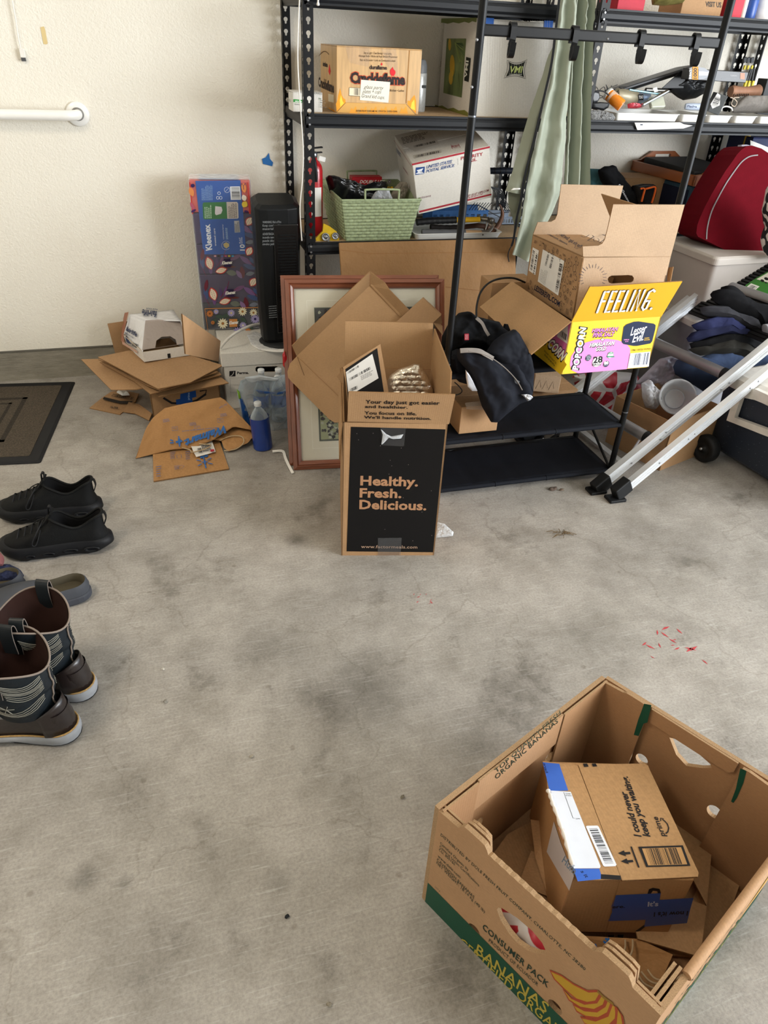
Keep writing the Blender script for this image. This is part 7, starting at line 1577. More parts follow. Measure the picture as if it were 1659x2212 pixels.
# grey product box
gb_ = boxframe(pz(1118, 585, 2.83), .048, .06, .070, ry=14, rz=-24)
t = carton(gb_, 'product_box', 'small dark grey product box with barcode tilted in the third tray', 'box', M('grey_box_print', '#55585a', .4), seam=False)
pr = Print(gb_.front, .0006); pr.poly([m_(*q) for q in ((1142, 520), (1205, 420), (1232, 440), (1225, 530), (1160, 560))], '#e4e4e2'); pr.bars(m_(1150, 530), m_(1190, 440), m_(1200, 545), n=12); pr.done(t, 'barcode_label')
t = MB().tube(spline([pz(1240, 580, 2.82), pz(1250, 550, 2.82), pz(1290, 540, 2.82), pz(1330, 555, 2.82), pz(1338, 580, 2.82)], 5), .003).obj('white_ring', WP, at=pz(1290, 545, 2.82)); tag(t, 'white ring standing on edge in the third tray', 'ring')
# wooden handle
t = thing('wooden_hammer', 'pinkish wooden tool handle behind the grey product box', 'tool', pz(1450, 410, 2.95))
tubf(pz(1322, 405, 2.95), pz(1578, 405, 2.95), [(.020, 0), (.023, .08), (.018, .3), (.018, .6), (.023, .85), (.026, .95), (.022, 1)], 20).obj('handle', M('pink_wood', '#a97c62', .5, var=.15), t)
mb = MB()
for k in range(9): mb.box(Fr(pz(1352+k*16, 440, 2.93), X3, Z3), 0, .0016, -.003, .006, -.002, .001)
mb.obj('grip_teeth', blk, t, kind='stuff')
# yellow black clamps
YB = M('clamp_yellow', '#d6c32a', .4)
for k, (x, lab) in enumerate(((1440, 'left'), (1470, 'middle'), (1505, 'right'))):
    t = thing('bar_clamp', lab+' yellow and black bar clamp standing upright at the back of the shelf', 'clamp', pz(x, 380, 3.05+.02*k))
    MB().box(Fr(pz(x, 370, 3.05+.02*k), V3((1, 0, .15*(k-1))), Z3), 0, .006, 0, .070, -.006, 0).obj('bar', blk, t)
    MB().box(Fr(pz(x+4, 375, 3.044+.02*k), V3((1, 0, 0)), V3((.12*(k-.6), 0, 1))), -.002, .010, .0, .028, -.01, 0).obj('grip', YB, t, bevel=.002)
    MB().box(Fr(pz(x+2, 210, 3.044+.02*k), V3((1, 0, 0)), V3((.2*(k-.6), 0, 1))), -.001, .008, .0, .016, -.008, 0).obj('tip_band', YB, t, bevel=.001)
    MB().box(Fr(pz(x+6, 150, 3.044+.02*k), V3((1, 0, .3)), Z3), -.003, .012, .0, .020, -.008, 0).obj('jaw', blk, t, bevel=.001)
# mesh pile, right
L = [pz(x, y, 2.88) for x, y in ((1340, 560), (1380, 510), (1430, 460), (1520, 452), (1680, 455), (1760, 470), (1760, 580), (1345, 580))]
tag(MB().pillow(L, (0, -.8, .6), .025, .03, lambda p, e: .008*fbm(p, 20)).obj('grey_cloth', M('grey_mesh', '#7a7570', .8, var=.15, scale=120, bmp=.5, bscale=260), at=L[0]), 'grey mesh cloth heaped over the right trays', 'cloth')
t = thing('wire_tangle', 'loop of pale cable beside the grey mesh cloth', 'cable', pz(1345, 490, 2.85)); MB().tube(spline([pz(x, y, 2.85) for x, y in ((1320, 460), (1345, 470), (1330, 520), (1360, 540), (1380, 500), (1350, 465), (1400, 460))], 6), .002).obj('cord', M('pale_cord', '#b8a898', .6), t)
L = [pz(x, y, 2.95) for x, y in ((790, 385), (900, 300), (1100, 320), (1130, 400), (1040, 450), (920, 470), (860, 440))]
tag(MB().pillow(L, (0, -.8, .6), .03, .03, lambda p, e: .014*fbm(p, 26)).obj('clutter_bag', blk, at=L[0]), 'crumpled black bag behind the torch pack', 'bag')
b = Bx(V3((pz(1580, 450, 3.1).x, 3.08, zm)), .09, .06, pz(1580, 290, 3.08).z-zm); carton(b, 'black_case', 'small black case at the back right of the middle shelf', 'case', blk, seam=False)
# top shelf, right unit
zt = ZT-.002
for nm, lab, x0, x1, Y, h, col, txt in (('red_box', 'red box on the top shelf right of the green garment', 1335, 1393, 2.83, .10, '#b01e34', None), ('brown_carton', 'brown carton marked visit on the top shelf', 1475, 1562, 2.86, .12, '#8c6a48', 'VISIT US'), ('red_white_box', 'red and white box on the top shelf right of the rail pole', 1588, 1608, 2.84, .10, '#c02a3c', None), ('white_jar', 'white jar on the top shelf beside the blue jar', 1608, 1620, 2.85, .1, '#d8d4c8', None), ('blue_jar', 'blue jar on the top shelf at the far right', 1622, 1645, 2.84, .1, '#1f4a9a', None), ('white_tub', 'white tub at the right end of the top shelf', 1648, 1690, 2.84, .1, '#e6e6e8', None)):
    a, b_ = P(x0, 5, Y), P(x1, 8, Y)
    if 'jar' in nm or 'tub' in nm:
        r = (b_.x-a.x)/2; o = V3(((a.x+b_.x)/2, Y+r, zt)); t = thing(nm, lab, 'jar', o); MB().lathe(o, Z3, [(r*.95, 0), (r, .004), (r, h*.8), (r*.9, h*.85)], 24).obj('jar_body', M(nm+'_m', col, .35), t); MB().lathe(o, Z3, [(r*.93, h*.85), (r*.95, h*.86), (r*.95, h*1.05), (0, h*1.05)], 24).obj('lid', WP, t)
    else:
        bb_ = Bx(V3((a.x, Y, zt)), b_.x-a.x, .15, h); t = carton(bb_, nm, lab, 'box', M(nm+'_m', col, .5) if col != '#8c6a48' else CB)
        if txt: pr = Print(bb_.front, .0008); pr.text(txt, (1524, 14), (1558, 16), (1524, 3), '#2a211a', .02); pr.done(t, 'lettering')
L = [P(x, y, 2.84) for x, y in ((1408, -20), (1470, -20), (1476, 6), (1440, 10), (1412, 8))]
tag(MB().pillow(L, (0, -.9, .3), .03, .03, lambda p, e: .01*fbm(p, 30)).obj('snack_bag', M('olive_bag', '#6d6a3c', .4, var=.4, scale=40), at=L[0]), 'olive green plastic bag on the top shelf', 'bag')

# ================================================================== banana carton in the foreground
BH = .292
BL_, BT_, BB_ = G(948, 1748, BH), G(1308, 1465, BH), G(1430, 2190, BH); BR_ = V3((.947, .470, BH))
BRN = cardboard('banana_carton_board', '#b08a66', .08); BRI = cardboard('banana_carton_inside', '#a67f5b', .08); BRE = M('corrugated_edge', '#9f8262', .9, var=.3, scale=600)
t = bcart = thing('banana_carton', 'large open banana carton with green print in the right foreground', 'box', ((BL_+BT_+BB_+BR_)/4).xy.to_3d())
def wf(a, b_): return Fr(V3((a.x, a.y, 0)), b_-a, Z3), (b_-a).length
WLB, wLB = wf(BL_, BB_); WLT, wLT = wf(BL_, BT_); WTR, wTR = wf(BT_, BR_); WBR, wBR = wf(BB_, BR_)
a3 = lambda x, y: (900+x/3.318, 1740+y/3.318)      # front wall crop
a5 = lambda x, y: (1000+x/2.517, 1440+y/2.517)     # back crop
a2 = lambda x, y: (900+x/2.1858, 1440+y/2.1858)
def scal(w, x0, x1, h=BH, amp=.0012, n=24): return [(x0+(x1-x0)*k/n, h-amp*(k % 2)) for k in range(n+1)]
def tabp(x0, x1, h, up): return [(x0, h), (x0+.004, h+up*.5), (x0+.010, h+up*.95), (x0+.02, h+up), (x1-.02, h+up), (x1-.010, h+up*.95), (x1-.004, h+up*.5), (x1, h)]
t1 = [WLB.px(*a3(300, 170))[0], WLB.px(*a3(520, 330))[0]]; t2_ = [WLB.px(*a3(1255, 1080))[0], WLB.px(*a3(1545, 1310))[0]]
hole = [WLB.px(*a3(*q)) for q in ((575, 745), (585, 732), (610, 735), (720, 805), (830, 900), (900, 985), (930, 1050), (922, 1070), (860, 1060), (790, 1035), (720, 985), (660, 915), (600, 820))]
def rh(fr, q, rx=.013, ry=.014): c_ = fr.px(*q); return circ(c_[0], c_[1], rx, ry, 18)
out = [(0, 0), (wLB, 0), (wLB, BH-.006)] + [(x, y) for x, y in reversed([(0, BH-.004)]+tabp(t1[0], t1[1], BH-.002, .016)+scal(0, t1[1]+.004, t2_[0]-.004)+tabp(t2_[0], t2_[1], BH-.002, .016))]
MB().plate(WLB, out, [hole, rh(WLB, a3(412, 895)), rh(WLB, a3(992, 1445))], .009, m2=2).obj('front_wall', [BRN, BRE, BRI], t)
hA = WLT.px(*a5(465, 500)); hB = WLT.px(*a5(85, 855))
MB().plate(WLT, [(0, 0), (wLT, 0), (wLT, BH), (0, BH)], [circ(hA[0], hA[1], .014, .018, 18), circ(hB[0], hB[1], .012, .018, 18)], .009, m2=2).obj('side_wall', [BRI, BRE, BRN], t)
ho_ = [WTR.px(*a5(*q)) for q in ((1122, 385), (1160, 395), (1260, 455), (1345, 530), (1352, 550), (1300, 552), (1215, 540), (1160, 480))]
h2 = WTR.px(*a5(972, 505)); h3 = WTR.px(*a5(1366, 790)); sl_ = [WTR.px(*a2(*q)) for q in ((1398, 850), (1412, 852), (1520, 935), (1526, 965), (1510, 978), (1396, 918))]
sl_ = [(x, max(y, .012)) for x, y in sl_]
MB().plate(WTR, [(0, 0), (wTR, 0), (wTR, BH)]+scal(0, wTR-.1, .1)+[(0, BH)] if False else [(0, 0), (wTR, 0), (wTR, BH), (0, BH)], [ho_, circ(h2[0], h2[1], .013, .014, 18), circ(h3[0], h3[1], .014, .016, 18)]+([sl_] if sl_[0][0] < wTR-.02 else []), .009, m2=2).obj('back_wall', [BRI, BRE, BRN], t)
MB().plate(WBR, [(0, 0), (wBR, 0), (wBR, BH-.012), (0, BH-.012)], (), .009, m2=2).obj('side_wall', [BRN, BRE, BRI], t)
MB().tube([WBR.at(.075, BH-.012, -.004), WBR.at(wBR, BH-.010, -.004)], (.0075, .0075), n=14).obj('rolled_rim', BRN, t)
MB().add([V3((p.x, p.y, .004)) for p in (BL_, BB_, BR_, BT_)], [(0, 1, 2, 3)]).obj('bottom_panel', [BRI], t)
# inner corner panels and folded rim panels
def corner(fr, x0, x1, z0, z1, d, up=0, rad=.0):
    mb = MB(); mb.plate(fr, [(x0, z0), (x1, z0), (x1, z1+up), (x0, z1)], (), .004, z=d); mb.obj('corner_panel', [BRI, BRE], t)
xa = WLT.px(*a5(565, 150))[0]; xb = WLT.px(*a5(75, 598))[0]
corner(WLT, xa, wLT-.004, .004, BH+.001, .008); corner(WLT, .004, xb, .004, BH-.001, .008)
ta = WTR.px(*a5(893, 75))[0]; tb_ = WTR.px(*a5(1045, 165))[0]; tc2 = WTR.px(*a5(1520, 500))[0]
MB().plate(WTR, [(.002, .004), (tb_, .004), (tb_, BH-.002)]+tabp(ta, tb_, BH, .008)[::-1][1:-1]+[(.002, BH)], (), .006, z=.012).obj('corner_panel', [BRI, BRE], t)
MB().plate(WTR, [(tc2+.004, .004), (wTR-.002, .004), (wTR-.002, BH-.006), (tc2+.02, BH+.004), (tc2+.008, BH+.002)], (), .006, z=.012).obj('corner_panel', [BRI, BRE], t)
fz = WTR.px(*a5(1030, 300))[1]
MB().plate(WTR, [(tb_+.003, fz+.008), (tb_+.010, fz), (tc2-.010, fz), (tc2-.002, fz+.010), (tc2-.002, BH+.001), (tb_+.003, BH+.001)], (), .004, z=.006).obj('folded_rim', [BRI, BRE], t)
MB().plate(WLT, [(xb+.002, BH-.085), (xa-.002, BH-.085), (xa-.002, BH+.001), (xb+.002, BH+.001)], (), .004, z=.006).obj('folded_rim', [BRN, BRE], t)
for d_, w_ in ((.012, .035), (.020, .028)):    # stacked tabs along the near wall
    MB().plate(WLB, tabp(t1[0]-.002, t1[1]+.002, BH-.06, .075)[::-1] if d_ < .015 else tabp(t1[0], t1[1]-.004, BH-.06, .072)[::-1], (), .005, z=-d_).obj('tab_layer', [BRI, BRE], t)
    MB().plate(WLB, tabp(t2_[0]-.002, t2_[1]+.004, BH-.06, .075)[::-1], (), .005, z=-d_).obj('tab_layer', [BRI, BRE], t)
MB().plate(WLB, [(.0, BH-.1), (t1[0], BH-.1), (t1[0], BH-.004), (.0, BH-.003)], (), .004, z=-.012).obj('corner_panel', [BRI, BRE], t)
MB().plate(WLB, [(t2_[1], .004), (wLB-.005, .004), (wLB-.005, BH-.008), (t2_[1], BH-.004)], (), .004, z=-.012).obj('corner_panel', [BRI, BRE], t)
MB().plate(WBR, [(.006, .004), (.075, .004), (.075, BH-.004), (.006, BH-.008)], (), .005, z=-.012).obj('corner_panel', [BRI, BRE], t)
MB().plate(WBR, [(.0, BH-.05), (.075, BH-.05), (.075, BH-.006), (.0, BH-.010)], (), .005, z=-.020).obj('corner_panel', [BRI, BRE], t)
# print on the near wall
GRN, YEB, DKG = '#1c4a38', '#b3a043', '#22382e'
pr = Print(WLB, .0006); yg = WLB.px(*a3(80, 550))[1]
pr.pix = False; pr.poly([(0, 0), (wLB, 0), (wLB, yg), (0, yg)], GRN); pr.pix = True
for s, A, B, C, cc, bo in (('DISTRIBUTED BY DOLE FRESH FRUIT COMPANY, CHARLOTTE, NC 28280', (172, 214), (1205, 1182), (177, 196), DKG, .0), ('Certified Organic by', (168, 274), (370, 470), (172, 256), DKG, .0), ('Control Union Certifications', (165, 298), (447, 580), (169, 280), DKG, .0), ('CU. 805160', (160, 320), (274, 430), (164, 302), DKG, .0),
      ('www.dole.com', (153, 366), (312, 522), (157, 347), DKG, .0), ('CAVENDISH BANANAS', (146, 392), (412, 668), (150, 372), DKG, .0), ('NET WEIGHT: 18.14 kg (40 lb)', (143, 415), (488, 770), (147, 396), DKG, .0), ('LOT #', (134, 585), (168, 618), (137, 576), DKG, 0),
      ('CONSUMER PACK', (472, 880), (940, 1306), (482, 842), DKG, .012), ('PRODUCT OF ECUADOR', (518, 972), (868, 1294), (524, 950), DKG, .0), ('BANANAS', (424, 1052), (928, 1488), (442, 988), YEB, .008), ('CERTIFIED ORGANIC', (308, 992), (1130, 1745), (322, 937), YEB, .008)):
    pr.text(s, a3(*A), a3(*B), a3(*C), cc, bo, sp=1.05)
for L in ([(960, 1180), (1040, 1215), (1130, 1278), (1230, 1328), (1300, 1325), (1322, 1345), (1290, 1402), (1230, 1412), (1150, 1385), (1060, 1310), (990, 1240)],
          [(1052, 1312), (1110, 1375), (1200, 1415), (1290, 1405), (1325, 1350), (1362, 1380), (1345, 1430), (1280, 1462), (1180, 1445), (1095, 1390)],
          [(1125, 1422), (1200, 1462), (1290, 1470), (1350, 1430), (1370, 1380), (1400, 1410), (1385, 1480), (1310, 1520), (1220, 1510), (1150, 1470)],
          [(1180, 1512), (1280, 1535), (1370, 1500), (1400, 1420), (1430, 1440), (1440, 1520), (1380, 1580), (1290, 1590), (1210, 1560)],
          [(1240, 1590), (1350, 1600), (1430, 1550), (1440, 1440), (1475, 1500), (1490, 1590), (1430, 1680), (1320, 1680)]):
    q = [a3(*k) for k in L]; pr.poly(q, '#b8902c'); pr.line(q, .0038, '#a2452a', True)
pr.line([a3(1300, 1325), a3(1345, 1370), a3(1415, 1420)], .006, '#8a6a2c')
pr.done(t, 'front_print')
pr = Print(WLT, .0068); pr.text('TOP QUALITY FRESH', a5(166, 566), a5(516, 246), a5(156, 546), DKG, .0, sp=1.05); pr.text('ORGANIC BANANAS', a5(168, 600), a5(503, 290), a5(156, 580), DKG, .0, sp=1.05); pr.done(t, 'side_print')
pr = Print(WTR, .0128); pr.poly([a5(*q) for q in ((1003, 182), (1042, 190), (1020, 285), (1000, 290), (972, 358), (946, 352), (970, 270))], GRN); pr.done(t, 'green_strip')
pr = Print(WTR, .0128); pr.poly([a5(*q) for q in ((1524, 530), (1557, 545), (1540, 610), (1505, 690), (1485, 718), (1473, 710), (1500, 640), (1508, 600))], GRN); pr.done(t, 'green_strip')
pr = Print(WBR, .0006, pix=False); pr.rect(.0, 0, wBR, .05, GRN); pr.text('BANANAS', (.09, .06), (.36, .06), (.09, .105), GRN, .02); pr.text('CERTIFIED ORGANIC', (.05, .012), (.40, .012), (.05, .038), YEB, .012)
pr.text('CONSUMER PACK', (.10, .15), (.32, .15), (.10, .172), DKG, .01); pr.poly([(.34, .10), (.38, .13), (.42, .19), (.44, .20), (.43, .14), (.40, .10)], '#b8902c'); pr.done(t, 'side_print')
# contents
def inbox(lab, L, mat=None, name='flattened_carton'):
    o = sheet_obj(name, [G(*a2(x, y), z) for x, y, z in L], [mat or CBI, CBE], t=.004); return tag(o, lab, 'cardboard', 'flattened cardboard inside the banana carton')
inbox('flattened carton at the bottom left of the banana carton', [(345, 905, .035), (470, 1110, .03), (700, 1240, .03), (760, 960, .045), (600, 700, .05), (430, 790, .045)])
inbox('flattened carton with folded corner at the back right inside the banana carton', [(1180, 760, .045), (1370, 1130, .045), (1402, 772, .045), (1225, 738, .045)])
inbox('large flattened sheet along the right wall inside the banana carton', [(1380, 930, .018), (1180, 1360, .018), (1330, 1370, .02), (1470, 1190, .02), (1535, 1000, .018)])
inbox('flattened carton under the right of the prime carton', [(1045, 1285, .055), (1340, 1370, .05), (1370, 1130, .055), (1290, 1100, .055), (1000, 1100, .06)])
inbox('upright sheet leaning beside the left of the prime carton', [(538, 722, .10), (560, 900, .07), (632, 1120, .05), (668, 1225, .05), (740, 1060, .07), (640, 735, .10)])
inbox('small flattened piece with fold left of the prime carton', [(480, 1030, .045), (625, 1086, .045), (590, 880, .065), (540, 870, .065)])
o_ = inbox('crushed kraft shopping bag in the front corner of the banana carton', [(735, 1268, .045), (760, 1340, .03), (900, 1450, .02), (1020, 1520, .02), (1120, 1560, .02), (1210, 1360, .045), (1045, 1285, .05)], BAGP, 'kraft_bag')
pr = Print(Fr(V3((0, 0, .05)), X3, Y3), .0002); pr.text('rt', a2(930, 1330), a2(880, 1300), a2(945, 1300), WB, .06); pr.line([a2(800, 1320), a2(850, 1318)], .006, WB); pr.line([a2(822, 1300), a2(832, 1345)], .006, WB); pr.done(o_, 'bag_print')
for k, (L, z) in enumerate(((((740, 1270), (760, 1320), (770, 1350)), .055), (((985, 1290), (980, 1340), (930, 1400)), .055), (((1020, 1290), (1015, 1350), (970, 1420)), .056), (((1040, 1440), (1080, 1500), (1180, 1530), (1240, 1490)), .06), (((1060, 1440), (1110, 1490), (1200, 1500), (1260, 1470)), .066), (((1090, 1430), (1130, 1475), (1215, 1480), (1270, 1440)), .07))):
    MB().tube(spline([G(*a2(x, y), z) for x, y in L]), .0018, n=6).obj('handle', hc, o_)
rp_ = [G(*a3(x, y), .06) for x, y in ((640, 760), (760, 900), (900, 1050), (860, 1120), (700, 1020), (600, 860))]
rp_ = [WLB.at(x, .06+y, -.05) for x, y in ((.10, 0), (.2, 0), (.3, 0), (.36, .02), (.3, .06), (.2, .09), (.12, .07))]
tag(MB().pillow(rp_, WLB.n, .03, .02, lambda p, e: .008*fbm(p, 25)).obj('red_bag', rw_, at=rp_[0]), 'red and white plastic seen through the hand hole of the banana carton', 'bag')

# prime carton
b = boxframe((.56, .538, -.054), .222, .251, .183, -2.9, 1.1, -15.6, k=.925)
e_ = lambda x, y: (1140+x/4.1475, 1620+y/4.1475)
t = thing('prime_carton', 'brown shipping carton with blue tape and torn flap inside the banana carton', 'box', b.p(.5, .5, 0))
PC = cardboard('prime_board', '#b28b60', .05)
MB().box(b.base, 0, b.w, 0, b.d, 0, b.h-.004).obj('body', PC, t, bevel=.003)
T_ = b.top
right_ = [T_.px(*e_(*q)) for q in ((450, 128), (1050, 122), (1080, 150), (1532, 1100), (1525, 1135), (845, 1168))]
MB().plate(T_, right_[::-1] if False else right_, (), .004, 0, 1, z=.0).obj('top_flap', [PC, CBE], t, bevel=.001, seg=1)
lft = [T_.px(*e_(*q)) for q in ((130, 108), (445, 150), (835, 1168), (445, 1180), (405, 1068), (345, 840), (300, 700), (240, 560), (205, 470), (215, 420), (175, 360), (165, 230))]
TL = Fr(T_.at(0, 0, .003), T_.u, T_.v)
MB().plate(TL, lft, (), .004, 0, 1).obj('torn_flap', [PC, CBE], t)
pr = Print(T_, .0006); BK2 = '#1e1c1e'
pr.text('I could never', e_(1018, 781), e_(885, 380), e_(953, 770), BK2, .03, sp=.97); pr.text('keep you waiting.', e_(1098, 780), e_(893, 240), e_(1032, 768), BK2, .03, sp=.97)
pr.text('prime', e_(1235, 775), e_(1160, 600), e_(1185, 772), BK2, .02)
pr.line([e_(*q) for q in ((1235, 752), (1255, 735), (1262, 700), (1250, 665), (1228, 640), (1205, 622))], .0022, BK2); pr.line([e_(*q) for q in ((1190, 640), (1190, 612), (1218, 618))], .0016, BK2)
for dx, dy in ((0, 0), (25, 72)): pr.poly([e_(x+dx, y+dy) for x, y in ((808, 928), (860, 902), (868, 918), (915, 915), (922, 935), (874, 940), (882, 955))], BK2)
pr.line([e_(925, 868), e_(995, 1056)], .0028, BK2)
pr.poly([e_(*q) for q in ((988, 870), (1388, 857), (1456, 1040), (1060, 1052))], BK2); pr.poly([e_(*q) for q in ((1022, 886), (1372, 874), (1428, 1028), (1078, 1038))], '#b98f5e'); pr.bars(e_(1105, 1034), e_(1385, 1026), e_(1055, 886), BK2, 24)
pr.poly([e_(*q) for q in ((492, 125), (530, 124), (545, 152), (505, 156))], BK2); pr.poly([e_(*q) for q in ((572, 125), (608, 124), (622, 150), (582, 153))], BK2)
pr.done(t, 'top_print')
BTM = M('blue_print_tape', '#2f62c4', .35, var=.04)
pr = Print(TL, .0006)
pr.poly([e_(*q) for q in ((132, 112), (282, 126), (362, 366), (195, 370), (165, 240))], BTM); pr.poly([e_(*q) for q in ((405, 1066), (640, 1066), (655, 1115), (655, 1158), (448, 1180))], BTM)
pr.text('here.', e_(160, 210), e_(135, 115), e_(183, 205), '#1c2a50', .02); pr.text('s it', e_(470, 1090), e_(520, 1150), e_(500, 1080), '#1c2a50', .02)
pr.poly([e_(*q) for q in ((655, 1115), (832, 1128), (836, 1165), (655, 1158))], '#1e1c1e')
pr.poly([e_(*q) for q in ((205, 366), (385, 378), (652, 1045), (645, 1062), (412, 1064), (345, 830), (290, 690), (240, 540), (215, 450))], '#dde3f0')
pr.poly([e_(*q) for q in ((520, 690), (528, 682), (622, 680), (635, 690), (795, 1030), (785, 1044), (690, 1048), (675, 1040))], '#e2e6f0'); pr.bars(e_(690, 1022), e_(548, 708), e_(768, 1018), '#22242c', 30)
pr.line([e_(322, 382), e_(405, 615), e_(420, 615)], .0008, '#22242c'); pr.text('SCK8', e_(338, 400), e_(382, 402), e_(336, 388), '#22242c', .0); pr.text('8 Items', e_(342, 415), e_(392, 417), e_(340, 404), '#22242c', .0); pr.text('DSM4', e_(430, 624), e_(468, 625), e_(428, 614), '#22242c', 0)
pr.poly([e_(*q) for q in ((272, 690), (320, 705), (345, 770), (345, 812), (312, 805), (280, 720))], '#d8a890'); pr.done(t, 'label_print')
mb = MB(); mb.tube(spline([T_.at(*T_.px(*e_(x, y)), .007) for x, y in ((172, 380), (195, 430), (215, 500), (240, 560), (285, 690), (325, 800), (350, 900), (400, 1060))], 4), [.0035+.0012*math.sin(i*1.7) for i in range(40)], n=8); mb.obj('torn_edge', wht, t)
F = b.front; pr = Print(F, .0006); NBT = M('blue_print_tape_front', '#2450a4', .35, var=.04)
pr.poly([e_(*q) for q in ((1072, 1285), (1085, 1245), (1120, 1232), (1180, 1242), (1192, 1280), (1165, 1285), (1160, 1262), (1120, 1258), (1100, 1288))], '#1c1a20')
pr.poly([e_(*q) for q in ((965, 1620), (1045, 1562), (1065, 1570), (1010, 1615), (975, 1628))], '#1c1a20')
pr.poly([e_(*q) for q in ((790, 1298), (1190, 1280), (1180, 1340), (1484, 1322), (1450, 1440), (1425, 1548), (1042, 1580), (1055, 1518), (718, 1530), (755, 1450), (750, 1395))], NBT)
pr.text("It's", e_(1072, 1398), e_(1168, 1394), e_(1076, 1358), '#b7c3dc', .03); pr.text('ere.', e_(752, 1415), e_(870, 1410), e_(756, 1388), '#10182e', .03); pr.text("l now it's l", e_(1436, 1440), e_(1130, 1452), e_(1430, 1478), '#10182e', .03)
for q in (((720, 1655), (775, 1652), (760, 1692), (715, 1690)), ((805, 1652), (858, 1650), (850, 1692), (800, 1694))): pr.poly([e_(*k) for k in q], '#1c1a20')
pr.line([e_(820, 1170), e_(690, 1660)], .0007, '#8c6a42'); pr.done(t, 'front_print')
pr = Print(b.left, .0012); pr.poly([e_(*q) for q in ((240, 640), (175, 912), (378, 1262), (420, 1130), (300, 830))], '#c6c4c8'); pr.text('Hum', e_(310, 1000), e_(420, 1120), e_(340, 945), '#7d98b4', .02); pr.done(t, 'inner_white_panel')

# ================================================================== footwear
LTH = M('boot_leather', '#1f1716', .38, var=.3, scale=18, coat=.25, bmp=.35, bscale=90, bdist=.002); SHF = M('shaft_leather', '#171d22', .5, var=.25, scale=22, bmp=.4, bscale=60, bdist=.003)
LIN = M('boot_lining', '#2c1813', .8, var=.12); STI = M('stitching', '#8d8a80', .8, var=.1); TRIM = M('leather_trim', '#7b6f66', .6, var=.1); SOLE = M('boot_sole', '#8d8f93', .6, var=.15, scale=20); SOLD = M('outsole_dark', '#1a1c1f', .7); WELT = M('welt_stitch', '#9a7b4c', .7, var=.3, scale=200)
def foot(x, L=.30, W=.047, heelw=.85):
    """half width along the foot, x 0 (heel) .. L (toe)"""
    u = min(max(x/L, 0), 1); w = W*(heelw-.12*math.sin(math.pi*min(u/.6, 1))+.28*max(0, u-.3)*(1 if u < .72 else 1)); 
    return w*((1-((.16-u)/.16)**2)**.5 if u < .16 else 1)*((max(0, 1-((u-.80)/.20)**2))**.5 if u > .80 else 1)
def ring_foot(fr, x0, x1, z, k=1.0, n=40, sc=1.0, lift=None):
    out = []
    for i in range(n):
        a = 2*math.pi*i/n; c_, s_ = math.cos(a), math.sin(a); x = (x0+x1)/2+(x1-x0)/2*c_
        ww = foot((x-x0)/(x1-x0)*.3)*sc*k; zz = z+(lift(x) if lift else 0); out.append(fr.at(x, ww*(1 if s_ > 0 else -1)*(0 if abs(s_) < 1e-6 else 1), zz))
    return out
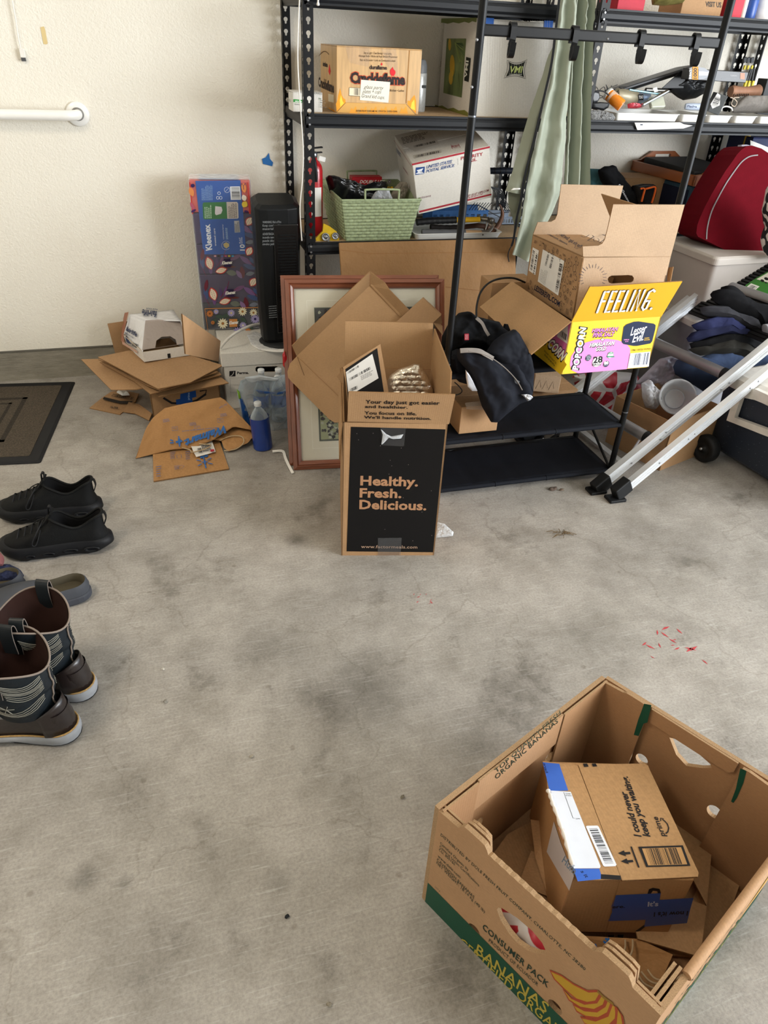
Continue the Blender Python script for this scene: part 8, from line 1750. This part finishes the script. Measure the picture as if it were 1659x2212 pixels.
def boot(name, lab, o, ang, sc=1.0):
    u = V3((math.cos(ang), math.sin(ang), 0)); fr = Fr(o, u, V3((-u.y, u.x, 0)))
    t = thing(name, lab, 'boot', o, 'pair of cowboy boots at the left edge'); S = sc
    H = lambda x: .010*max(0, (x-.02)/.3)
    # heel + sole
    mb = MB(); mb.loft([ring_foot(fr, -.002, .29*S, .0, .98, lift=lambda x: .012*max(0, min(1, (x-.09)/.03))), ring_foot(fr, -.006, .305*S, .006, 1.12, lift=lambda x: .010*max(0, min(1, (x-.09)/.03)))], 0, True, True, False); mb.obj('outsole', SOLD, t)
    MB().loft([ring_foot(fr, -.004, .30*S, .005, 1.08, lift=lambda x: .010*max(0, min(1, (x-.09)/.03))), ring_foot(fr, -.007, .306*S, .018, 1.15), ring_foot(fr, -.006, .305*S, .032, 1.15), ring_foot(fr, -.002, .30*S, .034, 1.05)], 0, True, True, True).obj('midsole', SOLE, t)
    MB().tube(ring_foot(fr, -.002, .30*S, .0355, 1.10)+[ring_foot(fr, -.002, .30*S, .0355, 1.10)[0]], .0022, n=6).obj('welt', WELT, t)
    # leather foot
    R = []
    for z, x0, x1, k in ((.034, .001, .295, 1.0), (.050, .002, .290, 1.02), (.066, .004, .27, 1.0), (.080, .008, .235, .98), (.092, .010, .20, .96)):
        R.append(ring_foot(fr, x0*S, x1*S, z, k))
    MB().loft(R, 0, False, False, True).obj('foot_leather', LTH, t)
    # heel counter, a raised leather cap
    hc_ = MB(); n = 22
    def cpt(a, z, off): 
        x0, k = (.002, 1.02); r_ = .048+off-.10*(z-.034)*.6; lean = .25*(z-.034)
        return fr.at(.054*S+lean*.6-(r_+.004)*math.cos(a)*1.02, (r_*.86)*math.sin(a), z)
    rows = []
    for j, z in enumerate((.036, .06, .085, .105, .12)):
        rows.append([cpt(a, z-(.028*abs(a/1.5)**2 if j == 4 else (.012*abs(a/1.5)**2 if j == 3 else 0)), .0015) for a in [-1.5+3.0*i/n for i in range(n+1)]])
    hc_.loft(rows, 0, closed=False); hc_.obj('heel_counter', LTH, t, solid=.002)
    # shaft
    A0, B0, CX = .060*S, .046*S, .095*S
    def sring(v, inner=0):
        z = .088+(.245-.088)*v; out = []
        a_, b_ = (A0+(.086-.062)*v)-inner, (B0+(.076-.046)*v)-inner; cx = CX+.012*v
        for i in range(48):
            a = 2*math.pi*i/48; w = .0035*math.sin(3*a+9*v)*math.sin(math.pi*v)+.003*math.sin(v*26+2*math.sin(a))*(1-v)*(v > .02)
            zz = z-(.026*abs(math.cos(a))**3*v**3)+.010*abs(math.sin(a))**2*v**3
            out.append(fr.at(cx+(a_+w)*math.cos(a), (b_+w)*math.sin(a), zz))
        return out
    MB().loft([sring(i/18) for i in range(19)], 0, False, False, True).obj('shaft', SHF, t)
    MB().loft([sring(1-i/10, .0035) for i in range(11)]+[[p.lerp(fr.at(CX, 0, .085), .6) for p in sring(0, .0035)]], 0, False, True, True).obj('lining', LIN, t)
    rt = sring(1); MB().tube(rt+[rt[0]], .0024, n=6, cap=False).obj('top_trim', TRIM, t)
    r3 = sring(.96); r4 = sring(.95)
    for sgn in (1, -1):   # pull straps over the sides
        i0 = 12 if sgn > 0 else 36; p0 = sring(1)[i0]; nrm = fr.v*sgn
        pts = spline([p0+nrm*.006+V3((0, 0, -.055)), p0+nrm*.007+V3((0, 0, -.01)), p0+nrm*.002+V3((0, 0, .018)), p0-nrm*.008+V3((0, 0, .012)), p0-nrm*.011+V3((0, 0, -.02)), p0-nrm*.008+V3((0, 0, -.07))], 5)
        MB().strip(pts, fr.u, .030, .003).obj('pull_strap', M('strap_leather', '#1b1f22', .4, var=.1), t)
        for s2 in (-.0145, .0145): MB().tube([p+fr.u*s2 for p in pts], .0012, n=5).obj('strap_edge', TRIM, t)
    # side seams + stitched flames
    def sp(a, v, off=.0012):
        r_ = sring(v); k = (a % (2*math.pi))/(2*math.pi)*48; i = int(k) % 48; f_ = k-int(k); p = r_[i].lerp(r_[(i+1) % 48], f_); c_ = fr.at(CX, 0, p.z); return p+(p-c_).normalized()*off
    for a in (0, math.pi): MB().tube([sp(a, v/14, .002) for v in range(15)], .0022, n=6).obj('seam', TRIM, t)
    mb = MB()
    for side in (math.pi*1.5, math.pi*.5):
        for row, vv in enumerate((.86, .74, .62)):
            for off in (0, .035, .07):
                for sg in (-1, 1):
                    pts = [sp(side+sg*(.15+1.05*k/8), vv-off-.10*math.sin(math.pi*k/8)+.05*k/8, .0014) for k in range(9)]; mb.tube(pts, .0009, n=4)
        for off in (0, .03, .06, .09):
            pts = [sp(side-1.2+2.4*k/12, .34+off-.16*math.sin(math.pi*k/12), .0014) for k in range(13)]; mb.tube(pts, .0009, n=4)
        for k in range(6):
            a = side+.25*math.cos(k*1.047); mb.tube([sp(side, .36, .0015), sp(side+.22*math.cos(k*1.047), .36+.10*math.sin(k*1.047), .0015)], .0010, n=4)
    mb.obj('stitching', STI, t, kind='stuff')
    return t
boot('cowboy_boot', 'nearest worn dark leather cowboy boot with open shaft at the left edge', G(181, 1592).lerp(G(120, 1636), .25)+V3((.004, .022, 0)), math.radians(163), 1.02)
boot('cowboy_boot', 'second cowboy boot standing just behind the nearest one', G(210, 1505)+V3((-.006, .012, 0)), math.radians(157), 1.02)

SNU = M('sneaker_black', '#08090a', .75, var=.2, scale=60, bmp=.4, bscale=260); SNS = M('sneaker_sole', '#131417', .55, var=.06); SNI = M('sneaker_inside', '#08080a', .9)
def sneaker(lab, o, ang):
    u = V3((math.cos(ang), math.sin(ang), 0)); fr = Fr(o, u, V3((-u.y, u.x, 0)))
    t = thing('sneaker', lab, 'shoe', o, 'pair of black sneakers')
    def sl(x0, x1, z, k, w=0): return ring_foot(fr, x0, x1, z, k, 48, lift=lambda x: (.006*math.sin(x*75) if w else 0)+.012*max(0, (x-.22)/.1)**2)
    MB().loft([sl(.016, .285, .002, .92), sl(.0, .302, .010, 1.10, 1), sl(-.016, .308, .028, 1.18, 1), sl(-.014, .304, .044, 1.12), sl(.0, .295, .050, 1.0)], 0, True, True, True).obj('sole', SNS, t)
    for sg in (-1, 1):
        for x, r, h in ((.045, .024, .009), (.105, .022, .007), (.165, .018, .006), (.215, .014, .005)):
            y = sg*(foot(x)*1.17); f2 = Fr(fr.at(x, y, .022), -fr.u if sg > 0 else fr.u, Z3)
            p = circ(0, 0, r, h, 18); q = circ(0, 0, r*.55, h*.5, 18); mb = MB(); P0 = [f2.at(a, b_, .001) for a, b_ in p]; P1 = [f2.at(a, b_, .005) for a, b_ in circ(0, 0, r*.85, h*.8, 18)]; P2 = [f2.at(a, b_, -.002) for a, b_ in q]
            mb.loft([P0, P1, P2], 0, False, False, True); mb.obj('sole_ring', SNS, t); MB().add(P2, [tuple(range(18))]).obj('sole_slot', SNI, t)
    def up(z, x0, x1, k, dip=0, n=48):
        return ring_foot(fr, x0, x1, z, k, n, lift=(lambda x: dip*(math.cos((x-x0)/(x1-x0)*2*math.pi)-.2)) if dip else None)
    MB().loft([up(.038, -.002, .298, 1.0), up(.052, -.004, .294, 1.03), up(.064, .0, .275, .98), up(.075, .004, .245, .92), up(.085, .004, .21, .84, .001), up(.095, .004, .18, .76, .004), up(.106, .004, .158, .70, .012), up(.113, .002, .152, .68, .017)], 0, False, False, True).obj('upper', SNU, t)
    MB().loft([up(.113, .002, .152, .68, .017), up(.108, .009, .146, .60, .015), up(.090, .012, .14, .58, .006), up(.055, .014, .13, .62)], 0, False, True, True).obj('lining', SNI, t)
    c_ = up(.113, .002, .152, .68, .017); MB().tube(c_+[c_[0]], .0042, n=8, cap=False).obj('collar', SNU, t)
    MB().strip(spline([fr.at(.19, 0, .088), fr.at(.165, 0, .108), fr.at(.148, 0, .130), fr.at(.140, 0, .142)], 5), fr.v, .040, .006).obj('tongue', SNU, t)
    MB().strip(spline([fr.at(.146, 0, .128), fr.at(.140, 0, .155), fr.at(.147, 0, .158), fr.at(.150, 0, .135)], 4), fr.v, .014, .002).obj('pull_tab', SNS, t)
    MB().strip(spline([fr.at(.002, 0, .085), fr.at(-.006, 0, .105), fr.at(-.003, 0, .125), fr.at(.006, 0, .122)], 4), fr.v, .012, .003).obj('heel_loop', SNS, t)
    for k in range(5):
        x = .165+.020*k; z = .108-.0068*k; MB().tube(spline([fr.at(x, -.026, z-.010), fr.at(x-.004, 0, z+.005), fr.at(x, .026, z-.010)], 5), .0022, n=6).obj('lace', SNS, t)
    MB().tube(spline([fr.at(.165, .004, .118), fr.at(.185, .040, .095), fr.at(.20, .055, .066), fr.at(.19, .052, .062), fr.at(.175, .03, .098)], 6), .0018, n=6).obj('lace_loop', SNS, t)
    MB().tube(spline([fr.at(.165, -.004, .118), fr.at(.195, -.036, .09), fr.at(.215, -.05, .068)], 6), .0018, n=6).obj('lace_end', SNS, t)
    return t
sneaker('nearer black sneaker with sculpted sole and slotted sides', G(240, 1190)+V3((-.004, .030, 0)), math.radians(176))
sneaker('farther black sneaker with upright tongue tab behind the nearer one', G(217, 1118)+V3((-.004, .035, 0)), math.radians(174))
GS = M('slip_on_grey', '#3f4146', .75, var=.08, bmp=.3, bscale=200); GSS = M('slip_on_sole', '#3a3c42', .7); OLV = M('insole_olive', '#4c4638', .8, var=.1)
def slipon(lab, o, ang, band):
    u = V3((math.cos(ang), math.sin(ang), 0)); fr = Fr(o, u, V3((-u.y, u.x, 0))); t = thing('slip_on_shoe', lab, 'shoe', o, 'pair of grey slip-on shoes')
    MB().loft([ring_foot(fr, .004, .285, .001, 1.0), ring_foot(fr, -.004, .29, .006, 1.14), ring_foot(fr, -.004, .29, .022, 1.14), ring_foot(fr, .0, .286, .026, 1.08)], 0, True, True, False).obj('sole', GSS, t, bevel=.002)
    MB().loft([ring_foot(fr, .0, .284, .025, 1.04), ring_foot(fr, -.002, .282, .040, 1.06), ring_foot(fr, .002, .272, .054, 1.0), ring_foot(fr, .006, .266, .058, .95)], 0, False, False, True).obj('upper_rim', GS, t)
    MB().loft([ring_foot(fr, .006, .266, .058, .95), ring_foot(fr, .010, .262, .050, .88), ring_foot(fr, .014, .258, .034, .86)], 0, False, True, True).obj('insole', OLV, t)
    mb = MB(); rows = []
    for i in range(9):
        x = .125+.15*i/8; rows.append([fr.at(x, foot(x)*1.02*math.cos(a), .05+(.030+.012*math.sin(math.pi*min(1, (i+1)/7)))*math.sin(a)*(1 if i < 7 else .8-.3*(i-6))) for a in [math.pi*k/12 for k in range(13)]])
    mb.loft(rows, 0, closed=False); mb.obj('vamp', GS, t, solid=.003)
    if band:
        zb_ = bpy.data.materials.get('chevron') or bpy.data.materials.new('chevron'); zb_.use_nodes = True; tt = zb_.node_tree
        if len(tt.nodes) < 4:
            bb = tt.nodes['Principled BSDF']; w = node(tt, 'ShaderNodeTexWave', Scale=28.0, Distortion=0.0); w.wave_profile = 'TRI'; vec = coords(tt); w2 = node(tt, 'ShaderNodeTexWave', Scale=30.0); w2.bands_direction = 'Y'; w2.wave_profile = 'TRI'; tt.links.new(vec, w2.inputs['Vector'])
            sx = node(tt, 'ShaderNodeVectorMath', operation='MULTIPLY_ADD'); tt.links.new(w2.outputs[0], sx.inputs[0]); sx.inputs[1].default_value = (.03, .0, .0); tt.links.new(vec, sx.inputs[2]); tt.links.new(sx.outputs[0], w.inputs['Vector']); tt.links.new(ramp(tt, w.outputs[1], [(.45, (.03, .03, .04)), (.55, (.6, .6, .62))]), bb.inputs['Base Color'])
        mb = MB(); rows = [[fr.at(x, foot(x)*1.05*math.cos(a), .052+.046*math.sin(a)) for a in [math.pi*k/12 for k in range(13)]] for x in (.135, .165, .195)]; mb.loft(rows, 0, closed=False); mb.obj('patterned_band', zb_, t, solid=.002)
slipon('right grey slip-on shoe with olive insole behind the boots', G(192, 1292)+V3((.004, .025, 0)), math.radians(196), False)
slipon('left grey slip-on shoe with chevron band partly behind the boot shaft', G(80, 1262)+V3((-.03, .0, 0)), math.radians(200), True)
o = G(40, 1240); FZ = M('navy_fuzz', '#252b45', .95, var=.6, scale=160, bmp=1, bscale=220, bdist=.004)
tag(MB().pillow([G(x, y, .03) for x, y in ((-40, 1235), (0, 1222), (25, 1222), (45, 1232), (52, 1243), (45, 1252), (20, 1256), (-40, 1262))], (0, -.3, 1), .02, .02, lambda p, e: .004*fbm(p, 60)).obj('fleece_slipper', FZ, at=o), 'navy fleece slipper between the sneaker and the grey slip-on', 'slipper')
tag(MB().pillow([G(x, y, .06) for x, y in ((-30, 1190), (0, 1192), (8, 1202), (5, 1218), (-30, 1226))], (0, -.3, 1), .012, .03).obj('pink_shoe', M('dusty_pink', '#7a4c4c', .7), at=G(0, 1205)), 'dusty pink shoe edge at the far left below the sneaker', 'shoe')

# ================================================================== doormat and floor bits
m0, m1 = G(163, 826), G(88, 1001); d = (m0-m1); L = d.length; vv_ = d.normalized(); uu_ = V3((-vv_.y, vv_.x, 0)); mf = Fr(m1, -uu_, vv_)
t = thing('doormat', 'dark brown doormat with black rubber border at the left edge', 'mat', mf.at(-.5, L/2, 0))
def mr(x0, x1, y0, y1, z, r=.01): return [mf.at(a, b_, z) for a, b_ in rrect(x0, x1, y0, y1, r, 3)]
rubber = M('mat_rubber', '#1e1e20', .7, var=.1)
MB().loft([mr(-1.1, 0, 0, L, .0005), mr(-1.1, 0, 0, L, .003), mr(-1.09, -.010, .010, L-.010, .008), mr(-1.06, -.045, .045, L-.045, .008), mr(-1.06, -.045, .045, L-.045, .005)], 0, True, True, False).obj('rubber_border', rubber, t)
CPT = M('mat_carpet', '#4e463c', .95, var=.5, scale=190, bmp=1, bscale=300, bdist=.003); CPD = M('mat_carpet_dark', '#37322b', .95, var=.5, scale=190, bmp=1, bscale=300, bdist=.003)
MB().loft([mr(-1.059, -.046, .046, L-.046, .004), mr(-1.059, -.046, .046, L-.046, .009)], 0, False, True, False).obj('carpet_field', CPT, t)
mb = MB()
for k, w in ((.115, .018), (.165, .012)):
    for x0, x1, y0, y1 in ((-.046-k-w, -.046-k, .046+k, L-.046-k), (-1.0, -.046-k, .046+k, .046+k+w), (-1.0, -.046-k, L-.046-k-w, L-.046-k)): mb.box(mf, x0, x1, y0, y1, .008, .0096)
mb.obj('woven_stripe', CPD, t, kind='stuff')
o = G(1215, 1152); t = thing('dry_grass', 'small dry grass tuft on the floor below the ladder foot', 'debris', o); rnd = random.Random(3); gm_ = M('dry_straw', '#6f5d44', .9, var=.3)
mb = MB()
for k in range(16):
    a = rnd.uniform(0, 6.28); l = rnd.uniform(.015, .05); p = o+V3((rnd.gauss(0, .008), rnd.gauss(0, .004), .002)); mb.tube([p, p+V3((math.cos(a)*l*.5, math.sin(a)*l*.3, .006)), p+V3((math.cos(a)*l, math.sin(a)*l*.5, .002))], .0011, n=4)
mb.obj('grass_blades', gm_, t, kind='stuff')
def leaf(x, y, s, col, lab, name='dry_leaf'):
    o = G(x, y, .003); pts = [o+V3((s*math.cos(a)*rnd.uniform(.6, 1), s*.7*math.sin(a)*rnd.uniform(.6, 1), rnd.uniform(-.002, .004))) for a in [k*.628 for k in range(10)]]
    tag(MB().pillow(pts, (0, 0, 1), .004, .001, rings=4, N=30).obj(name, M(name+col[1:], col, .9, var=.3), at=o), lab, 'debris')
leaf(1195, 1056, .022, '#5a4e46', 'curled dry leaf under the front of the lowest shoe shelf'); leaf(1213, 1059, .012, '#6a5c50', 'small dry leaf piece right of the curled leaf')
leaf(620, 1980, .006, '#26292c', 'tiny dark pebble on the floor at the lower middle', 'pebble'); leaf(543, 1634, .006, '#a79f90', 'tiny pale crumb on the floor left of the middle', 'crumb')
leaf(357, 1516, .007, '#7f7a70', 'small grey crumb on the floor right of the nearest boot', 'crumb'); leaf(352, 1446, .005, '#b5afa2', 'pale speck on the floor right of the second boot', 'crumb'); leaf(870, 1722, .007, '#7d776a', 'olive grey crumb left of the banana carton', 'crumb'); leaf(711, 2170, .006, '#8c8474', 'tan crumb near the bottom middle of the floor', 'crumb')
q = [G(x, y, .004) for x, y in ((940, 1128), (960, 1132), (980, 1150), (978, 1158), (940, 1162))]
tag(MB().pillow(q, (0, 0, 1), .006, .002, lambda p, e: .002*fbm(p, 60)).obj('plastic_scrap', clear('clear_scrap', '#e4e8ec', .3, .08, .8, 60), at=q[0]), 'clear plastic scrap on the floor right of the meal carton', 'scrap')
